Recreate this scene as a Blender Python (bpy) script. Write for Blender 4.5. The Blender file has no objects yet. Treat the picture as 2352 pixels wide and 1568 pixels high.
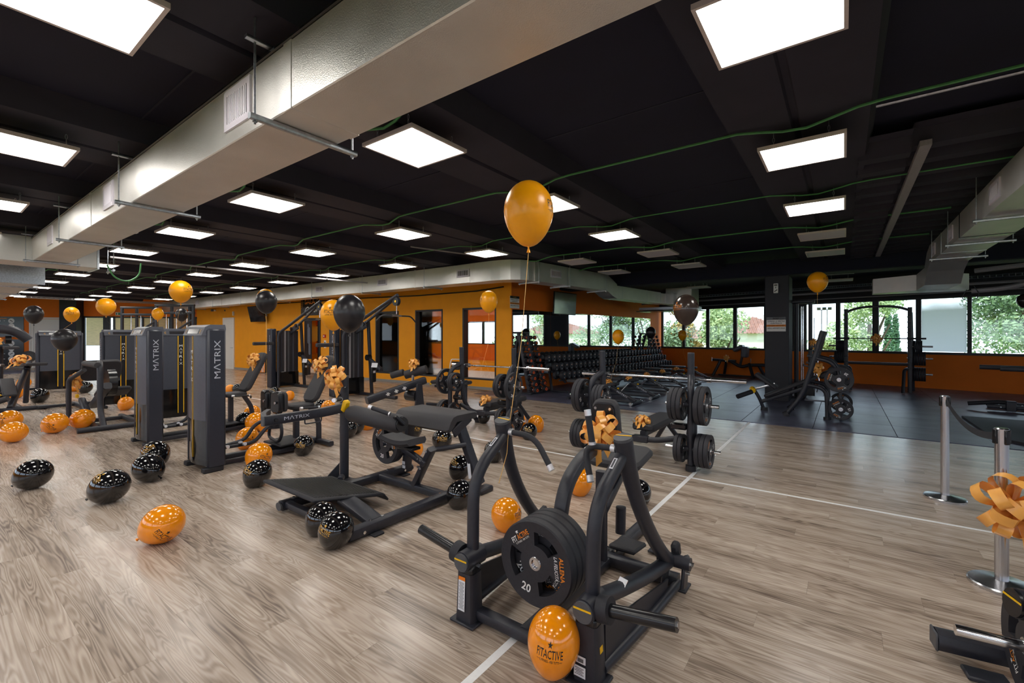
import bpy, bmesh, math, random
from mathutils import Vector, Matrix
random.seed(7)
PI = math.pi
scene = bpy.context.scene
C = scene.collection

# ---------------------------------------------------------------- camera, world, sun, exposure
cam_data = bpy.data.cameras.new('camera')
cam_data.sensor_width = 36.0
cam_data.lens = 1030.0 / 2352.0 * 36.0
cam_data.shift_y = -14.0 / 2352.0
cam_data.clip_start = 0.05
cam_data.clip_end = 400
cam = bpy.data.objects.new('camera', cam_data)
cam.location = (0, 0, 1.65)
cam.rotation_euler = (PI / 2, 0, math.radians(36.5))
C.objects.link(cam)
scene.camera = cam

world = bpy.data.worlds.new('world')
scene.world = world
world.use_nodes = True
wn = world.node_tree.nodes
wl = world.node_tree.links
wn.clear()
w_out = wn.new('ShaderNodeOutputWorld')
w_bg = wn.new('ShaderNodeBackground')
w_tc = wn.new('ShaderNodeTexCoord')
w_sep = wn.new('ShaderNodeSeparateXYZ')
w_ramp = wn.new('ShaderNodeValToRGB')
w_ramp.color_ramp.elements[0].position = 0.0
w_ramp.color_ramp.elements[0].color = (0.76, 0.88, 1.0, 1)
w_ramp.color_ramp.elements[1].position = 0.6
w_ramp.color_ramp.elements[1].color = (0.58, 0.76, 1.0, 1)
wl.new(w_tc.outputs['Generated'], w_sep.inputs[0])
wl.new(w_sep.outputs['Z'], w_ramp.inputs[0])
wl.new(w_ramp.outputs[0], w_bg.inputs['Color'])
w_bg.inputs['Strength'].default_value = 3.2
wl.new(w_bg.outputs[0], w_out.inputs[0])

sun_data = bpy.data.lights.new('sun', 'SUN')
sun_data.energy = 3.5
sun_data.angle = 0.05
sun_data.color = (1.0, 0.95, 0.86)
sun = bpy.data.objects.new('sun', sun_data)
sun.rotation_euler = (math.radians(42), 0, math.radians(-25))
C.objects.link(sun)

scene.view_settings.view_transform = 'Standard'
scene.view_settings.look = 'None'
scene.view_settings.gamma = 1.0
scene.view_settings.use_curve_mapping = False
scene.view_settings.exposure = 0.0
PANEL_POWER = 17.0

# ---------------------------------------------------------------- materials
def srgb(r, g, b):
    def f(c):
        c /= 255.0
        return c / 12.92 if c <= 0.04045 else ((c + 0.055) / 1.055) ** 2.4
    return (f(r), f(g), f(b), 1.0)

MATS = {}
def mat(name, col, rough=0.5, metal=0.0, noise=0.0, nscale=60.0, bump=0.0, bscale=300.0,
        spec=0.5, coat=0.0, trans=0.0, emit=None, estr=0.0, rvar=0.0, stretch=None, alpha=None):
    """procedural principled material: base colour with noise mottling, noise bump, roughness variation"""
    m = bpy.data.materials.new(name)
    m.use_nodes = True
    nt = m.node_tree
    b = nt.nodes['Principled BSDF']
    b.inputs['Roughness'].default_value = rough
    b.inputs['Metallic'].default_value = metal
    b.inputs['Specular IOR Level'].default_value = spec
    b.inputs['Coat Weight'].default_value = coat
    b.inputs['Coat Roughness'].default_value = 0.05
    b.inputs['Transmission Weight'].default_value = trans
    tc = nt.nodes.new('ShaderNodeTexCoord')
    src = tc.outputs['Object']
    if stretch:
        mp = nt.nodes.new('ShaderNodeMapping')
        mp.inputs['Scale'].default_value = stretch
        nt.links.new(src, mp.inputs[0])
        src = mp.outputs[0]
    n = nt.nodes.new('ShaderNodeTexNoise')
    n.inputs['Scale'].default_value = nscale
    n.inputs['Detail'].default_value = 3
    nt.links.new(src, n.inputs['Vector'])
    r = nt.nodes.new('ShaderNodeValToRGB')
    lo = [max(0.0, c * (1 - noise)) for c in col[:3]] + [1]
    hi = [min(1.0, c * (1 + noise)) for c in col[:3]] + [1]
    r.color_ramp.elements[0].color = lo
    r.color_ramp.elements[1].color = hi
    r.color_ramp.elements[0].position = 0.3
    r.color_ramp.elements[1].position = 0.7
    nt.links.new(n.outputs['Fac'], r.inputs[0])
    nt.links.new(r.outputs[0], b.inputs['Base Color'])
    if rvar:
        mr = nt.nodes.new('ShaderNodeMapRange')
        mr.inputs['To Min'].default_value = max(0.02, rough - rvar)
        mr.inputs['To Max'].default_value = min(1.0, rough + rvar)
        nt.links.new(n.outputs['Fac'], mr.inputs[0])
        nt.links.new(mr.outputs[0], b.inputs['Roughness'])
    if bump:
        n2 = nt.nodes.new('ShaderNodeTexNoise')
        n2.inputs['Scale'].default_value = bscale
        n2.inputs['Detail'].default_value = 2
        nt.links.new(src, n2.inputs['Vector'])
        bp = nt.nodes.new('ShaderNodeBump')
        bp.inputs['Strength'].default_value = bump
        bp.inputs['Distance'].default_value = 0.004
        nt.links.new(n2.outputs['Fac'], bp.inputs['Height'])
        nt.links.new(bp.outputs[0], b.inputs['Normal'])
    if emit:
        b.inputs['Emission Color'].default_value = emit
        b.inputs['Emission Strength'].default_value = estr
    MATS[name] = m
    return m

mat('frame_black', srgb(41, 42, 51), 0.4, noise=0.12, nscale=40, bump=0.12, bscale=700)
mat('gloss_black', srgb(26, 26, 30), 0.25, noise=0.1)
mat('rubber_black', srgb(36, 36, 43), 0.62, noise=0.15, nscale=80, bump=0.15, bscale=500)
mat('plate_black', srgb(40, 40, 47), 0.55, noise=0.12, nscale=50, bump=0.1, bscale=600)
mat('pad_black', srgb(50, 49, 54), 0.6, noise=0.12, nscale=200, bump=0.25, bscale=900)
mat('pad_side', srgb(33, 33, 37), 0.5, noise=0.1)
mat('tower_grey', srgb(66, 70, 82), 0.4, noise=0.06, nscale=30, bump=0.05, bscale=500)
mat('tower_dark', srgb(42, 45, 57), 0.42, noise=0.06, nscale=30, bump=0.06, bscale=700)
mat('tower_light', srgb(98, 101, 111), 0.35, noise=0.05)
mat('smoked_panel', srgb(58, 56, 60), 0.18, noise=0.1, nscale=8)
mat('smoked_dark', srgb(18, 18, 20), 0.12, noise=0.1)
mat('cap_grey', srgb(78, 79, 84), 0.5, noise=0.08)
mat('yellow', srgb(244, 190, 10), 0.45, noise=0.04)
mat('white_paint', srgb(236, 236, 238), 0.5, noise=0.02)
mat('letter_grey', srgb(196, 200, 212), 0.4, noise=0.02)
mat('letter_white', srgb(240, 240, 240), 0.5, noise=0.02)
mat('letter_orange', srgb(240, 140, 30), 0.5, noise=0.03)
mat('letter_gold', srgb(226, 172, 70), 0.5, noise=0.03)
mat('letter_black', srgb(40, 30, 24), 0.5, noise=0.05)
mat('sticker_white', srgb(225, 226, 232), 0.4, noise=0.05, nscale=200)
mat('sticker_orange', srgb(240, 130, 20), 0.4, noise=0.03)
mat('chrome', srgb(225, 225, 228), 0.14, 1.0, noise=0.03)
mat('steel', srgb(200, 200, 204), 0.24, 1.0, noise=0.05, stretch=(200, 200, 4))
mat('zinc', srgb(185, 190, 198), 0.32, 1.0, noise=0.15, nscale=40)
mat('alu_end', srgb(226, 226, 232), 0.32, 0.6, noise=0.04)
mat('subfloor', srgb(120, 105, 94), 0.8, noise=0.05)
mat('balloon_orange', srgb(255, 150, 4), 0.16, noise=0.03, nscale=6, coat=0.6, spec=0.5)
mat('balloon_air_black', srgb(34, 32, 36), 0.3, noise=0.05, nscale=6)
mat('balloon_air_orange', srgb(255, 168, 12), 0.28, noise=0.03, nscale=6)
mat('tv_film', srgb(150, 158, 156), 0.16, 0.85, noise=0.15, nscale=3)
mat('balloon_black', srgb(16, 15, 18), 0.12, noise=0.05, nscale=6, coat=0.7)
mat('balloon_brown', srgb(60, 48, 42), 0.22, noise=0.05, nscale=6, coat=0.3)
mat('ribbon', srgb(255, 178, 86), 0.3, noise=0.1, nscale=25, spec=0.6, stretch=(1, 1, 1))
mat('string', srgb(240, 190, 110), 0.6, noise=0.05)
mat('string_dark', srgb(30, 28, 28), 0.6, noise=0.05)
mat('wall_orange', srgb(252, 166, 14), 0.75, noise=0.03, nscale=3, bump=0.06, bscale=250)
mat('wall_orange_shaded', srgb(240, 122, 24), 0.75, noise=0.03, nscale=3, bump=0.06, bscale=250)  # same orange paint as wall_orange, dimmer light put into the colour
mat('ceiling_black', srgb(14, 16, 42), 0.8, noise=0.12, nscale=2.5, bump=0.05, bscale=120)
mat('ceiling_soffit', srgb(42, 41, 56), 0.8, noise=0.12, nscale=2.5, bump=0.05, bscale=120)
mat('window_black', srgb(30, 30, 36), 0.45, noise=0.08)
mat('baseboard_grey', srgb(150, 145, 140), 0.5, noise=0.05)
mat('black_wall', srgb(38, 38, 46), 0.6, noise=0.06, nscale=6, bump=0.05, bscale=200)
mat('white_door', srgb(235, 232, 226), 0.5, noise=0.02)
mat('frost', srgb(240, 243, 250), 0.6, noise=0.05, nscale=2, emit=None)
mat('panel_off', srgb(205, 200, 212), 0.5, noise=0.02)
mat('panel_frame', srgb(210, 200, 198), 0.4, noise=0.03)
mat('panel_lit', srgb(255, 255, 250), 0.5, noise=0.01, emit=(1.0, 0.965, 0.9, 1), estr=PANEL_POWER)
mat('conduit_green', srgb(80, 150, 90), 0.5, noise=0.08)
mat('conduit_grey', srgb(150, 146, 150), 0.5, noise=0.08)
mat('tv_black', srgb(20, 20, 24), 0.08, noise=0.05, coat=0.5)
mat('red_plastic', srgb(200, 30, 25), 0.4, noise=0.05)
mat('ball_red', srgb(200, 60, 40), 0.35, noise=0.05)
mat('brick_roof', srgb(150, 108, 90), 0.8, noise=0.2, nscale=3)
mat('house_wall', srgb(226, 218, 206), 0.8, noise=0.05, nscale=2)
mat('trunk', srgb(96, 80, 64), 0.9, noise=0.3, nscale=5)
mat('blind', srgb(236, 214, 176), 0.7, noise=0.12, nscale=6, stretch=(1, 1, 8))
mat('mirror', srgb(235, 240, 240), 0.015, 1.0, noise=0.0)
mat('green_sign', srgb(40, 120, 90), 0.5, noise=0.05)
mat('step_grey', srgb(70, 72, 78), 0.6, noise=0.1)
mat('label_orange_bell', srgb(240, 100, 40), 0.5, noise=0.05)

def blind_mat():
    m = MATS['blind']; nt = m.node_tree
    b = nt.nodes['Principled BSDF']; o = nt.nodes['Material Output']
    tl = nt.nodes.new('ShaderNodeBsdfTranslucent'); mx = nt.nodes.new('ShaderNodeMixShader'); mx.inputs[0].default_value = 0.75
    nt.links.new(b.inputs['Base Color'].links[0].from_socket, tl.inputs[0])
    nt.links.new(b.outputs[0], mx.inputs[1]); nt.links.new(tl.outputs[0], mx.inputs[2]); nt.links.new(mx.outputs[0], o.inputs[0])
blind_mat()
def glass_mat():
    m = bpy.data.materials.new('clear_glass')
    m.use_nodes = True
    nt = m.node_tree
    nt.nodes.clear()
    o = nt.nodes.new('ShaderNodeOutputMaterial')
    mix = nt.nodes.new('ShaderNodeMixShader')
    t = nt.nodes.new('ShaderNodeBsdfTransparent')
    t.inputs[0].default_value = (0.96, 0.98, 0.97, 1)
    g = nt.nodes.new('ShaderNodeBsdfGlossy')
    g.inputs['Roughness'].default_value = 0.02
    fr = nt.nodes.new('ShaderNodeFresnel')
    fr.inputs['IOR'].default_value = 1.45
    nt.links.new(fr.outputs[0], mix.inputs[0])
    nt.links.new(t.outputs[0], mix.inputs[1])
    nt.links.new(g.outputs[0], mix.inputs[2])
    nt.links.new(mix.outputs[0], o.inputs[0])
    MATS['clear_glass'] = m
glass_mat()

def foil_mat():
    """aluminium-faced duct board: embossed metal foil"""
    m = bpy.data.materials.new('duct_foil')
    m.use_nodes = True
    nt = m.node_tree
    b = nt.nodes['Principled BSDF']
    b.inputs['Metallic'].default_value = 0.72
    tc = nt.nodes.new('ShaderNodeTexCoord')
    n = nt.nodes.new('ShaderNodeTexNoise'); n.inputs['Scale'].default_value = 2.2; n.inputs['Detail'].default_value = 5
    n2 = nt.nodes.new('ShaderNodeTexNoise'); n2.inputs['Scale'].default_value = 160; n2.inputs['Detail'].default_value = 2
    nt.links.new(tc.outputs['Object'], n.inputs['Vector']); nt.links.new(tc.outputs['Object'], n2.inputs['Vector'])
    r = nt.nodes.new('ShaderNodeValToRGB')
    r.color_ramp.elements[0].color = srgb(200, 197, 194); r.color_ramp.elements[1].color = srgb(236, 234, 232)
    nt.links.new(n.outputs['Fac'], r.inputs[0]); nt.links.new(r.outputs[0], b.inputs['Base Color'])
    mr = nt.nodes.new('ShaderNodeMapRange'); mr.inputs['To Min'].default_value = 0.32; mr.inputs['To Max'].default_value = 0.48
    nt.links.new(n.outputs['Fac'], mr.inputs[0]); nt.links.new(mr.outputs[0], b.inputs['Roughness'])
    bp = nt.nodes.new('ShaderNodeBump'); bp.inputs['Strength'].default_value = 0.35; bp.inputs['Distance'].default_value = 0.004
    nt.links.new(n2.outputs['Fac'], bp.inputs['Height']); nt.links.new(bp.outputs[0], b.inputs['Normal'])
    MATS['duct_foil'] = m
foil_mat()

# plank grid shared by the floor geometry and the wood shader
PLANK_W, PLANK_L = 0.19, 1.52
def plank_shift(row):
    return ((row * 0.3819) % 1.0) * PLANK_L

def wood_mat():
    m = bpy.data.materials.new('grey_oak')
    m.use_nodes = True
    nt = m.node_tree
    N, L = nt.nodes, nt.links
    b = N['Principled BSDF']
    def math_(op, a, bb=None):
        n = N.new('ShaderNodeMath'); n.operation = op
        if isinstance(a, (int, float)): n.inputs[0].default_value = a
        else: L.new(a, n.inputs[0])
        if bb is not None:
            if isinstance(bb, (int, float)): n.inputs[1].default_value = bb
            else: L.new(bb, n.inputs[1])
        return n.outputs[0]
    geo = N.new('ShaderNodeNewGeometry')
    sp = N.new('ShaderNodeSeparateXYZ'); L.new(geo.outputs['Position'], sp.inputs[0])
    row = math_('FLOOR', math_('DIVIDE', sp.outputs['Y'], PLANK_W))
    sh = math_('MULTIPLY', math_('FRACT', math_('MULTIPLY', row, 0.3819)), PLANK_L)
    col = math_('FLOOR', math_('DIVIDE', math_('SUBTRACT', sp.outputs['X'], sh), PLANK_L))
    cid = N.new('ShaderNodeCombineXYZ'); L.new(row, cid.inputs[0]); L.new(col, cid.inputs[1])
    wn_ = N.new('ShaderNodeTexWhiteNoise'); wn_.noise_dimensions = '2D'; L.new(cid.outputs[0], wn_.inputs['Vector'])
    # grain coordinates: stretched along X, shifted per plank
    off = N.new('ShaderNodeVectorMath'); off.operation = 'SCALE'; off.inputs['Scale'].default_value = 37.0
    L.new(wn_.outputs['Color'], off.inputs[0])
    add = N.new('ShaderNodeVectorMath'); add.operation = 'ADD'; L.new(geo.outputs['Position'], add.inputs[0]); L.new(off.outputs[0], add.inputs[1])
    mp = N.new('ShaderNodeMapping'); mp.inputs['Scale'].default_value = (0.75, 9.0, 1.0); L.new(add.outputs[0], mp.inputs[0])
    n1 = N.new('ShaderNodeTexNoise'); n1.inputs['Scale'].default_value = 1.0; n1.inputs['Detail'].default_value = 2; n1.inputs['Distortion'].default_value = 0.5
    L.new(mp.outputs[0], n1.inputs['Vector'])
    # rings: sine of the smooth noise -> cathedral grain
    rn = N.new('ShaderNodeMath'); rn.operation = 'MULTIPLY_ADD'
    L.new(math_('SINE', math_('MULTIPLY', n1.outputs['Fac'], 95.0)), rn.inputs[0]); rn.inputs[1].default_value = 0.5; rn.inputs[2].default_value = 0.5
    mp2 = N.new('ShaderNodeMapping'); mp2.inputs['Scale'].default_value = (1.8, 55.0, 1.0); L.new(add.outputs[0], mp2.inputs[0])
    n2 = N.new('ShaderNodeTexNoise'); n2.inputs['Scale'].default_value = 1.6; n2.inputs['Detail'].default_value = 3
    L.new(mp2.outputs[0], n2.inputs['Vector'])
    mp3 = N.new('ShaderNodeMapping'); mp3.inputs['Scale'].default_value = (0.8, 5.5, 1.0); L.new(add.outputs[0], mp3.inputs[0])
    n3 = N.new('ShaderNodeTexNoise'); n3.inputs['Scale'].default_value = 1.2; n3.inputs['Detail'].default_value = 4
    L.new(mp3.outputs[0], n3.inputs['Vector'])
    s = math_('ADD', math_('MULTIPLY', rn.outputs[0], 0.12), math_('MULTIPLY', n2.outputs['Fac'], 0.2))
    s = math_('ADD', s, math_('MULTIPLY', n3.outputs['Fac'], 0.52))
    s = math_('ADD', s, math_('MULTIPLY', wn_.outputs['Value'], 0.06))
    ramp = N.new('ShaderNodeValToRGB')
    e = ramp.color_ramp.elements
    e[0].position = 0.27; e[0].color = srgb(108, 92, 82)
    e[1].position = 0.64; e[1].color = srgb(208, 193, 180)
    mid = e.new(0.44); mid.color = srgb(172, 154, 139)
    L.new(s, ramp.inputs[0]); L.new(ramp.outputs[0], b.inputs['Base Color'])
    mr = N.new('ShaderNodeMapRange'); mr.inputs['To Min'].default_value = 0.19; mr.inputs['To Max'].default_value = 0.3
    L.new(n2.outputs['Fac'], mr.inputs[0]); L.new(mr.outputs[0], b.inputs['Roughness'])
    b.inputs['Specular IOR Level'].default_value = 0.45
    bp = N.new('ShaderNodeBump'); bp.inputs['Strength'].default_value = 0.08; bp.inputs['Distance'].default_value = 0.002
    L.new(n2.outputs['Fac'], bp.inputs['Height']); L.new(bp.outputs[0], b.inputs['Normal'])
    MATS['grey_oak'] = m
wood_mat()

def rubber_mat():
    m = bpy.data.materials.new('rubber_tile')
    m.use_nodes = True
    nt = m.node_tree
    b = nt.nodes['Principled BSDF']
    geo = nt.nodes.new('ShaderNodeNewGeometry')
    n = nt.nodes.new('ShaderNodeTexNoise'); n.inputs['Scale'].default_value = 1.6; n.inputs['Detail'].default_value = 5
    n2 = nt.nodes.new('ShaderNodeTexNoise'); n2.inputs['Scale'].default_value = 220; n2.inputs['Detail'].default_value = 1
    nt.links.new(geo.outputs['Position'], n.inputs['Vector']); nt.links.new(geo.outputs['Position'], n2.inputs['Vector'])
    r = nt.nodes.new('ShaderNodeValToRGB')
    r.color_ramp.elements[0].position = 0.3; r.color_ramp.elements[0].color = srgb(66, 67, 84)
    r.color_ramp.elements[1].position = 0.75; r.color_ramp.elements[1].color = srgb(112, 113, 138)
    nt.links.new(n.outputs['Fac'], r.inputs[0]); nt.links.new(r.outputs[0], b.inputs['Base Color'])
    b.inputs['Roughness'].default_value = 0.34
    bp = nt.nodes.new('ShaderNodeBump'); bp.inputs['Strength'].default_value = 0.2; bp.inputs['Distance'].default_value = 0.003
    nt.links.new(n2.outputs['Fac'], bp.inputs['Height']); nt.links.new(bp.outputs[0], b.inputs['Normal'])
    MATS['rubber_tile'] = m
rubber_mat()

def leaf_mat(name, a, c):
    m = bpy.data.materials.new(name)
    m.use_nodes = True
    nt = m.node_tree
    b = nt.nodes['Principled BSDF']
    geo = nt.nodes.new('ShaderNodeNewGeometry')
    n = nt.nodes.new('ShaderNodeTexNoise'); n.inputs['Scale'].default_value = 0.9; n.inputs['Detail'].default_value = 6
    nt.links.new(geo.outputs['Position'], n.inputs['Vector'])
    r = nt.nodes.new('ShaderNodeValToRGB')
    r.color_ramp.elements[0].position = 0.3; r.color_ramp.elements[0].color = a
    r.color_ramp.elements[1].position = 0.7; r.color_ramp.elements[1].color = c
    nt.links.new(n.outputs['Fac'], r.inputs[0]); nt.links.new(r.outputs[0], b.inputs['Base Color'])
    b.inputs['Roughness'].default_value = 0.8
    b.inputs['Subsurface Weight'].default_value = 0.0
    MATS[name] = m
leaf_mat('leaf_green', srgb(136, 160, 104), srgb(188, 204, 142))
leaf_mat('leaf_dark', srgb(108, 136, 100), srgb(160, 182, 134))
leaf_mat('leaf_gold_tinted', srgb(150, 120, 60), srgb(206, 176, 100))  # orange tint of a reflection put into the leaf colour
leaf_mat('leaf_cypress', srgb(50, 84, 56), srgb(90, 124, 84))
leaf_mat('grass', srgb(130, 160, 80), srgb(170, 190, 110))

# ---------------------------------------------------------------- mesh building
def rotz(a): return Matrix.Rotation(a, 4, 'Z')
def rotx(a): return Matrix.Rotation(a, 4, 'X')
def roty(a): return Matrix.Rotation(a, 4, 'Y')
def T(x, y, z): return Matrix.Translation((x, y, z))
def align_z(d):
    """matrix whose local Z points along d"""
    return Vector(d).normalized().to_track_quat('Z', 'Y').to_matrix().to_4x4()

def fillet(pts, rad, n=5):
    """round the corners of a polyline"""
    P = [Vector(p) for p in pts]
    out = [P[0]]
    for i in range(1, len(P) - 1):
        a, p, c = P[i - 1], P[i], P[i + 1]
        r = rad[i - 1] if isinstance(rad, (list, tuple)) else rad
        d1 = (a - p); d2 = (c - p)
        k = min(r, d1.length * 0.48, d2.length * 0.48)
        s = p + d1.normalized() * k
        e = p + d2.normalized() * k
        for j in range(n + 1):
            t = j / n
            out.append(s * (1 - t) ** 2 + p * 2 * t * (1 - t) + e * t * t)
    out.append(P[-1])
    return out

class MB:
    def __init__(self):
        self.v = []; self.f = []
    def add(self, vs, fs, M=None):
        o = len(self.v)
        if M is not None:
            vs = [M @ Vector(p) for p in vs]
        self.v.extend([tuple(p) for p in vs])
        self.f.extend([tuple(i + o for i in q) for q in fs])
        return self
    def box(self, c, s, M=None, bev=0.0):
        """box centred at c, size s; chamfered when bev > 0; M applied about c"""
        x, y, z = s[0] / 2, s[1] / 2, s[2] / 2
        if bev <= 0:
            vs = [(-x, -y, -z), (x, -y, -z), (x, y, -z), (-x, y, -z), (-x, -y, z), (x, -y, z), (x, y, z), (-x, y, z)]
            fs = [(0, 3, 2, 1), (4, 5, 6, 7), (0, 1, 5, 4), (1, 2, 6, 5), (2, 3, 7, 6), (3, 0, 4, 7)]
        else:
            b = min(bev, x * 0.95, y * 0.95, z * 0.95)
            vs = []; idx = {}
            for sx in (-1, 1):
                for sy in (-1, 1):
                    for sz in (-1, 1):
                        for k in range(3):
                            p = [sx * x, sy * y, sz * z]
                            sg = (sx, sy, sz)
                            for q in range(3):
                                if q != k: p[q] -= sg[q] * b
                            idx[(sx, sy, sz, k)] = len(vs); vs.append(tuple(p))
            fs = []
            for k in range(3):
                a, c2 = [q for q in range(3) if q != k]
                for s_ in (-1, 1):
                    q4 = []
                    for (u, w) in ((-1, -1), (1, -1), (1, 1), (-1, 1)):
                        sg = [0, 0, 0]; sg[k] = s_; sg[a] = u; sg[c2] = w
                        q4.append(idx[(sg[0], sg[1], sg[2], k)])
                    flip = (s_ > 0) == (k == 1)
                    fs.append(tuple(reversed(q4)) if flip else tuple(q4))
            for k in range(3):
                a, c2 = [q for q in range(3) if q != k]
                for u in (-1, 1):
                    for w in (-1, 1):
                        q4 = []
                        for (s_, kk) in ((-1, a), (-1, c2), (1, c2), (1, a)):
                            sg = [0, 0, 0]; sg[k] = s_; sg[a] = u; sg[c2] = w
                            q4.append(idx[(sg[0], sg[1], sg[2], kk)])
                        fs.append(tuple(q4))
            for sx in (-1, 1):
                for sy in (-1, 1):
                    for sz in (-1, 1):
                        fs.append(tuple(idx[(sx, sy, sz, k)] for k in range(3)))
        Tm = T(*c)
        return self.add(vs, fs, Tm @ M if M is not None else Tm)
    def sweep(self, pts, prof, up=(0, 0, 1), caps=True, scale=None, closed=False):
        """sweep a closed 2-D profile [(u, w)] along points; w follows 'up'"""
        P = [Vector(p) for p in pts]
        n = len(P); m = len(prof)
        vs = []; fs = []
        prev_side = None
        for i in range(n):
            if closed:
                t = (P[(i + 1) % n] - P[i - 1])
            elif i == 0: t = P[1] - P[0]
            elif i == n - 1: t = P[-1] - P[-2]
            else: t = (P[i + 1] - P[i]).normalized() + (P[i] - P[i - 1]).normalized()
            t.normalize()
            if prev_side is None:
                u0 = Vector(up)
                side = t.cross(u0)
                if side.length < 1e-4: side = t.cross(Vector((0, 1, 0)))
                if side.length < 1e-4: side = t.cross(Vector((1, 0, 0)))
            else:
                side = prev_side - t * prev_side.dot(t)
            side.normalize()
            w = side.cross(t).normalized()
            prev_side = side
            s = scale[i] if scale else 1.0
            for (a, b) in prof:
                vs.append(P[i] + side * a * s + w * b * s)
        rng = n if closed else n - 1
        for i in range(rng):
            for j in range(m):
                a = i * m + j; b = i * m + (j + 1) % m
                i2 = (i + 1) % n
                fs.append((a, b, i2 * m + (j + 1) % m, i2 * m + j))
        if caps and not closed:
            fs.append(tuple(reversed(range(m))))
            fs.append(tuple((n - 1) * m + j for j in range(m)))
        return self.add(vs, fs)
    def tube(self, pts, r, n=10, caps=True, scale=None, closed=False, flat=1.0, up=(0, 0, 1)):
        prof = [(r * math.cos(2 * PI * k / n), r * flat * math.sin(2 * PI * k / n)) for k in range(n)]
        return self.sweep(pts, prof, up, caps, scale, closed)
    def rtube(self, pts, w, h, up=(0, 0, 1), b=0.25):
        """rounded rectangular tube"""
        c = min(w, h) * b
        x, y = w / 2, h / 2
        prof = [(-x + c, -y), (x - c, -y), (x - c * .3, -y + c * .3), (x, -y + c), (x, y - c), (x - c * .3, y - c * .3), (x - c, y), (-x + c, y), (-x + c * .3, y - c * .3), (-x, y - c), (-x, -y + c), (-x + c * .3, -y + c * .3)]
        return self.sweep(pts, prof, up)
    def cyl(self, a, b, r, n=16, r2=None, caps=True):
        return self.tube([a, b], r, n, caps, scale=[1.0, (r2 / r) if r2 is not None else 1.0])
    def lathe(self, prof, n=24, M=None, cap0=False, cap1=False):
        """revolve [(r, z)] about Z"""
        vs = []; fs = []
        m = len(prof)
        for k in range(n):
            a = 2 * PI * k / n
            for (r, z) in prof:
                vs.append((r * math.cos(a), r * math.sin(a), z))
        for k in range(n):
            k2 = (k + 1) % n
            for j in range(m - 1):
                fs.append((k * m + j, k2 * m + j, k2 * m + j + 1, k * m + j + 1))
        if cap0: fs.append(tuple(reversed([k * m for k in range(n)])))
        if cap1: fs.append(tuple(k * m + m - 1 for k in range(n)))
        return self.add(vs, fs, M)
    def prism(self, poly, h, M=None, bev=0.0):
        """extrude 2-D polygon (xy, counter-clockwise) from z=0 to z=h"""
        n = len(poly)
        if bev > 0:
            cx = sum(p[0] for p in poly) / n; cy = sum(p[1] for p in poly) / n
            def ins(p):
                d = Vector((p[0] - cx, p[1] - cy)); l = d.length
                return (cx + d.x * (l - bev) / l, cy + d.y * (l - bev) / l)
            rings = [[(*ins(p), 0) for p in poly], [(p[0], p[1], bev) for p in poly], [(p[0], p[1], h - bev) for p in poly], [(*ins(p), h) for p in poly]]
        else:
            rings = [[(p[0], p[1], 0) for p in poly], [(p[0], p[1], h) for p in poly]]
        vs = [p for r in rings for p in r]
        fs = []
        for k in range(len(rings) - 1):
            for j in range(n):
                j2 = (j + 1) % n
                fs.append((k * n + j, k * n + j2, (k + 1) * n + j2, (k + 1) * n + j))
        fs.append(tuple(reversed(range(n))))
        fs.append(tuple((len(rings) - 1) * n + j for j in range(n)))
        return self.add(vs, fs, M)
    def quad(self, a, b, c, d):
        return self.add([a, b, c, d], [(0, 1, 2, 3)])
    def mesh(self, name, smooth=40, fix=True):
        me = bpy.data.meshes.new(name)
        me.from_pydata(self.v, [], self.f)
        me.validate()
        if fix and len(self.f) < 60000:
            bm = bmesh.new(); bm.from_mesh(me)
            bmesh.ops.recalc_face_normals(bm, faces=bm.faces)
            bm.to_mesh(me); bm.free()
        me.update()
        if smooth:
            me.polygons.foreach_set('use_smooth', [True] * len(me.polygons))
            me.set_sharp_from_angle(angle=math.radians(smooth))
        return me

def bolt(mb, p, d, r=0.012, h=0.01):
    d = Vector(d).normalized()
    mb.cyl(p, Vector(p) + d * h, r, 6)

def put(name, data, m, parent=None, label=None):
    o = bpy.data.objects.new(name, data)
    C.objects.link(o)
    if m is not None:
        if not data.materials: data.materials.append(MATS[m])
    if parent is not None:
        o.parent = parent
    if label: o['label'] = label
    return o
def part(name, mb, m, parent, label=None, smooth=40):
    return put(name, mb.mesh(name, smooth), m, parent, label)
def struct(name, mb, m, smooth=30):
    o = put(name, mb.mesh(name, smooth), m)
    o['kind'] = 'structure'
    return o
def tag(o, label, cat, group=None):
    o['label'] = label; o['category'] = cat
    if group: o['group'] = group
    return o
def thing(name, label, cat, loc=(0, 0, 0), rz=0.0, group=None):
    o = bpy.data.objects.new(name, None)
    o.empty_display_size = 0.1
    C.objects.link(o)
    o.location = loc
    o.rotation_euler = (0, 0, rz)
    return tag(o, label, cat, group)
def copy_tree(o, parent=None):
    c = o.copy()
    C.objects.link(c)
    if parent is not None: c.parent = parent
    for ch in list(o.children):
        copy_tree(ch, c)
    return c
def dup(root, loc, rz=None, label=None, group=None):
    kids = list(root.children)
    c = root.copy(); C.objects.link(c)
    c.location = loc
    if rz is not None: c.rotation_euler = (0, 0, rz)
    if label: c['label'] = label
    if group: c['group'] = group
    for ch in kids:
        copy_tree(ch, c)
    return c

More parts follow.
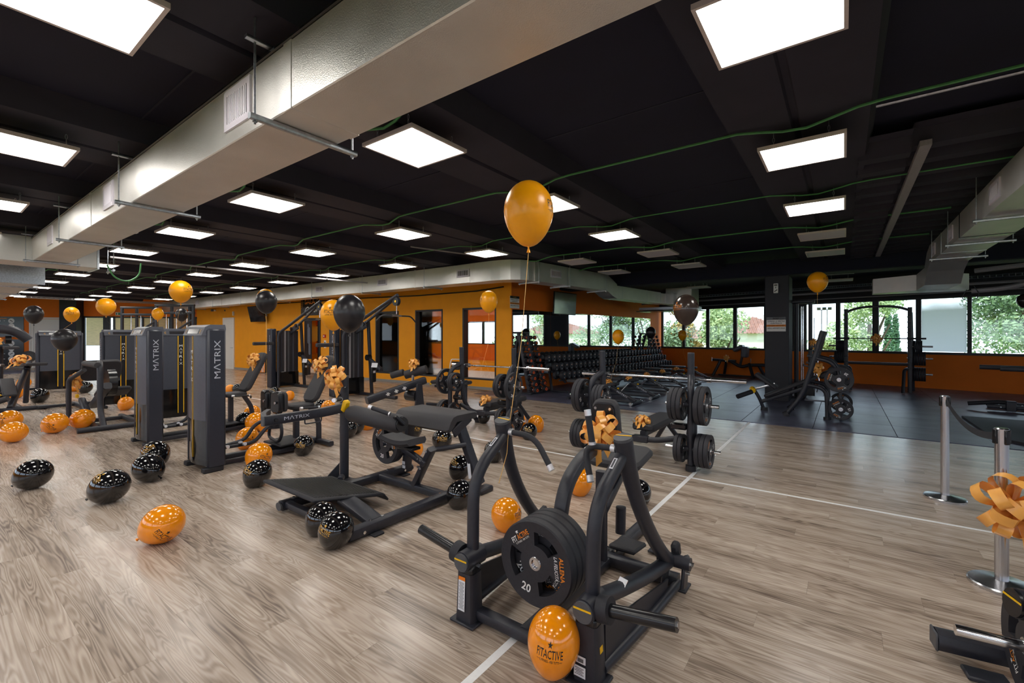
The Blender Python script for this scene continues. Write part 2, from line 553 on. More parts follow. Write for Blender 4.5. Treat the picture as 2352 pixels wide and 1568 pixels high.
# ---------------------------------------------------------------- lettering as mesh
_text_cache = {}
def text_geo(s, bold=0.0, shear=0.0):
    key = (s, bold, shear)
    if key not in _text_cache:
        cu = bpy.data.curves.new('lettering', 'FONT')
        cu.body = s
        cu.size = 1.0
        cu.align_x = 'CENTER'; cu.align_y = 'CENTER'
        cu.offset = bold
        cu.shear = shear
        cu.resolution_u = 2
        ob = bpy.data.objects.new('lettering', cu)
        C.objects.link(ob)
        dg = bpy.context.evaluated_depsgraph_get()
        me = bpy.data.meshes.new_from_object(ob.evaluated_get(dg))
        vs = [tuple(v.co) for v in me.vertices]
        fs = [tuple(p.vertices) for p in me.polygons]
        bpy.data.objects.remove(ob); bpy.data.curves.remove(cu); bpy.data.meshes.remove(me)
        # normalise: height 1, centred
        xs = [p[0] for p in vs]; ys = [p[1] for p in vs]
        x0, x1, y0, y1 = min(xs), max(xs), min(ys), max(ys)
        vs = [((p[0] - (x0 + x1) / 2) / (y1 - y0), (p[1] - (y0 + y1) / 2) / (y1 - y0), 0.0) for p in vs]
        _text_cache[key] = (vs, fs, (x1 - x0) / (y1 - y0))
    return _text_cache[key]
def lettering(mb, s, M, h, w=None, bold=0.012, shear=0.0):
    """flat letters in the local XY plane of M, height h, total width w"""
    vs, fs, asp = text_geo(s, bold, shear)
    sx = (w / asp) if w else h
    mb.add([(p[0] * sx, p[1] * h, 0) for p in vs], fs, M)
    return mb
def star_geo(mb, M, r):
    pts = []
    for k in range(10):
        a = PI / 2 + k * PI / 5
        q = r if k % 2 == 0 else r * 0.4
        pts.append((q * math.cos(a), q * math.sin(a), 0))
    mb.add(pts + [(0, 0, 0)], [(10, k, (k + 1) % 10) for k in range(10)], M)
def face_dir(n, up=(0, 0, 1)):
    """rotation: local Z = n, local Y ~ up, local X = right when looking at the face"""
    z = Vector(n).normalized()
    x = Vector(up).cross(z)
    x.normalize()
    y = z.cross(x)
    return Matrix((x, y, z)).transposed().to_4x4()
def on_face(p, n, up=(0, 0, 1), lift=0.0015):
    return T(*(Vector(p) + Vector(n).normalized() * lift)) @ face_dir(n, up)
# ================================================================ STRUCTURE
# world: camera at the origin, +Y runs away to the right, -X runs away to the left
RUB_Y = 9.54                      # where the oak floor meets the rubber tiles
WR_A = Vector((-5.644, 20.873, 0)); WR_U = Vector((0.9707, -0.2405, 0)); WR_N = Vector((0.2405, 0.9707, 0))
W1_A = Vector((-8.1, 10.44, 0));  W1_U = Vector((-0.99858, -0.05325, 0)); W1_N = Vector((0.05325, -0.99858, 0))   # N faces the hall
W2_A = Vector((-7.76, 10.46, 0)); W2_U = Vector((0.0684, 0.99766, 0));  W2_N = Vector((0.99766, -0.0684, 0))
W3_A = Vector((-34.62, 2.0, 0)); W3_B = Vector((-28.2, 9.36, 0))
W3_U = (W3_B - W3_A).normalized(); W3_N = Vector((W3_U.y, -W3_U.x, 0))

def wall_slab(mb, A, U, N, t0, t1, z0, z1, thick=0.2, back=True):
    """slab in front face at plane A+U*t, thickness behind (against N)"""
    p = A + U * ((t0 + t1) / 2) - N * (thick / 2) + Vector((0, 0, (z0 + z1) / 2))
    M = Matrix((U, N, Vector((0, 0, 1)))).transposed().to_4x4()
    mb.box(p, (abs(t1 - t0), thick, z1 - z0), M)
def on_wall(A, U, N, t, z, out=0.0):
    return A + U * t + N * out + Vector((0, 0, z))
def wall_M(U, N):
    return Matrix((U, N, Vector((0, 0, 1)))).transposed().to_4x4()

# ---- floor: oak planks, each of the nearest a part of its own, the rest one part
floor_base = MB().box((-11.0, 8.0, -0.26), (49, 32, 0.5))
floor = struct('floor', floor_base, 'subfloor')
plank_mesh = MB().box((PLANK_L / 2, PLANK_W / 2, -0.005), (PLANK_L - 0.0008, PLANK_W - 0.0008, 0.01)).mesh('plank', 0)
planks = []
far = MB()
def in_hall(x, y):
    if y >= RUB_Y - 0.001 and x > -8.2: return False
    if y > 10.3: return False
    return -33.5 < x < 12.6 and y > -5.8
for row in range(-31, 56):
    y0 = row * PLANK_W
    for col in range(-24, 9):
        x0 = col * PLANK_L + plank_shift(row)
        cxp, cyp = x0 + PLANK_L / 2, y0 + PLANK_W / 2
        if not in_hall(cxp, cyp): continue
        d = -cxp * 0.5948 * -1 * -1 + cyp * 0.8039
        d = cxp * -0.5948 + cyp * 0.8039
        l = cxp * 0.8039 + cyp * 0.5948
        seen = d > 1.4 and abs(l) < d * 1.25 + 0.9
        planks.append((d if seen else 99 + abs(d), x0, y0))
planks.sort()
for i, (d, x0, y0) in enumerate(planks):
    yw = min(PLANK_W, RUB_Y - y0) if (x0 > -8 and y0 < RUB_Y < y0 + PLANK_W) else PLANK_W
    if i < 300:
        o = put('plank', plank_mesh, 'grey_oak', floor)
        o.location = (x0, y0, 0)
    else:
        far.box((x0 + PLANK_L / 2, y0 + yw / 2, -0.005), (PLANK_L - 0.0016, yw - 0.0016, 0.01))
fo = part('distant_planks', far, 'grey_oak', floor, smooth=0)
fo['kind'] = 'stuff'

# ---- rubber tiles
tile_n = 0
def rubber_tile(x0, x1, y0, y1):
    mb = MB()
    g = 0.006
    mb.box(((x0 + x1) / 2, (y0 + y1) / 2, -0.002), (x1 - x0 - g, y1 - y0 - g, 0.014), bev=0.003)
    part('rubber_tile', mb, 'rubber_tile', floor, smooth=0)
xs = [-8.4, -7.3, -6.16, -5.02, -3.88, -2.73, -1.59, -0.445, 0.70, 1.845, 2.99, 4.135, 5.28, 6.42, 7.56, 8.7, 9.85, 11.0, 12.6]
ys = [RUB_Y, 10.7, 11.85, 13.0, 14.15, 15.3, 16.45, 17.6, 18.75, 19.9, 21.05, 22.2]
for i in range(len(xs) - 1):
    for j in range(len(ys) - 1):
        # the window wall cuts the far rows
        ymax = 20.873 - 0.2477 * (xs[i] + 5.644) + 0.1
        if ys[j] > ymax: continue
        rubber_tile(xs[i], xs[i + 1], ys[j], ys[j + 1])
# dark mat in the far left corner under the workout board
mb = MB().box((-29.6, 1.2, -0.001), (3.2, 5.0, 0.016), rotz(0.6))
tag(part('rubber_mat', mb, 'rubber_tile', None), 'black rubber mat on the floor before the workout poster board', 'mat')

# painted court lines
mb = MB().box((-1.44, 3.8, 0.0008), (0.045, 11.45, 0.0016))
tag(part('floor_line', mb, 'white_paint', None, smooth=0), 'white tape line running away under the plate-loaded machines to the rubber floor', 'floor line')
mb = MB().box((-5.0, 5.415, 0.0006), (22.0, 0.04, 0.0012))
tag(part('floor_line', mb, 'white_paint', None, smooth=0), 'white tape line crossing the oak floor from side to side', 'floor line')
mb = MB().box((-18.5, 5.0, 0.0006), (9.0, 0.04, 0.0012), rotz(-0.03))
tag(part('floor_line', mb, 'white_paint', None, smooth=0), 'far white tape line behind the orange balloons on the left', 'floor line')

# ---- ceiling
SOFFIT, SLAB = 3.45, 3.66
mb = MB().box((-11.0, 7.5, SLAB + 0.1), (49, 31, 0.2))
ceiling = struct('ceiling', mb, 'ceiling_black')
for k in range(-2, 12):
    xc = -0.33 - 2.73 * k
    if k == -1: continue
    mb = MB()
    prof = [(-0.56, SLAB), (-0.5, SOFFIT), (-0.035, SOFFIT), (-0.02, SOFFIT + 0.03), (0.02, SOFFIT + 0.03), (0.035, SOFFIT), (0.5, SOFFIT), (0.56, SLAB)]
    if k == -2: continue
    vs = [(xc + p[0], y, p[1]) for y in (-6.2, 12.95) for p in prof]
    n = len(prof)
    fs = [(j, j + 1, n + j + 1, n + j) for j in range(n - 1)] + [tuple(range(n)), tuple(range(2 * n - 1, n - 1, -1))]
    mb.add(vs, fs)
    part('beam_soffit', mb, 'ceiling_soffit', ceiling, smooth=20)
# ceiling joint strips across the recesses
for k in range(0, 11):
    for y in (1.3, 3.9, 6.4, 9.6):
        mb = MB().box((-0.33 - 2.73 * k - 1.365, y, SLAB - 0.003), (1.6, 0.014, 0.008))
        part('joint_strip', mb, 'ceiling_soffit', ceiling, smooth=0)
# corrugated deck on the right
mb = MB()
y = 5.5; prof = []
while y < 12.7:
    prof += [(y, 3.60), (y + 0.17, 3.60), (y + 0.24, 3.46), (y + 0.40, 3.46), (y + 0.47, 3.60)]
    y += 0.47
for (xa, xb, dz) in ((0.12, 0.52, -0.05), (0.52, 12.6, 0.0)):
    vs = [(x, p[0], p[1] + dz) for x in (xa, xb) for p in prof]
    n = len(prof)
    mb.add(vs, [(j, j + 1, n + j + 1, n + j) for j in range(n - 1)])
part('corrugated_deck', mb, 'ceiling_soffit', ceiling, smooth=20)
mb = MB().box((0.61, 9.25, 3.43), (0.085, 7.3, 0.05))
part('purlin', mb, 'conduit_grey', ceiling)
# cross beam on the pillar row
mb = MB().box((2.5, 13.3, 3.305), (20.2, 0.6, 0.31))
struct('trim_1', mb, 'ceiling_soffit')
mb = MB().box((2.5, 12.97, 3.35), (20.2, 0.1, 0.38))
struct('trim_2', mb, 'ceiling_black')
# far strip of ceiling tiles
for (cx_, cy_) in ((-3.6, 16.2), (-2.9, 16.2), (-3.6, 15.5), (-2.9, 15.5)):
    mb = MB().box((cx_, cy_, 3.63), (0.66, 0.66, 0.03))
    part('ceiling_tile', mb, 'cap_grey', ceiling)

# pillar
mb = MB().box((-1.355, 13.45, 1.575), (0.53, 0.86, 3.15), bev=0.012)
pillar = struct('wall_pillar', mb, 'black_wall')

# ---- window wall at the back (WR)
panes = [(-1.16, -0.24), (-0.105, 0.877), (1.016, 2.03), (2.172, 3.214), (4.687, 5.587), (5.714, 6.613), (6.779, 7.703), (7.833, 8.851), (8.945, 9.961), (10.07, 11.08), (11.2, 12.2), (12.32, 13.3), (13.42, 14.4), (14.52, 15.5), (15.62, 16.6), (16.72, 17.7), (17.82, 18.8)]  # last panes are unseen, added to let in more daylight
SILL, HEAD = 1.14, 2.78
NI = -WR_N
mb = MB()
wall_slab(mb, WR_A, WR_U, NI, -2.6, 19.6, -0.1, 1.06)
struct('wall_back', mb, 'wall_orange_shaded')
mb = MB()
wall_slab(mb, WR_A, WR_U, NI, -2.6, 19.6, HEAD + 0.05, 3.8, 0.24)
struct('wall_back_header', mb, 'black_wall')
mb = MB()
wall_slab(mb, WR_A, WR_U, NI, 3.32, 4.58, 1.06, HEAD + 0.06, 0.2)
struct('wall_back_pier', mb, 'black_wall')
frame = MB()
M = wall_M(WR_U, NI)
frame.box(on_wall(WR_A, WR_U, NI, 8.5, 1.095, 0.01), (22.2, 0.1, 0.075), M)
frame.box(on_wall(WR_A, WR_U, NI, 8.5, HEAD + 0.035, 0.0), (22.2, 0.08, 0.07), M)
wf = struct('window_1', frame, 'window_black')
ed = [-1.25] + [(a[1] + b[0]) / 2 for a, b in zip(panes[:-1], panes[1:])] + [18.86]
for i, e_ in enumerate(ed):
    if i == 4: continue
    w = 0.09
    if 0 < i < len(ed) - 1: w = panes[i][0] - panes[i - 1][1]
    mb = MB().box(on_wall(WR_A, WR_U, NI, e_, 1.96, 0.0), (w, 0.08, 1.66), M)
    part('mullion', mb, 'window_black', wf, smooth=0)
for e_ in (3.27, 4.63):
    mb = MB().box(on_wall(WR_A, WR_U, NI, e_, 1.96, 0.0), (0.1, 0.08, 1.66), M)
    part('mullion', mb, 'window_black', wf, smooth=0)
for i, (a, b) in enumerate(panes):
    mb = MB().box(on_wall(WR_A, WR_U, NI, (a + b) / 2, (SILL + HEAD) / 2, 0.0), (b - a, 0.012, HEAD - SILL), M)
    part('pane', mb, 'clear_glass', wf, smooth=0)
# half-removed white protective film on one pane
def film_mat():
    m = bpy.data.materials.new('window_film'); m.use_nodes = True
    nt = m.node_tree; nt.nodes.clear()
    o = nt.nodes.new('ShaderNodeOutputMaterial'); mx = nt.nodes.new('ShaderNodeMixShader')
    tr = nt.nodes.new('ShaderNodeBsdfTransparent'); tl = nt.nodes.new('ShaderNodeBsdfTranslucent'); tl.inputs[0].default_value = (0.93, 0.95, 1, 1)
    df = nt.nodes.new('ShaderNodeBsdfDiffuse'); df.inputs[0].default_value = (0.9, 0.92, 0.97, 1)
    m2 = nt.nodes.new('ShaderNodeMixShader'); m2.inputs[0].default_value = 0.08
    g = nt.nodes.new('ShaderNodeNewGeometry'); n = nt.nodes.new('ShaderNodeTexNoise'); n.inputs['Scale'].default_value = 2.6; n.inputs['Detail'].default_value = 6
    sp = nt.nodes.new('ShaderNodeSeparateXYZ'); mr = nt.nodes.new('ShaderNodeMapRange')
    mr.inputs['From Min'].default_value = 2.35; mr.inputs['From Max'].default_value = 2.72; mr.inputs['To Min'].default_value = 1.0; mr.inputs['To Max'].default_value = 0.35
    add = nt.nodes.new('ShaderNodeMath'); add.operation = 'MULTIPLY_ADD'; add.inputs[1].default_value = 0.5; add.inputs[2].default_value = -0.12
    s = nt.nodes.new('ShaderNodeMath'); s.operation = 'ADD'; s.use_clamp = True
    nt.links.new(g.outputs['Position'], n.inputs['Vector']); nt.links.new(g.outputs['Position'], sp.inputs[0])
    nt.links.new(sp.outputs['Z'], mr.inputs[0]); nt.links.new(n.outputs['Fac'], add.inputs[0])
    nt.links.new(add.outputs[0], s.inputs[0]); nt.links.new(mr.outputs[0], s.inputs[1])
    nt.links.new(tl.outputs[0], m2.inputs[1]); nt.links.new(df.outputs[0], m2.inputs[2])
    nt.links.new(s.outputs[0], mx.inputs[0]); nt.links.new(tr.outputs[0], mx.inputs[1]); nt.links.new(m2.outputs[0], mx.inputs[2])
    nt.links.new(mx.outputs[0], o.inputs[0]); MATS['window_film'] = m
film_mat()
mb = MB()
p = on_wall(WR_A, WR_U, NI, 8.342, 1.96, 0.012)
u = WR_U * 0.5; z = Vector((0, 0, 0.81))
mb.quad(p - u - z, p + u - z, p + u + z, p - u + z)
part('protective_film', mb, 'window_film', wf, 'cloudy white protective film over one pane', smooth=0)

# ---- side wall with the mirror (W2)
mb = MB()
L2 = 11.3
wall_slab(mb, W2_A, W2_U, W2_N, 0.0, L2, 2.42, 3.8)
wall_slab(mb, W2_A, W2_U, W2_N, 0.0, L2, -0.05, 0.42)
wall_slab(mb, W2_A, W2_U, W2_N, 9.75, L2, 0.42, 2.42)
wall_slab(mb, W2_A, W2_U, W2_N, 0.0, 0.02, 0.42, 2.42)
wall_slab(mb, W2_A, W2_U, W2_N, 0.02, 9.75, 0.42, 2.42, 0.2)
struct('wall_mirror_side', mb, 'wall_orange_shaded')
edges = [0.03, 1.95, 3.9, 5.85, 7.8, 9.74]
for mi, (a, b) in enumerate(zip(edges[:-1], edges[1:])):
    mb = MB().box(on_wall(W2_A, W2_U, W2_N, (a + b) / 2, 1.42, 0.003), (b - a - 0.004, 0.006, 1.98), wall_M(W2_U, W2_N))
    tag(part('mirror_panel', mb, 'mirror', None, smooth=0), '%s frameless mirror panel on the wall behind the dumbbell racks' % ['nearest', 'second', 'third', 'fourth', 'farthest'][mi], 'mirror', 'mirror panels behind the dumbbell racks')

# ---- orange studio wall with windows (W1)
wins = [(0.203, 1.492), (2.319, 3.562), (4.363, 5.577)]
WB, WT = 0.30, 2.50
DOOR = (8.9, 10.0)
mb = MB()
cuts = wins + [DOOR]
tcur = -0.34
for (a, b) in cuts:
    wall_slab(mb, W1_A, W1_U, W1_N, tcur, a, -0.05, 3.8)
    wall_slab(mb, W1_A, W1_U, W1_N, a, b, WT if (a, b) != DOOR else 2.32, 3.8)
    if (a, b) != DOOR:
        wall_slab(mb, W1_A, W1_U, W1_N, a, b, -0.05, WB)
    tcur = b
wall_slab(mb, W1_A, W1_U, W1_N, tcur, 21.0, -0.05, 3.8)
struct('wall_studio', mb, 'wall_orange')
mb = MB()
for a, b in ((-0.34, 8.9), (10.0, 15.98), (17.0, 21.0)):
    p = on_wall(W1_A, W1_U, W1_N, (a + b) / 2, 0.045, 0.006)
    mb.box(p, (b - a, 0.012, 0.09), wall_M(W1_U, W1_N))
struct('baseboard_studio', mb, 'baseboard_grey')
for i, (a, b) in enumerate(wins):
    mb = MB(); Mw = wall_M(W1_U, W1_N)
    for (ta, tb, za, zb) in ((a, a + 0.05, WB, WT), (b - 0.05, b, WB, WT), (a, b, WT - 0.05, WT), (a, b, WB, WB + 0.04)):
        mb.box(on_wall(W1_A, W1_U, W1_N, (ta + tb) / 2, (za + zb) / 2, -0.1), (tb - ta, 0.22, zb - za), Mw)
    w = struct('window_%d' % (i + 2), mb, 'window_black')
    mb = MB().box(on_wall(W1_A, W1_U, W1_N, (a + b) / 2, (WB + WT) / 2, -0.13), (b - a - 0.08, 0.01, WT - WB - 0.08), Mw)
    part('pane', mb, 'clear_glass', w, smooth=0)
# doorway to the studio
mb = MB()
a, b = DOOR
for (ta, tb, za, zb) in ((a, a + 0.06, 0, 2.32), (b - 0.06, b, 0, 2.32), (a, b, 2.26, 2.32)):
    mb.box(on_wall(W1_A, W1_U, W1_N, (ta + tb) / 2, (za + zb) / 2, -0.09), (tb - ta, 0.24, zb - za), wall_M(W1_U, W1_N))
dr = struct('door_1', mb, 'window_black')
mb = MB().box(on_wall(W1_A, W1_U, W1_N, 9.12, 1.13, -0.16), (0.42, 0.04, 2.24), wall_M(W1_U, W1_N))
part('door_leaf', mb, 'gloss_black', dr)
# white door
mb = MB().box(on_wall(W1_A, W1_U, W1_N, 16.5, 1.23, 0.012), (1.05, 0.03, 2.46), wall_M(W1_U, W1_N))
d2 = struct('door_2', mb, 'white_door')
mb = MB()
for t_ in (15.965, 17.035):
    mb.box(on_wall(W1_A, W1_U, W1_N, t_, 1.25, 0.02), (0.06, 0.06, 2.5), wall_M(W1_U, W1_N))
mb.box(on_wall(W1_A, W1_U, W1_N, 16.5, 2.5, 0.02), (1.13, 0.06, 0.06), wall_M(W1_U, W1_N))
part('door_frame', mb, 'white_door', d2)
mb = MB().cyl(on_wall(W1_A, W1_U, W1_N, 16.06, 1.05, 0.03), on_wall(W1_A, W1_U, W1_N, 16.06, 1.05, 0.09), 0.012)
mb.cyl(on_wall(W1_A, W1_U, W1_N, 16.06, 1.05, 0.085), on_wall(W1_A, W1_U, W1_N, 16.2, 1.05, 0.085), 0.011)
part('door_handle', mb, 'zinc', d2)

# studio room behind
mb = MB().box((-19.0, 13.9, -0.005), (22.2, 6.5, 0.02))
struct('floor_studio', mb, 'white_door')
mb = MB()
YB = 17.2
sx0, sx1 = -30.0, -7.4
mb.box(((sx0 + sx1) / 2, YB + 0.1, 0.6), (sx1 - sx0, 0.2, 1.2))
mb.box(((sx0 + sx1) / 2, YB + 0.1, 3.05), (sx1 - sx0, 0.2, 1.4))
struct('wall_studio_back', mb, 'wall_orange_shaded')
mb = MB(); mb.box((sx0, 13.8, 1.9), (0.2, 7.0, 3.8)); struct('wall_studio_side', mb, 'wall_orange')
fr = MB()
fr.box(((sx0 + sx1) / 2, YB + 0.1, 1.22), (sx1 - sx0, 0.1, 0.06)); fr.box(((sx0 + sx1) / 2, YB + 0.1, 2.33), (sx1 - sx0, 0.1, 0.06))
w5 = struct('window_5', fr, 'window_black')
x = sx0
while x < sx1:
    mb = MB().box((x, YB + 0.1, 1.78), (0.09, 0.1, 1.1)); part('mullion', mb, 'window_black', w5, smooth=0)
    mb = MB().box((x + 0.55, YB + 0.1, 1.78), (1.0, 0.01, 1.06)); part('pane', mb, 'clear_glass', w5, smooth=0)
    x += 1.1
mb = MB().box((-18.7, 13.8, 3.7), (22.6, 7.0, 0.2)); struct('ceiling_studio', mb, 'white_door')
mb = MB().box((-18.7, 16.5, 0.2), (22.4, 1.3, 0.42)); struct('floor_studio_stage', mb, 'wall_orange')

# ---- far left wall (W3)
mb = MB()
LW3 = (W3_B - W3_A).length
wall_slab(mb, W3_A, W3_U, W3_N, -4.0, 4.55, -0.05, 3.8)
wall_slab(mb, W3_A, W3_U, W3_N, 4.55, LW3 + 2.0, 2.62, 3.8)
wall_slab(mb, W3_A, W3_U, W3_N, 4.55, LW3 + 2.0, -0.05, 0.35)
struct('wall_left', mb, 'wall_orange_shaded')
mb = MB()
wall_slab(mb, W3_A, W3_U, W3_N, 3.85, 4.6, 0.0, 3.5, 0.05); 
M3 = wall_M(W3_U, W3_N)
mb.box(on_wall(W3_A, W3_U, W3_N, 4.22, 1.75, 0.25), (0.72, 0.5, 3.5), M3)
struct('wall_left_pillar', mb, 'black_wall')
fr = MB()
for t_ in (4.62, 5.62, 5.95, 7.25, 8.5, 9.75):
    fr.box(on_wall(W3_A, W3_U, W3_N, t_, 1.5, -0.02), (0.08 if t_ != 5.62 else 0.3, 0.1, 2.3), M3)
fr.box(on_wall(W3_A, W3_U, W3_N, 7.2, 2.6, -0.02), (5.3, 0.1, 0.07), M3)
w6 = struct('window_6', fr, 'window_black')
for (a, b) in ((4.7, 5.5), (6.0, 7.2), (7.3, 8.45), (8.55, 9.7)):
    mb = MB().box(on_wall(W3_A, W3_U, W3_N, (a + b) / 2, 1.48, -0.06), (b - a, 0.01, 2.2), M3)
    part('pane', mb, 'clear_glass', w6, smooth=0)
    mb = MB().quad(on_wall(W3_A, W3_U, W3_N, a + 0.01, 1.13), on_wall(W3_A, W3_U, W3_N, b - 0.01, 1.13), on_wall(W3_A, W3_U, W3_N, b - 0.01, 2.59), on_wall(W3_A, W3_U, W3_N, a + 0.01, 2.59))
    part('roller_blind', mb, 'blind', w6, 'pale translucent roller blind drawn down')
    mb = MB().box(on_wall(W3_A, W3_U, W3_N, (a + b) / 2, 1.13, 0.0), (b - a - 0.02, 0.02, 0.03), M3)
    part('blind_bar', mb, 'white_door', w6)
mb = MB().box(on_wall(W3_A, W3_U, W3_N, 3.0, 1.24, 0.02), (1.25, 0.05, 2.48), M3)
d3 = struct('door_3', mb, 'white_door')
mb = MB()
for t_ in (2.34, 3.66): mb.box(on_wall(W3_A, W3_U, W3_N, t_, 1.25, 0.03), (0.07, 0.08, 2.55), M3)
mb.box(on_wall(W3_A, W3_U, W3_N, 3.0, 2.53, 0.03), (1.39, 0.08, 0.07), M3)
part('door_frame', mb, 'white_door', d3)
mb = MB().box(on_wall(W3_A, W3_U, W3_N, -0.8, 0.06, 0.01), (6.2, 0.02, 0.12), M3)
struct('baseboard_left', mb, 'baseboard_grey')

# ---- walls out of view: right end and behind the camera (with windows, right ones added)
mb = MB().box((12.7, 5.0, 0.55), (0.2, 24, 1.2)); mb.box((12.7, 5.0, 3.3), (0.2, 24, 1.1)); struct('wall_right', mb, 'wall_orange_shaded')
mb = MB().box((12.7, 5.0, 1.18), (0.1, 24, 0.08)); w8 = struct('window_8', mb, 'window_black')  # unseen window band, added to bring more daylight into the hall
for k in range(13):
    mb = MB().box((12.7, -6.5 + k * 1.9, 1.96), (0.12, 0.5, 1.6)); part('mullion', mb, 'window_black', w8, smooth=0)
mb = MB().box((-34.5, -2.6, 1.9), (0.2, 9, 3.9)); struct('wall_left_end', mb, 'wall_orange_shaded')
mb = MB().box((-11.0, -6.1, 0.55), (47.4, 0.2, 1.2)); mb.box((-11.0, -6.1, 3.3), (47.4, 0.2, 1.1))
struct('wall_front', mb, 'wall_orange')
fr = MB(); fr.box((-11.0, -6.1, 1.18), (47.4, 0.1, 0.08)); fr.box((-11.0, -6.1, 2.74), (47.4, 0.1, 0.08))
w7 = struct('window_7', fr, 'window_black')
for k in range(27):
    x = -34.5 + k * 1.8
    mb = MB().box((x, -6.1, 1.96), (0.12 if k % 3 else 0.9, 0.12, 1.5)); part('mullion', mb, 'window_black', w7, smooth=0)
# outer faces so that no daylight leaks between the studio and the hall
mb = MB().box((-30.0, 9.6, 1.9), (4.5, 0.2, 3.9), rotz(0.05)); struct('wall_left_return', mb, 'wall_orange')
# ================================================================ CEILING FITTINGS
def ordinal(k):
    return ['nearest', 'second', 'third', 'fourth', 'fifth', 'sixth', 'seventh', 'eighth', 'ninth', 'tenth', 'eleventh'][k]
LZ = 3.30
def build_panel(lit, loc, label, group):
    t = thing('ceiling_panel_light', label, 'ceiling light', loc, 0, group)
    mb = MB()
    for (c, s) in (((0, 0.31, 0), (0.64, 0.02, 0.03)), ((0, -0.31, 0), (0.64, 0.02, 0.03)), ((0.31, 0, 0), (0.02, 0.60, 0.03)), ((-0.31, 0, 0), (0.02, 0.60, 0.03))):
        mb.box(c, s)
    mb.box((0, 0, 0.012), (0.61, 0.61, 0.006))
    part('frame', mb, 'panel_frame', t, smooth=0)
    mb = MB().box((0, 0, -0.006), (0.6, 0.6, 0.008))
    part('diffuser', mb, 'panel_lit' if lit else 'panel_off', t, smooth=0)
    for (x, y) in ((-0.2, -0.25), (0.2, -0.25), (-0.2, 0.25), (0.2, 0.25)):
        mb = MB()
        for q in range(3):
            mb.tube([(x + 0.008 * math.cos(a) * (q % 2), y + 0.008 * math.cos(a) * ((q + 1) % 2), 0.035 + q * 0.042 + 0.022 * math.sin(a)) for a in [2 * PI * j / 8 for j in range(8)]], 0.0025, 4, closed=True)
        part('chain', mb, 'zinc', t, smooth=0)
    mb = MB().box((0.05, 0.05, 0.03), (0.2, 0.07, 0.03))
    part('driver_box', mb, 'white_door', t, smooth=0)
    return t
protoL = protoU = None
def panel(x, y, lit, label, group):
    global protoL, protoU
    if lit and protoL: return dup(protoL, (x, y, LZ), 0, label, group)
    if not lit and protoU: return dup(protoU, (x, y, LZ), 0, label, group)
    o = build_panel(lit, (x, y, LZ), label, group)
    if lit: protoL = o
    else: protoU = o
rows = [(0.60, 1, 11, 'in the row to the left of the big foil duct'),
        (2.67, 0, 11, 'in the row just right of the big foil duct'),
        (4.82, 0, 11, 'in the second row right of the big foil duct'),
        (6.95, 0, 10, 'in the third row right of the big foil duct')]
for (y, k0, k1, where) in rows:
    n = 0
    for k in range(k0, k1):
        yy = y if not (y < 1 and k == 1) else 0.47
        panel(-0.3 - 2.735 * k, yy, True, '%s lit square ceiling panel %s' % (ordinal(n), where), 'lit ceiling panels')
        n += 1
# rows behind and beside the camera that light the hall
for (y, nm) in ((-1.5, 'first'), (-3.6, 'second')):
    for k in range(-1, 9):
        panel(-0.3 - 2.735 * k, y, True, '%s lit ceiling panel of the %s row behind the viewpoint' % (ordinal(k + 1), nm), 'lit ceiling panels')
for (y, nm) in ((-1.5, 0), (0.6, 1), (2.67, 2)):
    if y > 0: panel(2.43, y, True, '%s lit ceiling panel at the far right edge of the hall' % ordinal(nm - 1), 'lit ceiling panels')
unl = [(-3.0, 9.0, 'unlit square ceiling panel above the long barbell bench'), (-2.95, 11.03, 'unlit square ceiling panel just before the cross beam'),
       (-4.81, 8.96, 'unlit ceiling panel beside the wall duct elbow'), (-4.82, 11.01, 'unlit ceiling panel beside the wall duct bend'),
       (-0.29, 8.98, 'unlit ceiling panel in line with the pillar, nearer one'), (-0.3, 10.96, 'unlit ceiling panel in line with the pillar, farther one'),
       (-3.3, 14.4, 'unlit ceiling panel past the beam left of the pillar'), (-4.0, 16.2, 'unlit ceiling panel farthest from the beam left of the pillar'),
       (-5.6, 14.3, 'unlit ceiling panel above the mirror wall end'), (-0.1, 14.6, 'unlit ceiling panel behind the orange balloon at the pillar'),
       (-0.1, 16.6, 'unlit ceiling panel farthest behind the orange balloon at the pillar'), (2.4, 8.98, 'unlit ceiling panel behind the right foil duct')]
for (x, y, lb) in unl:
    panel(x, y, False, lb, 'unlit ceiling panels')

# ---------------------------------------------------------------- ducts
def grille(parent, p, n, w, h, slats=11, vertical=True):
    """grille whose face looks along n; centre p"""
    M = T(*p) @ face_dir(n)
    mb = MB()
    for (c, s) in (((0, h / 2 - 0.02, 0.006), (w, 0.04, 0.014)), ((0, -h / 2 + 0.02, 0.006), (w, 0.04, 0.014)), ((w / 2 - 0.02, 0, 0.006), (0.04, h - 0.08, 0.014)), ((-w / 2 + 0.02, 0, 0.006), (0.04, h - 0.08, 0.014))):
        b = MB().box(c, s); mb.add(b.v, b.f, M)
    g = part('grille', mb, 'panel_off', parent, smooth=0)
    b = MB().box((0, 0, 0.0015), (w - 0.07, h - 0.07, 0.003)); mb = MB(); mb.add(b.v, b.f, M)
    part('grille_back', mb, 'gloss_black', g, smooth=0)
    for i in range(slats):
        x = (w - 0.1) * ((i + 0.5) / slats - 0.5)
        b = MB().box((x, 0, 0.008), (0.008, h - 0.08, 0.012), roty(0.5)); mb = MB(); mb.add(b.v, b.f, M)
        part('slat', mb, 'panel_off', g, smooth=0)
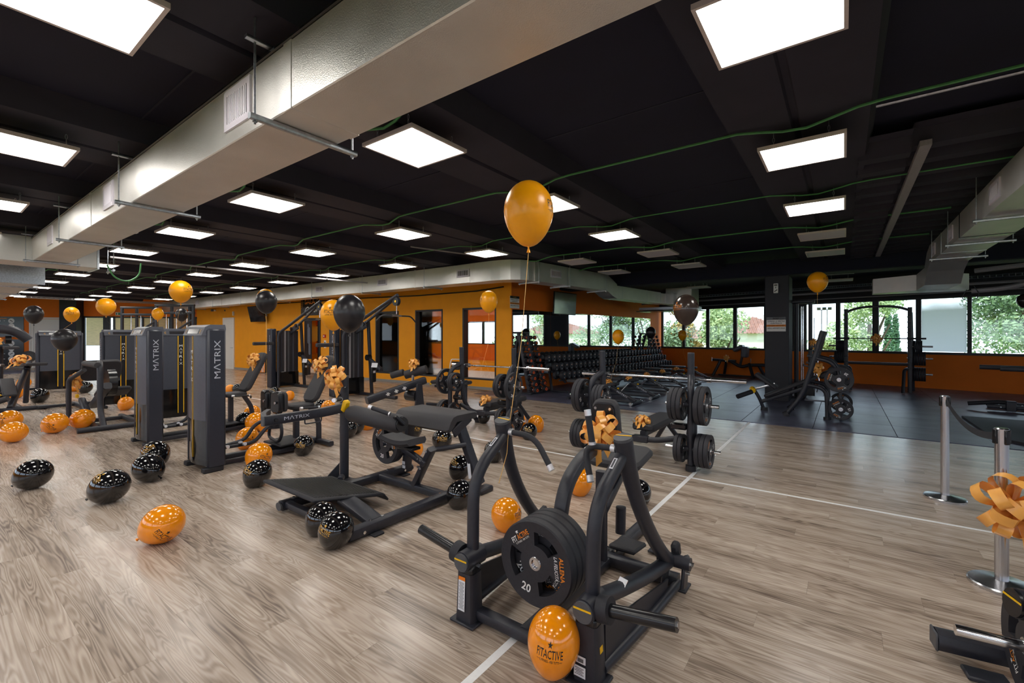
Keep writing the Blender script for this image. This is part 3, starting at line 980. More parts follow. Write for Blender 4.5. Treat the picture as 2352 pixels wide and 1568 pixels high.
def hanger(parent, a, b, zlow, ztop, zbar2=None):
    """trapeze hanger: strut under the duct from a to b (xy), rods up to ztop"""
    A = Vector((a[0], a[1], zlow)); B = Vector((b[0], b[1], zlow))
    mb = MB().rtube([A, B], 0.035, 0.035)
    h = part('hanger_strut', mb, 'zinc', parent)
    for p in (A, B):
        q = p + (B - A).normalized() * (0.03 if p is A else -0.03)
        mb = MB().cyl(q - Vector((0, 0, 0.04)), (q.x, q.y, ztop), 0.006, 6)
        mb.cyl(q - Vector((0, 0, 0.028)), q - Vector((0, 0, 0.016)), 0.013, 6)
        part('rod', mb, 'zinc', h)
    if zbar2:
        d = (B - A).normalized()
        mb = MB().rtube([Vector((A.x, A.y, zbar2)) - d * 0.02, Vector((B.x, B.y, zbar2)) + d * 0.02], 0.035, 0.02)
        part('brace', mb, 'zinc', h)

# big foil duct above the machines
t = thing('air_duct', 'large silver foil air duct hanging across the upper left of the hall', 'air duct', (-4.0, 1.48, 2.9))
O = Vector((4.0, -1.48, -2.9))
def pt(mb, name, m, parent, label=None, off=O, smooth=40):
    mb.v = [tuple(Vector(v) + off) for v in mb.v]
    return part(name, mb, m, parent, label, smooth)
def hang_off(parent, off, *a):
    n0 = set(parent.children)
    hanger(parent, *a)
    for ch in set(parent.children) - n0:
        ch.location = off
DY0, DY1, DZ0, DZ1 = 1.265, 1.69, 2.905, 3.285
segs = [(3.0, -2.49), (-2.49, -6.98), (-6.98, -11.0)]
for (a, b) in segs:
    mb = MB().box(((a + b) / 2, (DY0 + DY1) / 2, (DZ0 + DZ1) / 2), (abs(a - b) - 0.004, DY1 - DY0, DZ1 - DZ0), bev=0.006)
    pt(mb, 'duct_section', 'duct_foil', t, smooth=20)
for x in (-2.49, -6.98):
    mb = MB().box((x, (DY0 + DY1) / 2, (DZ0 + DZ1) / 2), (0.09, DY1 - DY0 + 0.008, DZ1 - DZ0 + 0.008), bev=0.004)
    pt(mb, 'joint_tape', 'duct_foil', t, smooth=20)
mb = MB().box((-4.0, DY0 + 0.01, DZ1 + 0.004), (14.0, 0.05, 0.012))
pt(mb, 'edge_tape', 'gloss_black', t, 'crinkled dark tape along the top edge', smooth=20)
for (x, z) in ((-3.11, 3.12), (-6.18, 3.11), (-9.38, 3.11)):
    n0 = set(t.children)
    grille(t, (x, DY0 - 0.001, z), (0, -1, 0), 0.37, 0.26, 12)
    for ch in set(t.children) - n0: ch.location = O
for x in (-2.68, -5.41, -8.15, -10.85, 0.1):
    hang_off(t, O, (x, DY0 - 0.12), (x, DY1 + 0.14), DZ0 - 0.02, 3.45, 3.32)
# cross box at the far end of the big duct and its continuation
t = thing('air_duct_box', 'foil cross duct closing the far end of the large duct', 'air duct', (-11.4, 0.8, 2.9))
O2 = Vector((11.4, -0.8, -2.9))
mb = MB().box((-11.36, 0.4, 3.1), (0.7, 3.4, 0.44), bev=0.008); pt(mb, 'duct_section', 'duct_foil', t, off=O2, smooth=20)
mb = MB().box((-11.36, -1.2, 3.1), (0.78, 0.04, 0.5)); pt(mb, 'flange', 'zinc', t, off=O2)
mb = MB().box((-11.36, 2.1, 3.1), (0.74, 0.03, 0.47)); pt(mb, 'flange', 'zinc', t, off=O2)
hang_off(t, O2, (-11.36, 2.3), (-10.9, 2.3), 2.86, 3.45)
t = thing('air_duct', 'shorter foil duct continuing beyond the cross duct at the left edge', 'air duct', (-17, 1.5, 2.9))
O3 = Vector((17, -1.5, -2.9))
mb = MB().box((-19.2, 1.45, 2.98), (10.6, 0.62, 0.42), bev=0.008); pt(mb, 'duct_section', 'duct_foil', t, off=O3, smooth=20)
mb = MB().box((-13.9, 1.45, 2.98), (0.04, 0.68, 0.48)); pt(mb, 'flange', 'zinc', t, off=O3)
for x in (-15.2, -18.0, -20.8): hang_off(t, O3, (x, 1.05), (x, 1.85), 2.76, 3.45)
n0 = set(t.children); grille(t, (-14.6, 1.138, 2.98), (0, -1, 0), 0.36, 0.22, 8)
for ch in set(t.children) - n0: ch.location = O3

# duct along the studio wall, round the corner and down to the windows
t = thing('air_duct', 'long foil duct running along the orange studio wall and around its corner', 'air duct', (-8, 8.4, 2.95))
O4 = Vector((8, -8.4, -2.95))
Z0, Z1 = 2.95, 3.42
mb = MB().box((-18.7, 8.43, (Z0 + Z1) / 2), (22.6, 0.46, Z1 - Z0), rotz(0.006), bev=0.008)
pt(mb, 'duct_section', 'duct_foil', t, off=O4, smooth=20)
for x in (-29.6, -25.7, -21.8, -17.8, -14.6, -11.9, -9.4):
    mb = MB().box((x, 8.43 + (x + 18.7) * 0.006, (Z0 + Z1) / 2), (0.03, 0.475, Z1 - Z0 + 0.014)); pt(mb, 'joint_tape', 'duct_foil', t, off=O4, smooth=20)
# faceted elbow
def vprism(poly, z0, z1):
    return MB().prism(poly, z1 - z0, T(0, 0, z0))
elb = [(-7.4, 8.72), (-7.4, 8.27), (-6.75, 8.27), (-6.5, 8.3), (-6.25, 8.38), (-6.07, 8.53), (-5.97, 8.72), (-5.945, 8.95), (-6.4, 9.0), (-6.52, 8.86), (-6.72, 8.74)]
pt(vprism(elb, Z0, Z1), 'elbow', 'duct_foil', t, off=O4, smooth=5)
D1 = Vector((-5.95, 8.71, 0)); DU = (Vector((-5.56, 11.9, 0)) - D1).normalized(); DN = Vector((DU.y, -DU.x, 0))
def along(t_, out, z): return D1 + DU * t_ + DN * out + Vector((0, 0, z))
def run(t0, t1, za, zb, w=0.46):
    poly = [along(t0, -w, 0), along(t0, 0, 0), along(t1, 0, 0), along(t1, -w, 0)]
    mb = MB()
    vs = [(*p.xy, z) for (z4) in (0,) for p in ()]
    # bottom z: za[0]->zb[0], top z: za[1]->zb[1]
    v = [(poly[0].x, poly[0].y, za[0]), (poly[1].x, poly[1].y, za[0]), (poly[2].x, poly[2].y, zb[0]), (poly[3].x, poly[3].y, zb[0]),
         (poly[0].x, poly[0].y, za[1]), (poly[1].x, poly[1].y, za[1]), (poly[2].x, poly[2].y, zb[1]), (poly[3].x, poly[3].y, zb[1])]
    mb.add(v, [(0, 3, 2, 1), (4, 5, 6, 7), (0, 1, 5, 4), (1, 2, 6, 5), (2, 3, 7, 6), (3, 0, 4, 7)])
    return mb
pt(run(0.22, 3.3, (Z0, Z1), (Z0, Z1)), 'duct_section', 'duct_foil', t, off=O4, smooth=5)
for (a, b, za, zb) in ((3.3, 3.5, (2.95, 3.42), (2.93, 3.4)), (3.5, 3.75, (2.93, 3.4), (2.82, 3.3)), (3.75, 4.0, (2.82, 3.3), (2.76, 3.18))):
    pt(run(a, b, za, zb), 'bend_section', 'duct_foil', t, off=O4, smooth=5)
pt(run(4.0, 6.9, (2.76, 3.14), (2.76, 3.14)), 'duct_section', 'duct_foil', t, off=O4, smooth=5)
for (a, o) in ((6.9, 0.0), (7.2, 0.06), (7.5, 0.2)):
    m_ = run(a, a + 0.3, (2.76, 3.12), (2.76, 3.12), 0.46)
    sh = DN * o; m_.v = [tuple(Vector(v) + sh) for v in m_.v]
    pt(m_, 'elbow', 'duct_foil', t, off=O4, smooth=5)
for a in (1.5, 3.28, 4.3, 5.9, 6.9):
    zz = (Z0, Z1) if a < 3.4 else (2.76, 3.14)
    m_ = run(a, a + 0.03, (zz[0] - 0.006, zz[1] + 0.006), (zz[0] - 0.006, zz[1] + 0.006), 0.47)
    pt(m_, 'joint_tape', 'zinc', t, off=O4, smooth=5)
n0 = set(t.children)
for x in (-7.63, -10.8, -14.1, -24.5, -28.4):
    grille(t, (x, 8.195 + (x + 18.7) * 0.006, 3.2), (0, -1, 0), 0.42, 0.2, 10)
grille(t, along(1.03, 0.002, 3.2), DN, 0.42, 0.2, 10)
for ch in set(t.children) - n0: ch.location = O4
for x in (-8.9, -11.6, -14.4, -17.1, -19.8, -22.6, -25.3): hang_off(t, O4, (x, 8.1), (x, 8.8), 2.93, 3.45)
for a in (0.3, 1.55, 3.3): 
    p0, p1 = along(a, 0.08, 0), along(a, -0.6, 0); hang_off(t, O4, p0.xy, p1.xy, 2.93, 3.45)
# air handling box above the windows
t = thing('air_handler', 'small foil air box under the beam near the mirror wall end', 'air duct', (-5.0, 17.0, 2.6))
O5 = Vector((5.0, -17.0, -2.6))
mb = MB().box((-4.75, 16.9, 3.05), (0.9, 1.0, 0.6), bev=0.01); pt(mb, 'casing', 'duct_foil', t, off=O5, smooth=20)
mb = MB().box((-5.6, 18.2, 2.72), (2.2, 0.9, 0.1)); pt(mb, 'plenum', 'zinc', t, off=O5)
mb = MB().box((-5.6, 18.2, 2.62), (2.4, 1.0, 0.03)); pt(mb, 'outlet', 'gloss_black', t, off=O5)

# right foil duct
t = thing('air_duct', 'silver foil duct at the right side ending in a T box by the windows', 'air duct', (1.5, 9, 2.98))
O6 = Vector((-1.5, -9, -2.98))
X0, X1, RZ0, RZ1 = 1.27, 1.78, 2.98, 3.31
def rbox(y0, y1, za, zb):
    mb = MB()
    v = [(X0, y0, za[0]), (X1, y0, za[0]), (X1, y1, zb[0]), (X0, y1, zb[0]), (X0, y0, za[1]), (X1, y0, za[1]), (X1, y1, zb[1]), (X0, y1, zb[1])]
    return mb.add(v, [(0, 3, 2, 1), (4, 5, 6, 7), (0, 1, 5, 4), (1, 2, 6, 5), (2, 3, 7, 6), (3, 0, 4, 7)])
pt(rbox(3.6, 8.55, (RZ0, RZ1), (RZ0, RZ1)), 'duct_section', 'duct_foil', t, off=O6, smooth=5)
pt(rbox(8.55, 11.2, (RZ0, RZ1), (RZ0, RZ1)), 'duct_section', 'duct_foil', t, off=O6, smooth=5)
pt(rbox(11.2, 11.55, (RZ0, RZ1), (2.86, 3.22)), 'bend_section', 'duct_foil', t, off=O6, smooth=5)
pt(rbox(11.55, 11.85, (2.86, 3.22), (2.63, 3.0)), 'bend_section', 'duct_foil', t, off=O6, smooth=5)
pt(rbox(11.85, 13.2, (2.63, 2.97), (2.63, 2.97)), 'duct_section', 'duct_foil', t, off=O6, smooth=5)
mb = MB().prism([(0.55, 13.9), (0.55, 13.5), (1.27, 13.1), (1.78, 13.1), (2.15, 13.5), (2.15, 13.9)], 0.34, T(0, 0, 2.63)); pt(mb, 'tee_box', 'duct_foil', t, off=O6, smooth=5)
for y in (8.55, 10.0):
    mb = MB().box(((X0 + X1) / 2, y, (RZ0 + RZ1) / 2), (X1 - X0 + 0.012, 0.03, RZ1 - RZ0 + 0.012)); pt(mb, 'joint_tape', 'gloss_black' if y < 9 else 'zinc', t, off=O6)
n0 = set(t.children)
for y in (6.75, 9.2, 10.75): grille(t, (X0 - 0.001, y, 3.15), (-1, 0, 0), 0.4, 0.2, 9)
for ch in set(t.children) - n0: ch.location = O6
for y in (5.2, 7.3, 9.05, 10.55): hang_off(t, O6, (X0 - 0.08, y), (X1 + 0.12, y), 2.96, 3.5)

# ---------------------------------------------------------------- conduits and pipes
def conduit(name, label, pts, r, m, clips=0.0, cat='conduit'):
    P0 = Vector(pts[0])
    t = thing(name, label, cat, tuple(P0))
    mb = MB().tube([Vector(p) - P0 for p in pts], r, 7)
    part('tube', mb, m, t)
    if clips:
        L = 0.0
        for a, b in zip(pts[:-1], pts[1:]):
            a, b = Vector(a), Vector(b); n = int((b - a).length / clips)
            for k in range(1, n + 1):
                p = a.lerp(b, k / (n + 1)) - P0
                d = (b - a).normalized()
                mb = MB().cyl(p - d * 0.012, p + d * 0.012, r * 1.5, 8); mb.box(p + Vector((0, 0, r + 0.01)), (0.02, 0.02, 0.02))
                part('clip', mb, 'gloss_black', t, smooth=0)
    return t
def wavy(y, x0, x1, z, dip, n=None):
    """conduit along X that swings towards every panel at x = -0.3 - 2.735k"""
    pts = []
    x = x0
    while x > x1:
        ph = ((x + 0.3) / 2.735) % 1.0
        near = max(0.0, 1 - min(ph, 1 - ph) / 0.17)
        pts.append((x, y + dip * near * near * (3 - 2 * near), z - 0.05 * near))
        x -= 0.17
    return pts
conduit('green_conduit', 'green cable conduit clipped along the right edge of the big foil duct', wavy(2.27, 1.0, -25, 3.42, 0.1), 0.012, 'conduit_green', 0.0)
conduit('green_conduit', 'long green cable conduit sagging past the floating orange balloon', wavy(4.38, 4.0, -26, 3.43, 0.1), 0.012, 'conduit_green', 0.0)
conduit('green_conduit', 'thin cable conduit over the third row of lit panels', wavy(6.6, 4.0, -26, 3.44, 0.1), 0.009, 'conduit_green')
conduit('green_conduit', 'green cable conduit over the nearer unlit panels by the right duct', wavy(8.65, 1.2, -6.5, 3.43, 0.1), 0.012, 'conduit_green')
conduit('green_conduit', 'green cable conduit over the farther unlit panels by the right duct', wavy(10.65, 1.2, -6.5, 3.43, 0.1), 0.012, 'conduit_green')
conduit('sprinkler_pipe', 'grey pipe crossing under the ceiling behind the far panels', [(-11.66, 2.4, 3.2), (-11.62, 5.7, 3.2), (-11.3, 8.1, 3.2)], 0.02, 'conduit_grey', 1.7, 'pipe')
conduit('ceiling_rod', 'thin pale rod hanging beside the wall duct corner', [(-6.47, 5.58, 3.3), (-6.1, 7.06, 3.3)], 0.014, 'conduit_grey', 0, 'rod')
conduit('wall_conduit', 'black conduit fixed along the top of the studio wall', [on_wall(W1_A, W1_U, W1_N, -0.1, 3.07, 0.05), on_wall(W1_A, W1_U, W1_N, 0.9, 3.0, 0.05), on_wall(W1_A, W1_U, W1_N, 3.4, 2.98, 0.05), on_wall(W1_A, W1_U, W1_N, 6.5, 3.03, 0.05), on_wall(W1_A, W1_U, W1_N, 12, 3.05, 0.05)], 0.022, 'gloss_black', 0)
conduit('steel_conduit', 'shiny steel tube beside the green conduit at the upper right', [(0.2, 4.46, 3.42), (4.0, 4.46, 3.42)], 0.012, 'zinc', 0)
conduit('wall_pipe', 'long grey pipe above the back windows', [tuple(on_wall(WR_A, WR_U, NI, -1.5, 3.02, 1.9)), tuple(on_wall(WR_A, WR_U, NI, 11, 3.02, 1.9))], 0.035, 'conduit_grey', 0, 'pipe')
conduit('thin_pipe', 'thin pipe slung just above the back windows', [tuple(on_wall(WR_A, WR_U, NI, -1.0, 2.8, 1.2)), tuple(on_wall(WR_A, WR_U, NI, 1.2, 2.86, 1.2)), tuple(on_wall(WR_A, WR_U, NI, 11, 2.88, 1.2))], 0.018, 'conduit_grey', 0, 'pipe')
# wire cable tray
t = thing('cable_tray', 'galvanised wire cable tray running above the back windows', 'cable tray', tuple(on_wall(WR_A, WR_U, NI, -1.5, 3.12, 2.2)))
P0 = on_wall(WR_A, WR_U, NI, -1.5, 3.12, 2.2)
for (o_, z_) in ((0, 0), (0.1, 0), (0.2, 0), (0, 0.06), (0.2, 0.06)):
    mb = MB().tube([on_wall(WR_A, WR_U, NI, -1.5, 3.12 + z_, 2.2 + o_) - P0, on_wall(WR_A, WR_U, NI, 11.5, 3.12 + z_, 2.2 + o_) - P0], 0.005, 5)
    part('rail_wire', mb, 'zinc', t)
mbx = MB()
for k in range(120):
    s = -1.45 + k * 0.108
    mbx.tube([on_wall(WR_A, WR_U, NI, s, 3.18, 2.2) - P0, on_wall(WR_A, WR_U, NI, s, 3.12, 2.2) - P0, on_wall(WR_A, WR_U, NI, s, 3.12, 2.4) - P0, on_wall(WR_A, WR_U, NI, s, 3.18, 2.4) - P0], 0.004, 4)
o = part('cross_wires', mbx, 'zinc', t, smooth=0); o['kind'] = 'stuff'
t = thing('cable_tray', 'far galvanised wire tray above the left blinds', 'cable tray', (-28.0, 6.2, 3.25))
for (a, z_) in ((0, 0), (0.15, 0), (0.3, 0), (0, 0.06), (0.3, 0.06)):
    mb = MB().tube([(a, -3.5, z_), (a, 2.6, z_)], 0.012, 5); part('rail_wire', mb, 'zinc', t)
mbx = MB()
for k in range(40): mbx.tube([(0, -3.5 + k * 0.155, 0.06), (0, -3.5 + k * 0.155, 0), (0.3, -3.5 + k * 0.155, 0), (0.3, -3.5 + k * 0.155, 0.06)], 0.008, 4)
o = part('cross_wires', mbx, 'zinc', t, smooth=0); o['kind'] = 'stuff'
# cable loops hanging by the duct ends
conduit('hanging_cable', 'green cable loop hanging from the end of the cross duct', fillet([(-10.9, 2.2, 2.95), (-10.9, 2.3, 2.72), (-10.95, 2.5, 2.66), (-11.0, 2.7, 2.8), (-11.0, 2.72, 3.05)], 0.2), 0.014, 'conduit_green', 0, 'cable')
conduit('flexible_hose', 'bundle of pale flexible hoses curving beside the right duct end', fillet([(2.2, 13.3, 3.0), (3.1, 13.0, 3.05), (3.3, 13.2, 2.8), (2.7, 13.5, 2.62), (2.2, 13.6, 2.6)], 0.35, 8), 0.05, 'conduit_grey', 0, 'hose')
conduit('hanging_cable', 'thin black cable loop hanging under the right T box', fillet([(2.1, 13.4, 2.62), (2.0, 13.4, 2.42), (2.2, 13.4, 2.38), (2.3, 13.4, 2.5), (2.2, 13.4, 2.7)], 0.12), 0.008, 'gloss_black', 0, 'cable')
# ================================================================ SMALL REPEATED THINGS
# ---- weight plates: local Z is the plate axis, front face at z = +th/2
def plate_body(R, th):
    n = 60
    k = R / 0.235
    rs = [0.026, 0.042 * k, 0.098 * k, 0.172 * k, 0.205 * k, 0.228 * k, R]
    hz = [th * 0.42, th * 0.42, th * 0.36, th * 0.36, th * 0.44, th * 0.5, th * 0.38]
    slots = [(math.radians(c - 30), math.radians(c + 30)) for c in (62, 186, 304)]
    def in_slot(j):
        a = (2 * PI * (j + 0.5) / n) % (2 * PI)
        return any(lo <= a <= hi for lo, hi in slots)
    vs = []; fs = []
    m = len(rs)
    for side in (1, -1):
        for j in range(n):
            a = 2 * PI * j / n
            for r, z in zip(rs, hz):
                vs.append((r * math.cos(a), r * math.sin(a), z * side))
    N = n * m
    for j in range(n):
        j2 = (j + 1) % n
        for i in range(m - 1):
            if i == 2 and in_slot(j): continue
            fs.append((j * m + i, j * m + i + 1, j2 * m + i + 1, j2 * m + i))
            fs.append((N + j * m + i, N + j2 * m + i, N + j2 * m + i + 1, N + j * m + i + 1))
        for i in (0, m - 1):
            fs.append((j * m + i, j2 * m + i, N + j2 * m + i, N + j * m + i))
        if in_slot(j):
            for i in (2, 3):
                fs.append((j * m + i, j2 * m + i, N + j2 * m + i, N + j * m + i))
            jp = (j - 1) % n
            if not in_slot(jp):
                fs.append((j * m + 2, j * m + 3, N + j * m + 3, N + j * m + 2))
        elif in_slot((j - 1) % n):
            fs.append((j * m + 2, j * m + 3, N + j * m + 3, N + j * m + 2))
    mb = MB(); mb.add(vs, fs)
    return mb
PLATE_R = {20: 0.235, 15: 0.2, 10: 0.17, 5: 0.125}
PLATE_T = {20: 0.056, 15: 0.05, 10: 0.045, 5: 0.036}
plate_proto = {}
def make_plate(kg, detail=True):
    R, th = PLATE_R[kg], PLATE_T[kg]
    t = thing('weight_plate', 'x', 'weight plate')
    part('disc', plate_body(R, th), 'plate_black', t)
    mb = MB()
    for s in (1, -1):
        mb.lathe([(0.024, th * 0.40 * s), (0.024, th * 0.46 * s), (0.036, th * 0.46 * s), (0.038, th * 0.42 * s)], 24)
    mb.lathe([(0.0245, -th * 0.42), (0.0245, th * 0.42)], 24)
    part('hub_ring', mb, 'steel', t)
    k = R / 0.235
    orange, white = MB(), MB()
    for s in (1,):
        z = th * 0.40 + 0.0012
        def tang(deg, rad, flip=False):
            a = math.radians(deg)
            return T(rad * math.cos(a), rad * math.sin(a), z) @ rotz(a - PI / 2)
        zz = lambda M, dx, dy: M @ T(dx, dy, 0)
        M = tang(124, 0.158 * k)
        lettering(white, 'FIT', zz(M, -0.050 * k, 0.004 * k), 0.03 * k, 0.038 * k, 0.01)
        lettering(orange, 'ACTIVE', zz(M, 0.018 * k, 0.004 * k), 0.03 * k, 0.088 * k, 0.01)
        lettering(white, 'IL FITNESS - PER TUTTI', zz(M, 0, -0.021 * k), 0.010 * k, 0.105 * k, 0.005)
        star_geo(white, zz(M, -0.012 * k, 0.032 * k), 0.013 * k)
        M = tang(2, 0.158 * k)
        lettering(orange, 'ALLENA', zz(M, 0, 0.013 * k), 0.026 * k, 0.13 * k, 0.015)
        lettering(white, 'LA FELICITÀ', zz(M, 0, -0.02 * k), 0.026 * k, 0.125 * k, 0.005, 0.25)
        M = T(0.155 * k * math.cos(math.radians(245)), 0.155 * k * math.sin(math.radians(245)), z) @ rotz(math.radians(-15))
        lettering(white, str(kg), M, 0.048 * k, 0.06 * k, 0.02)
    part('lettering', orange, 'letter_orange', t, 'orange lettering', smooth=0)
    part('lettering', white, 'letter_white', t, 'white lettering', smooth=0)
    return t
def plate_at(kg, p, axis, spin, label, group='weight plates'):
    """axis: direction the printed face looks at"""
    Mx = T(*p) @ face_dir(axis) @ rotz(math.radians(spin))
    if kg not in plate_proto:
        t = make_plate(kg); plate_proto[kg] = t
        t['label'] = label; t['group'] = group
    else:
        t = dup(plate_proto[kg], (0, 0, 0), None, label, group)
    t.matrix_basis = Mx
    return t
def plate_stack(specs, p, d, label, start=0.0, spin0=0, face=1):
    """specs: list of kg from the inside out, along d from point p; label names the stack"""
    d = Vector(d).normalized(); s = start
    n = len(specs)
    for i, kg in enumerate(specs):
        th = PLATE_T[kg]
        q = Vector(p) + d * (s + th / 2)
        pos = 'outermost' if i == n - 1 else ('innermost' if i == 0 else ['', 'second inner', 'third inner', 'fourth inner', 'fifth inner'][i])
        lb = ('single black %d kg plate %s' % (kg, label)) if n == 1 else ('%s black %d kg plate %s' % (pos, kg, label))
        plate_at(kg, q, d * face, spin0 + i * 37, lb)
        s += th + 0.003
    return s

# ---- gift bows: dome of ribbon loops with tails, local Z is the outward direction
def ribbon_strip(mb, pts, w, side):
    side = Vector(side).normalized()
    vs = []; fs = []
    for p in pts:
        vs.append(Vector(p) - side * (w / 2)); vs.append(Vector(p) + side * (w / 2))
    for i in range(len(pts) - 1):
        fs.append((2 * i, 2 * i + 1, 2 * i + 3, 2 * i + 2))
    # give the ribbon a little thickness
    n = len(vs)
    mb.add(vs, fs)
bow_proto = []
def make_bow(variant):
    rnd = random.Random(variant)
    t = thing('ribbon_bow', 'x', 'bow')
    loops = []
    for ring, (cnt, el, ln) in enumerate(((7, 8, 1.0), (6, 38, 0.95), (3, 68, 0.8))):
        for k in range(cnt):
            loops.append((2 * PI * k / cnt + ring * 0.45 + rnd.uniform(-0.15, 0.15), math.radians(el + rnd.uniform(-7, 7)), ln * rnd.uniform(0.9, 1.1), rnd.uniform(-0.9, 0.9)))
    for (az, el, ln, tw) in loops:
        d = Vector((math.cos(az) * math.cos(el), math.sin(az) * math.cos(el), math.sin(el)))
        side = Vector((-math.sin(az), math.cos(az), 0))
        up = side.cross(d)
        side2 = side * math.cos(tw) + up * math.sin(tw); up2 = side2.cross(d)
        L = 0.12 * ln; W = 0.04; hgt = 0.036
        pts = []
        for j in range(17):
            u = j / 16
            a = 2 * PI * u
            reach = 0.5 - 0.5 * math.cos(a)              # 0 at the knot, 1 at the loop tip
            pts.append(d * (L * reach ** 0.8) + up2 * (hgt * math.sin(a) * (0.3 + 1.2 * reach)))
        mb = MB(); ribbon_strip(mb, pts, W, side2)
        part('loop', mb, 'ribbon', t)
    for (az, ln) in ((-1.75 + 0.2 * variant, 0.2), (-1.1, 0.15)):
        d = Vector((math.cos(az), math.sin(az), 0)); side = Vector((-math.sin(az), math.cos(az), 0))
        pts = [d * (ln * s) + Vector((0, 0, 0.012 + 0.02 * math.sin(s * 4))) for s in (0, 0.2, 0.4, 0.6, 0.8, 1.0)]
        mb = MB(); ribbon_strip(mb, pts, 0.036, side)
        mb.v[-1] = tuple(Vector(mb.v[-1]) - d * 0.04)
        part('tail', mb, 'ribbon', t)
    return t
def bow_at(p, out, scale, label, up=(0, 0, 1), variant=0, group='orange ribbon bows'):
    if not bow_proto:
        for v in range(2): bow_proto.append(make_bow(v + 1)); 
    M = T(*p) @ face_dir(out, up) @ Matrix.Scale(scale, 4)
    src = bow_proto[variant % 2]
    if src['label'] == 'x':
        t = src
        t['label'] = label; t['group'] = group
    else:
        t = dup(src, (0, 0, 0), None, label, group)
    t.matrix_basis = M
    return t

# ---- balloons: local +Z from knot to crown, print on the +X side, unit radius 1 (scaled)
def balloon_profile(n=22):
    pr = []
    for j in range(n + 1):
        a = -PI / 2 + PI * j / n
        z = math.sin(a); r = math.cos(a)
        if z < 0:
            z = z * 1.22; r = r * (1 - 0.14 * (-math.sin(a)) ** 1.5)
        else:
            z = z * 1.05
        pr.append((max(r, 0.0), z))
    pr[0] = (0.035, pr[0][1] + 0.02)
    pr[-1] = (0.0001, pr[-1][1])
    return pr
BPROF = balloon_profile()
def b_radius(z):
    for (r0, z0), (r1, z1) in zip(BPROF[:-1], BPROF[1:]):
        if z0 <= z <= z1: return r0 + (r1 - r0) * (z - z0) / (z1 - z0 + 1e-9)
    return 0.1
def wrap(mb):
    """wrap flat XY letters around the +X side of the balloon"""
    out = []
    for (x, y, z) in mb.v:
        r = b_radius(y) * 1.006
        out.append((r * math.cos(x), r * math.sin(x), y))
    mb.v = out
    return mb
balloon_proto = {}
def make_balloon(colour, printed):
    t = thing('balloon', 'x', 'balloon')
    m = {'orange': 'balloon_orange', 'black': 'balloon_black', 'brown': 'balloon_brown', 'air_orange': 'balloon_air_orange', 'air_black': 'balloon_air_black'}[colour]
    part('skin', MB().lathe(BPROF, 36), m, t, smooth=80)
    mb = MB().lathe([(0.035, -1.17), (0.05, -1.22), (0.032, -1.26), (0.05, -1.33), (0.085, -1.42), (0.06, -1.41), (0.02, -1.3)], 12)
    part('neck', mb, m, t)
    if printed:
        mb = MB()
        lettering(mb, 'FITACTIVE', T(0, 0.14, 0), 0.26, 1.0, 0.008)
        lettering(mb, 'IL FITNESS - PER TUTTI', T(0, -0.08, 0), 0.085, 0.72, 0.008)
        mb.box((-0.43, -0.08, 0), (0.1, 0.012, 0.0)); mb.box((0.43, -0.08, 0), (0.1, 0.012, 0.0))
        star_geo(mb, T(0.0, 0.4, 0), 0.11)
        # cut long faces so the print hugs the skin
        wrap(mb)
        part('print', mb, {'orange': 'letter_black', 'black': 'letter_gold', 'brown': 'letter_orange', 'air_orange': 'letter_black', 'air_black': 'letter_gold'}[colour], t, 'printed gym name with star', smooth=0)
    return t
def balloon(colour, p, r, axis, pface, label, printed=True, sz=1.0, group=None):
    """axis: from knot to crown; pface: direction the print looks at"""
    key = (colour, bool(printed))
    if key not in balloon_proto:
        t = make_balloon(colour, printed); balloon_proto[key] = t
        t['label'] = label
    else:
        t = dup(balloon_proto[key], (0, 0, 0), None, label)
    t['group'] = group or ('%s balloons' % colour.replace('air_', 'floating '))
    z = Vector(axis).normalized()
    x = Vector(pface) - z * Vector(pface).dot(z)
    x.normalize(); y = z.cross(x)
    t.matrix_basis = T(*p) @ Matrix((x, y, z)).transposed().to_4x4() @ Matrix.Diagonal((r, r, r * sz, 1))
    return t
def string_line(pts, label, m='string', r=0.0022):
    P0 = Vector(pts[-1])
    mb = MB().tube([Vector(p) - P0 for p in pts], r, 5)
    o = part('balloon_string', mb, m, None)
    o.location = P0
    return tag(o, label, 'string')
# ================================================================ MACHINES
def caps(mb, p, d, r, n=20, t=0.008):
    d = Vector(d).normalized(); mb.cyl(p, Vector(p) + d * t, r, n)
def stripe(mb, p, d, r, up=(0, 0, 1)):
    """thin yellow line across a round end cap facing d"""
    M = on_face(p, d, up, 0.0)
    b = MB().box((0, 0.3 * r, 0.0006), (1.82 * r, 0.009, 0.0012)); mb.add(b.v, b.f, M)
def pad_box(c, s, M=None, bev=0.02):
    return MB().box(c, s, M, bev)
def round_poly(w, h, r, n=5, taper=1.0):
    """rounded rectangle (ccw); taper scales the top width"""
    pts = []
    for (sx, sy, a0) in ((1, -1, -PI / 2), (1, 1, 0), (-1, 1, PI / 2), (-1, -1, PI)):
        for k in range(n + 1):
            a = a0 + PI / 2 * k / n
            x = sx * (w / 2 - r) + r * math.cos(a); y = sy * (h / 2 - r) + r * math.sin(a)
            f_ = 1 + (taper - 1) * (y / h + 0.5)
            pts.append((x * f_, y))
    return pts
def sheet(mb, M, w, h, t=0.0015):
    b = MB().box((0, 0, t / 2), (w, h, t)); mb.add(b.v, b.f, M); return mb

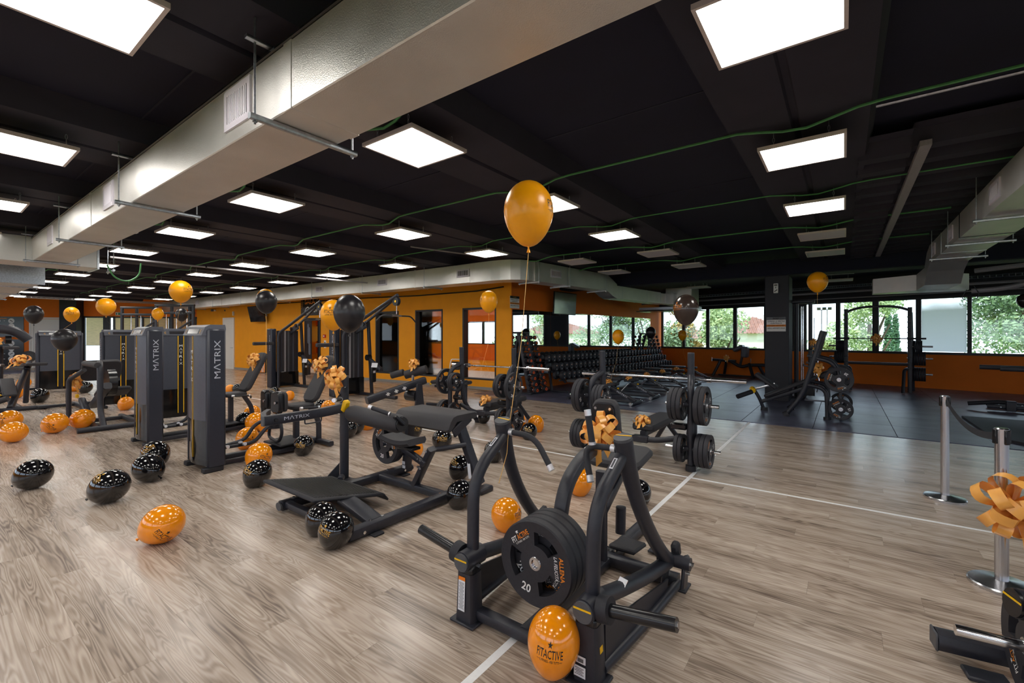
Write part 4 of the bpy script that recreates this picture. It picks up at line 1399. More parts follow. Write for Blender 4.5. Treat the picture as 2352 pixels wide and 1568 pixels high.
# ---------------------------------------------------------------- 1. plate-loaded row machine, front centre
R0 = thing('row_machine', 'black plate-loaded row machine standing in the front centre of the hall', 'gym machine', (-1.365, 1.95, 0))
for s in (-1, 1):
    mb = MB().box((s * 0.385, 0.0, 0.008), (0.18, 0.15, 0.016), bev=0.005)
    part('foot_plate', mb, 'frame_black', R0)
    mb = MB()
    z0, z1 = 0.016, 0.285
    a, b = (0.066, 0.055), (0.05, 0.045)
    mb.sweep([(s * 0.385, 0, z0), (s * 0.385, 0, z1)], [(x * a[0], y * a[1]) for x, y in ((-1, -.7), (-.8, -1), (.8, -1), (1, -.7), (1, .7), (.8, 1), (-.8, 1), (-1, .7))], up=(0, 1, 0), scale=[1.0, 0.86])
    p_ = part('front_post', mb, 'frame_black', R0)
    mb = MB().box((s * 0.385, 0, 0.305), (0.112, 0.1, 0.055), bev=0.012)
    part('bumper_cap', mb, 'gloss_black', p_)
    mb = MB()
    M = on_face((s * 0.385 - 0.012, -0.0535, 0.16), (0, -1, 0.04))
    if s < 0:
        sheet(mb, M, 0.05, 0.17); part('warning_label', mb, 'sticker_white', p_, 'white instruction label', 0)
        mb = MB(); sheet(mb, M @ T(0, 0.095, 0), 0.05, 0.02); part('warning_strip', mb, 'sticker_orange', p_, 'orange warning strip', 0)
        mb = MB()
        for q in range(22): sheet(mb, M @ T(0, 0.072 - q * 0.0068, 0.001), 0.04 - 0.008 * ((q * 7) % 3), 0.0018)
        part('fine_print', mb, 'cap_grey', p_, smooth=0)
    else:
        sheet(mb, M @ T(-0.01, -0.095, 0), 0.06, 0.05); sheet(mb, M @ T(-0.01, -0.04, 0), 0.06, 0.032); part('warning_label', mb, 'sticker_white', p_, 'white serial labels', 0)
        mb = MB()
        for q in range(12): sheet(mb, M @ T(-0.018 + q * 0.0024, -0.042, 0.001), 0.0012 if q % 3 else 0.002, 0.018)
        for q in range(5): sheet(mb, M @ T(-0.012, -0.08 - q * 0.007, 0.001), 0.046 - 0.012 * (q % 2), 0.002)
        part('fine_print', mb, 'letter_black', p_, smooth=0)
        mb = MB(); sheet(mb, on_face((0.385 + 0.059, 0.0, 0.17), (1, 0, 0.1)), 0.03, 0.03); part('warning_label', mb, 'yellow', p_, 'yellow warning triangle', 0)
    # weight horn joint
    mb = MB().cyl((s * 0.385, -0.065, 0.357), (s * 0.385, 0.09, 0.357), 0.057, 22)
    j_ = part('horn_joint', mb, 'frame_black', R0)
    mb = MB(); caps(mb, (s * 0.385, -0.065, 0.357), (0, -1, 0), 0.05, 22, 0.012)
    c_ = part('end_cap', mb, 'cap_grey', j_)
    mb = MB(); stripe(mb, (s * 0.385, -0.078, 0.357), (0, -1, 0), 0.05)
    part('cap_stripe', mb, 'yellow', j_, 'yellow stripe')
    d = Vector((s, 0, 0.16)).normalized()
    p0 = Vector((s * 0.44, 0.0, 0.362))
    mb = MB().cyl(p0, p0 + d * 0.36, 0.03, 18)
    h_ = part('weight_horn', mb, 'gloss_black', R0)
    mb = MB().cyl(p0 + d * 0.0, p0 + d * 0.055, 0.06, 22); part('collar', mb, 'rubber_black', h_)
    mb = MB().cyl(p0 + d * 0.358, p0 + d * 0.366, 0.014, 6); part('end_bolt', mb, 'steel', h_)
    mb = MB(); bolt(mb, (s * 0.385 - s * 0.06, 0.0, 0.33), (-s, 0, 0), 0.012, 0.025); part('bolt', mb, 'chrome', j_)
    # lever arm
    mb = MB().tube(fillet([(s * 0.385, 0.03, 0.38), (s * 0.39, 0.04, 0.82), (s * 0.405, 0.34, 1.0)], 0.22, 8), 0.036, 16)
    f_ = part('lever_front_tube', mb, 'frame_black', R0)
    mb = MB(); sheet(mb, on_face(Vector((s * 0.4005, 0.26, 0.952)) + Vector((0, -0.514, 0.857)) * 0.0355, (0, -0.514, 0.857), (0, 0.857, 0.514)), 0.02, 0.075); part('range_decal', mb, 'sticker_white', f_, 'white decal', 0)
    mb = MB(); sheet(mb, on_face(Vector((s * 0.4005, 0.26, 0.952)) + Vector((0, -0.514, 0.857)) * 0.037, (0, -0.514, 0.857), (0, 0.857, 0.514)), 0.01, 0.06); part('decal_text', mb, 'cap_grey', f_, smooth=0)
    pts = []
    A, B_, Cc = Vector((s * 0.41, 0.345, 1.09)), Vector((s * 0.44, 0.46, 0.60)), Vector((s * 0.47, 0.93, 0.22))
    for q in range(13):
        u_ = q / 12; pts.append(A * (1 - u_) ** 2 + B_ * 2 * u_ * (1 - u_) + Cc * u_ * u_)
    mb = MB().tube(pts, 0.042, 16, scale=[1.25 - 0.25 * min(1, q / 4) for q in range(13)])
    m_ = part('lever_main_tube', mb, 'frame_black', R0)
    mb = MB(); caps(mb, A, A - pts[1], 0.05, 22, 0.016); part('end_cap', mb, 'cap_grey', m_)
    mb = MB(); stripe(mb, A + (A - pts[1]).normalized() * 0.0165, A - pts[1], 0.05, (0, 1, 0)); part('cap_stripe', mb, 'yellow', m_, 'yellow stripe')
    A, B_ = Vector((s * 0.385, 0.06, 0.36)), Vector((s * 0.43, 0.62, 0.22))
    pts = [A * (1 - u_) ** 2 + B_ * 2 * u_ * (1 - u_) + Cc * u_ * u_ for u_ in [q / 12 for q in range(13)]]
    mb = MB().tube(pts, 0.042, 16)
    l_ = part('lever_lower_tube', mb, 'frame_black', R0)
    if s > 0:
        mb = MB(); sheet(mb, on_face(pts[3] + Vector((0.012, -0.01, 0.041)), (0.3, -0.5, 1), (0, 0.8, 0.3)), 0.045, 0.045); part('warning_label', mb, 'sticker_white', l_, 'white and orange warning label', 0)
        mb = MB(); sheet(mb, on_face(pts[3] + Vector((0.013, 0.0, 0.0455)), (0.3, -0.5, 1), (0, 0.8, 0.3)), 0.045, 0.02); part('warning_strip', mb, 'sticker_orange', l_, smooth=0)
    # rear pivot
    mb = MB().cyl((s * 0.40, 0.95, 0.225), (s * 0.60, 0.95, 0.225), 0.04, 16); mb.box((s * 0.56, 0.97, 0.16), (0.022, 0.1, 0.2), rotx(-0.3), bev=0.01); mb.box((s * 0.44, 0.97, 0.15), (0.022, 0.1, 0.2), rotx(-0.3), bev=0.01)
    pv = part('pivot_bracket', mb, 'frame_black', R0)
    mb = MB(); bolt(mb, (s * 0.60, 0.95, 0.225), (s, 0, 0), 0.015, 0.02); bolt(mb, (s * 0.571, 1.0, 0.14), (s, 0, 0), 0.01, 0.012); part('bolt', mb, 'chrome', pv)
    mb = MB().box((s * 0.5, 0.985, 0.28), (0.05, 0.07, 0.1), rotx(0.3), bev=0.015); part('rubber_stop', mb, 'rubber_black', pv)
    # side rail
    mb = MB().tube(fillet([(s * 0.5, 1.03, 0.045), (s * 0.47, 0.5, 0.04), (s * 0.43, 0.04, 0.05)], 0.3), 0.028, 12)
    part('side_rail', mb, 'frame_black', R0)
    mb = MB(); mb.add([(s * 0.44, 0.06, 0.25), (s * 0.44, 0.06, 0.04), (s * 0.48, 0.86, 0.04), (s * 0.48, 0.9, 0.12), (s * 0.43, 0.06, 0.25), (s * 0.43, 0.06, 0.04), (s * 0.47, 0.86, 0.04), (s * 0.47, 0.9, 0.12)], [(0, 1, 2, 3), (7, 6, 5, 4), (0, 3, 7, 4), (1, 5, 6, 2), (0, 4, 5, 1), (3, 2, 6, 7)])
    part('gusset_panel', mb, 'frame_black', R0)
    mb = MB().box((s * 0.5, 1.07, 0.008), (0.11, 0.13, 0.016), bev=0.004); part('foot_plate', mb, 'frame_black', R0)
    # handles
    x0 = s * 0.36
    pts = fillet([(x0, 0.36, 1.03), (s * 0.17, 0.36, 1.025), (s * 0.05 if s < 0 else 0.235, 0.34 if s < 0 else 0.30, 0.87)], 0.09, 6)
    mb = MB().tube(pts, 0.018, 12); hd = part('pull_handle', mb, 'rubber_black', R0)
    e0 = pts[-1]; dd = (pts[-1] - pts[-2]).normalized()
    mb = MB().cyl(e0 - dd * 0.005, e0 + dd * 0.03, 0.0195, 14); mb.cyl(Vector(pts[0]) + Vector((s * 0.002, 0, 0)), Vector(pts[0]) - Vector((s * 0.025, 0, 0)), 0.022, 14)
    part('handle_collar', mb, 'alu_end', hd)
mb = MB().cyl((0.235, 0.33, 1.05), (0.21, 0.33, 1.20), 0.018, 12); hd = part('pull_handle', mb, 'rubber_black', R0)
mb = MB().cyl((0.21, 0.33, 1.2), (0.2047, 0.33, 1.232), 0.0195, 14); mb.cyl((0.236, 0.33, 1.04), (0.234, 0.33, 1.056), 0.0205, 14); part('handle_collar', mb, 'alu_end', hd)
# base
mb = MB().rtube([(0, 0.02, 0.05), (0, 1.75, 0.05)], 0.09, 0.07); part('base_beam', mb, 'frame_black', R0)
mb = MB().rtube([(-0.5, 1.04, 0.055), (0.5, 1.04, 0.055)], 0.09, 0.075); part('rear_cross_beam', mb, 'frame_black', R0)
mb = MB().rtube([(-0.4, 0.02, 0.05), (0.4, 0.02, 0.05)], 0.07, 0.06); part('front_cross_beam', mb, 'frame_black', R0)
mb = MB().box((0.09, 1.2, 0.11), (0.2, 0.24, 0.035), rotx(-0.12), bev=0.012); fp = part('foot_rest', mb, 'rubber_black', R0)
mb = MB()
for q in ((-0.02, 1.1), (0.03, 1.1), (0.02, 1.14)): bolt(mb, (q[0], q[1], 0.088), (0, 0, 1), 0.012, 0.02)
part('bolt', mb, 'chrome', R0)
mb = MB().box((0.22, 1.42, 0.02), (0.1, 0.07, 0.012), bev=0.004); part('floor_tab', mb, 'frame_black', R0)
# mast, weight storage peg, chest pad
mast = fillet([(0, 0.33, 0.07), (0, 0.36, 0.50), (0, 0.44, 0.74), (0, 0.66, 0.86), (0, 1.02, 0.90)], 0.16, 6)
mb = MB().rtube(mast, 0.085, 0.06, up=(0, -1, 0)); ms = part('mast', mb, 'frame_black', R0)
mb = MB()
sheet(mb, T(0.0, 0.79, 0.906) @ rotx(0.11), 0.05, 0.11, 0.002); part('instruction_decal', mb, 'letter_white', ms, 'white figure decal', 0)
mb = MB(); sheet(mb, T(-0.022, 0.86, 0.913) @ rotx(0.11), 0.025, 0.03, 0.002); sheet(mb, T(0.02, 0.73, 0.9) @ rotx(0.2), 0.03, 0.02, 0.002); part('instruction_decal', mb, 'yellow', ms, 'yellow decal', 0)
mb = MB().cyl((0, 0.36, 0.394), (0, 0.115, 0.394), 0.022, 18); pg = part('plate_peg', mb, 'chrome', R0)
poly = round_poly(0.24, 0.31, 0.06, 5, 0.76)
mb = MB().prism(poly, 0.07, T(0.0, 1.06, 1.04) @ rotx(PI / 2) @ rotx(0.0), bev=0.018)
cp = part('chest_pad', mb, 'pad_black', R0)
mb = MB().prism(round_poly(0.2, 0.24, 0.04, 4, 0.76), 0.02, T(0.0, 0.99, 1.045) @ rotx(PI / 2)); part('pad_shell', mb, 'gloss_black', cp)
mb = MB()
for (x, z) in ((-0.055, 1.135), (0.055, 1.135), (-0.07, 0.96), (0.07, 0.96)): bolt(mb, (x, 0.972, z), (0, -1, 0), 0.011, 0.008)
part('bolt', mb, 'chrome', cp)
mb = MB().cyl((0, 0.98, 0.92), (0, 1.0, 0.99), 0.055, 16); part('pad_mount', mb, 'frame_black', cp)
mb = MB().prism(round_poly(0.42, 0.44, 0.09, 6, 0.9), 0.06, T(0, 1.3, 0.70) @ rotx(0.1), bev=0.02); st = part('seat_pad', mb, 'pad_black', R0)
mb = MB().rtube([(0, 0.95, 0.06), (0, 0.95, 0.70)], 0.075, 0.06, up=(0, 1, 0)); part('seat_post', mb, 'frame_black', R0)
mb = MB().rtube([(0, 0.97, 0.42), (0, 1.4, 0.66)], 0.06, 0.07, up=(0, -1, 1)); part('seat_brace', mb, 'frame_black', R0)
mb = MB().cyl((0.08, 1.1, 0.42), (0.076, 1.1, 0.235), 0.036, 16); part('lower_stub', mb, 'frame_black', R0)
plate_stack([20, 20, 20, 20], (-1.365, 2.285, 0.394), (0, -1, 0), 'on the front row machine', spin0=-108)
bow_at((-1.365 + 0.04, 1.95 + 0.86, 0.99), (0.1, -0.9, 0.25), 1.15, 'orange ribbon bow tied to the chest pad of the front row machine', variant=0)

# ---------------------------------------------------------------- 2. hip thrust machine, centre left
G = thing('hip_thrust_machine', 'black plate-loaded hip thrust machine with ribbed footplate and wide bench pad', 'gym machine', (-3.7, 2.9, 0))
def g(p): return Vector(p) - Vector((-3.7, 2.9, 0))
mb = MB().rtube([g((-3.17, 2.08, 0.06)), g((-3.17, 3.62, 0.06))], 0.1, 0.085); b1 = part('base_beam', mb, 'frame_black', G)
mb = MB().rtube([g((-4.22, 2.08, 0.06)), g((-4.22, 3.62, 0.06))], 0.1, 0.085); b2 = part('base_beam', mb, 'frame_black', G)
mb = MB().rtube([g((-4.22, 3.18, 0.06)), g((-3.17, 3.18, 0.06))], 0.09, 0.075); part('cross_beam', mb, 'frame_black', G)
mb = MB().rtube([g((-4.22, 2.13, 0.07)), g((-3.17, 2.13, 0.07))], 0.07, 0.06); part('cross_beam', mb, 'frame_black', G)
for (x, y) in ((-3.17, 2.07), (-3.17, 3.63), (-4.22, 2.07), (-4.22, 3.63)):
    mb = MB().prism([(0.045 * math.cos(a) * 1.1, 0.038 * math.sin(a)) for a in [2 * PI * k / 14 for k in range(14)]], 0.014, T(*g((x, y + (0.0 if y > 3 else -0.0), 0.06))) @ rotx(PI / 2 if y < 3 else -PI / 2))
    part('end_cap', mb, 'cap_grey', G, 'grey end cap')
mb = MB()
for (x, y) in ((-3.17, 2.3), (-3.17, 2.42), (-3.17, 3.1), (-4.22, 2.2), (-4.22, 3.3), (-4.22, 3.0)): bolt(mb, g((x, y, 0.1)), (0, 0, 1), 0.014, 0.012)
for (x, y) in ((-3.115, 2.2), (-4.165, 2.16), (-4.165, 3.5)): bolt(mb, g((x, y, 0.06)), (1, 0, 0), 0.014, 0.012)
part('bolt', mb, 'chrome', G)
for (x, y) in ((-3.15, 2.32), (-3.15, 3.5), (-4.2, 3.5)):
    mb = MB().box(g((x, y, 0.01)), (0.16, 0.1, 0.02), bev=0.006)
    part('rubber_foot', mb, 'rubber_black', G)
# footplate
fpM = T(*g((-4.02, 2.39, 0.185))) @ rotx(-0.2)
mb = MB(); b = MB().box((0, 0, 0), (0.9, 0.74, 0.028), bev=0.01); mb.add(b.v, b.f, fpM); b = MB().box((0, 0.395, -0.025), (0.9, 0.09, 0.02), rotx(-0.7), 0.006); mb.add(b.v, b.f, fpM)
fpo = part('footplate', mb, 'rubber_black', G)
for k in range(24):
    b = MB().box((0, -0.31 + k * 0.027, 0.0155), (0.78, 0.009, 0.005)); mb = MB(); mb.add(b.v, b.f, fpM); part('tread_rib', mb, 'pad_side', fpo, smooth=0)
mb = MB().rtube([g((-3.19, 2.36, 0.08)), g((-3.62, 2.36, 0.175))], 0.16, 0.05); part('footplate_strut', mb, 'frame_black', G)
mb = MB().rtube([g((-4.2, 2.36, 0.1)), g((-4.2, 2.36, 0.17))], 0.07, 0.1); part('footplate_strut', mb, 'frame_black', G)
# upright
mb = MB().cyl(g((-4.42, 2.87, 0.02)), g((-4.42, 2.87, 1.19)), 0.047, 20); up_ = part('upright_post', mb, 'frame_black', G)
mb = MB().cyl(g((-4.42, 2.87, 1.19)), g((-4.42, 2.87, 1.205)), 0.046, 20); part('post_cap', mb, 'cap_grey', up_)
mb = MB().prism([(0, 0), (0.2, 0), (0, 0.22)], 0.03, T(*g((-4.45, 2.83, 0.03))) @ rotz(-PI / 2 - 0.6) @ rotx(PI / 2)); part('post_gusset', mb, 'frame_black', up_)
mb = MB().cyl(g((-4.36, 2.8, 0.12)), g((-4.27, 2.72, 0.12)), 0.035, 14); mb.rtube([g((-4.42, 2.87, 0.05)), g((-4.22, 2.87, 0.05))], 0.12, 0.08); part('post_base', mb, 'frame_black', up_)
mb = MB(); bolt(mb, g((-4.37, 2.85, 1.08)), (1, 0, 0), 0.013, 0.02); bolt(mb, g((-4.42, 2.82, 1.0)), (0, -1, 0), 0.013, 0.02); part('bolt', mb, 'gloss_black', up_)
# belt arm with lettering
pts = fillet([g((-4.43, 2.02, 0.835)), g((-4.43, 2.6, 0.835)), g((-4.3, 2.8, 0.88))], 0.12, 8)
mb = MB().rtube(pts, 0.06, 0.095, b=0.2); am = part('swing_arm', mb, 'frame_black', G)
mb = MB().box(g((-4.43, 2.014, 0.835)), (0.062, 0.016, 0.098), bev=0.006); part('end_cap', mb, 'cap_grey', am)
mb = MB(); lettering(mb, 'MΛTRIX', T(*g((-4.3985, 2.33, 0.838))) @ face_dir((1, 0, 0)), 0.035, 0.26, 0.0); part('lettering', mb, 'letter_grey', am, 'light grey brand lettering', 0)
mb = MB().cyl(g((-4.4, 2.12, 0.835)), g((-4.385, 2.12, 0.835)), 0.018, 14); part('knob', mb, 'gloss_black', am)
mb = MB().tube(fillet([g((-4.42, 2.42, 0.79)), g((-4.42, 2.42, 0.745)), g((-4.42, 2.6, 0.745)), g((-4.42, 2.6, 0.79))], 0.02), 0.007, 8); part('hook_bar', mb, 'frame_black', am)
mb = MB().rtube(fillet([g((-4.45, 2.04, 0.84)), g((-4.62, 2.1, 0.86)), g((-4.72, 2.2, 0.87))], 0.08), 0.05, 0.06); part('arm_return', mb, 'frame_black', am)
# roller pad
mb = MB().tube([g((-4.2, 2.8, 0.83)), g((-4.14, 2.8, 0.826)), g((-3.45, 2.82, 0.80)), g((-3.4, 2.82, 0.80))], 0.088, 24, scale=[0.82, 1, 1, 0.85]); rp = part('roller_pad', mb, 'pad_black', G)
mb = MB().cyl(g((-3.42, 2.82, 0.80)), g((-3.385, 2.82, 0.80)), 0.07, 24); part('roller_disc', mb, 'gloss_black', rp)
mb = MB().rtube([g((-3.37, 2.82, 0.80)), g((-3.4, 2.74, 0.885))], 0.03, 0.06, up=(1, 0, 0)); part('roller_link', mb, 'gloss_black', rp)
mb = MB().box(g((-4.26, 2.78, 0.9)), (0.06, 0.07, 0.13), roty(0.4), 0.015); part('release_lever', mb, 'yellow', G, 'yellow release lever')
for (a, b) in (((-4.3, 2.75, 0.97), (-4.2, 2.62, 0.985)), ((-3.47, 2.74, 0.9), (-3.64, 2.66, 0.955))):
    a, b = g(a), g(b); mb = MB().cyl(a, b, 0.02, 14); h_ = part('grip', mb, 'rubber_black', G)
    d = (b - a).normalized(); mb = MB().cyl(b, b + d * 0.035, 0.0215, 14); mb.cyl(a, a + d * 0.012, 0.0225, 14); part('grip_end', mb, 'alu_end', h_)
# bench pad, seat, legs
prof = [(-0.24, -0.08), (-0.2, 0.0), (-0.16, 0.045), (-0.1, 0.06), (0.2, 0.06), (0.235, 0.045), (0.235, 0.0), (0.2, -0.012), (-0.1, -0.01), (-0.17, -0.08), (-0.2, -0.105)]
mb = MB(); n = len(prof); xs_ = (-4.1, -4.085, -3.245, -3.23)
vs = [g((x, 3.5 + p[0] * k, 0.76 + p[1] * k)) for x, k in zip(xs_, (0.92, 1, 1, 0.92)) for p in prof]
fs = [(i * n + j, i * n + (j + 1) % n, (i + 1) * n + (j + 1) % n, (i + 1) * n + j) for i in range(3) for j in range(n)] + [tuple(range(n)), tuple(range(4 * n - 1, 3 * n - 1, -1))]
mb.add(vs, fs); part('bench_pad', mb, 'pad_black', G)
mb = MB().box(g((-3.66, 3.56, 0.725)), (0.78, 0.2, 0.03)); mb.box(g((-3.25, 3.5, 0.7)), (0.03, 0.3, 0.1), rotx(0.5), 0.01); part('pad_bracket', mb, 'frame_black', G)
mb = MB().rtube([g((-4.13, 3.5, 0.1)), g((-4.05, 3.5, 0.74))], 0.06, 0.11, up=(0, 1, 0)); lg = part('bench_leg', mb, 'frame_black', G)
mb = MB(); sheet(mb, on_face(g((-4.115, 3.443, 0.17)), (0, -1, 0)), 0.05, 0.035); sheet(mb, on_face(g((-4.11, 3.443, 0.125)), (0, -1, 0)), 0.05, 0.035); part('serial_label', mb, 'sticker_white', lg, 'white serial labels', 0)
mb = MB().rtube([g((-3.1, 3.62, 0.08)), g((-3.3, 3.5, 0.74))], 0.075, 0.11, up=(0, 1, 0)); lg = part('bench_leg', mb, 'frame_black', G)
M = on_face(g((-3.163, 3.575, 0.25)) + Vector((-0.0, -0.056, 0.0)), (0.0, -1, 0.16), (-0.29, 0, 1)) @ rotz(0.0)
mb = MB(); sheet(mb, M, 0.04, 0.2); part('instruction_label', mb, 'sticker_white', lg, 'white instruction strip', 0)
mb = MB(); sheet(mb, M @ T(0, 0.108, 0), 0.04, 0.018); part('warning_strip', mb, 'sticker_orange', lg, smooth=0)
mb = MB().box(g((-3.05, 3.62, 0.03)), (0.12, 0.2, 0.06), bev=0.015); part('leg_foot', mb, 'frame_black', G)
sp = []
for i in range(9):
    u_ = i / 8; sp.append((-0.21 + 0.42 * u_, 0.03 * (2 * u_ - 1) ** 2))
mb = MB().sweep([g((-3.86 + p[0] + 0.24, 3.02, 0.565 + p[1])) for p in sp], [(-0.10, -0.03), (0.10, -0.03), (0.125, 0.0), (0.115, 0.035), (-0.115, 0.035), (-0.125, 0.0)]); part('seat_pad', mb, 'pad_black', G)
mb = MB().box(g((-3.55, 3.02, 0.52)), (0.26, 0.12, 0.03), bev=0.005); part('seat_shell', mb, 'gloss_black', G)
mb = MB().rtube([g((-3.62, 3.02, 0.5)), g((-3.38, 3.1, 0.36))], 0.06, 0.06, up=(0, 1, 0)); mb.rtube([g((-3.62, 3.18, 0.08)), g((-3.3, 3.12, 0.52))], 0.06, 0.09, up=(0, 1, 0)); part('seat_strut', mb, 'frame_black', G)
mb = MB().cyl(g((-3.34, 3.1, 0.5)), g((-3.2, 3.5, 0.5)), 0.026, 12); part('seat_rail', mb, 'frame_black', G)
mb = MB()
for p in ((-3.42, 3.04, 0.42), (-3.38, 3.04, 0.41), (-3.47, 3.09, 0.32), (-3.44, 3.09, 0.31), (-3.33, 3.07, 0.5)): bolt(mb, g(p), (0.3, -1, 0), 0.013, 0.012)
part('bolt', mb, 'chrome', G)
mb = MB().cyl(g((-4.33, 3.5, 0.38)), g((-4.33, 3.3, 0.38)), 0.024, 14); mb.rtube([g((-4.33, 3.48, 0.38)), g((-4.08, 3.5, 0.38))], 0.05, 0.05); part('plate_peg', mb, 'frame_black', G)
plate_stack([20, 20], (-4.33, 3.45, 0.38), (0, -1, 0), 'hung behind the hip thrust machine post', spin0=-30)
bow_at((-4.33, 2.72, 1.2), (0.35, -0.9, 0.2), 1.1, 'orange ribbon bow on top of the hip thrust machine post', variant=1)
# ---------------------------------------------------------------- weight-stack towers (front looks along local -Y)
def build_tower(parent, w=0.66, h=1.78, side_text=True, slim=False):
    d = 0.1
    n = 10
    arc = [(-w / 2 + 0.05 + (w - 0.1) * k / n, -0.1 - 0.045 * math.sin(PI * k / n)) for k in range(n + 1)]
    poly = arc + [(w / 2 - 0.05, d), (-w / 2 + 0.05, d)]
    mb = MB().prism(poly, h - 0.72, T(0, 0, 0.62)); sh = part('upper_shroud', mb, 'tower_grey', parent)
    poly2 = [(p[0], p[1] + 0.004) for p in poly]
    mb = MB().prism(poly2, 0.54, T(0, 0, 0.08)); lo = part('lower_shroud', mb, 'smoked_dark', parent)
    for s in (-1, 1):
        mb = MB().box((s * (w / 2 - 0.025), 0.0, h / 2), (0.06, 0.2, h - 0.1), bev=0.022); sc = part('side_cover', mb, 'tower_dark', parent)
        if side_text:
            mb = MB(); lettering(mb, 'MΛTRIX', T(*(s * (w / 2 + 0.0058), 0.0, h - 0.42)) @ face_dir((s, 0, 0)) @ rotz(PI / 2), 0.07, 0.46, 0.0); part('lettering', mb, 'letter_grey', sc, 'light grey brand lettering', 0)
        mb = MB().box((s * (w / 2 - 0.05), -0.03, 0.03), (0.09, 0.22, 0.06), bev=0.01); part('foot', mb, 'rubber_black', parent)
    # centre strip with yellow edges and stacked letters
    sw = 0.03 if slim else 0.1
    mb = MB().box((0, -0.146, (h - 0.02) / 2 + 0.02), (sw, 0.003 if slim else 0.012, h - 0.28)); st = part('centre_strip', mb, 'gloss_black', parent)
    for s in (-1, 1):
        mb = MB().box((s * sw * 0.46, -0.1465 if slim else -0.153, (h - 0.02) / 2 + 0.02), (0.003 if slim else 0.012, 0.004 if slim else 0.006, h - 0.3)); part('yellow_line', mb, 'yellow', st, 'yellow line', 0)
    mb = MB()
    for k, ch in enumerate('MΛTRIX'):
        lettering(mb, ch, on_face((0, -0.1525, h - 0.33 - k * 0.068), (0, -1, 0)), 0.042, 0.008 if ch == 'I' else 0.05, 0.0)
    part('lettering', mb, 'letter_white', st, 'white stacked brand lettering', 0)
    # display head
    prof = [(-0.155, h - 0.13), (-0.115, h - 0.03), (-0.06, h), (0.1, h), (0.11, h - 0.05), (0.1, h - 0.13)]
    mb = MB(); nn = len(prof)
    vs = [(x, p[0], p[1]) for x in (-w / 2 + 0.03, w / 2 - 0.03) for p in prof]
    mb.add(vs, [(j, (j + 1) % nn, nn + (j + 1) % nn, nn + j) for j in range(nn)] + [tuple(range(nn)), tuple(range(2 * nn - 1, nn - 1, -1))])
    hd = part('display_head', mb, 'tower_light', parent)
    M = on_face((0, -0.137, h - 0.08), (0, -1, 0.4), (0, 0, 1), 0.001)
    mb = MB(); sheet(mb, M, w * 0.5, 0.06); part('display', mb, 'smoked_panel', hd, 'dark display window', 0)
    mb = MB()
    for s in (-1, 1):
        for q in range(3): sheet(mb, M @ T(s * w * 0.34, -0.02 + 0.018 * q, 0) @ rotz(0.6 * (q - 1)), 0.03, 0.006)
    part('pictogram', mb, 'letter_gold', hd, 'small gold exercise figures', 0)

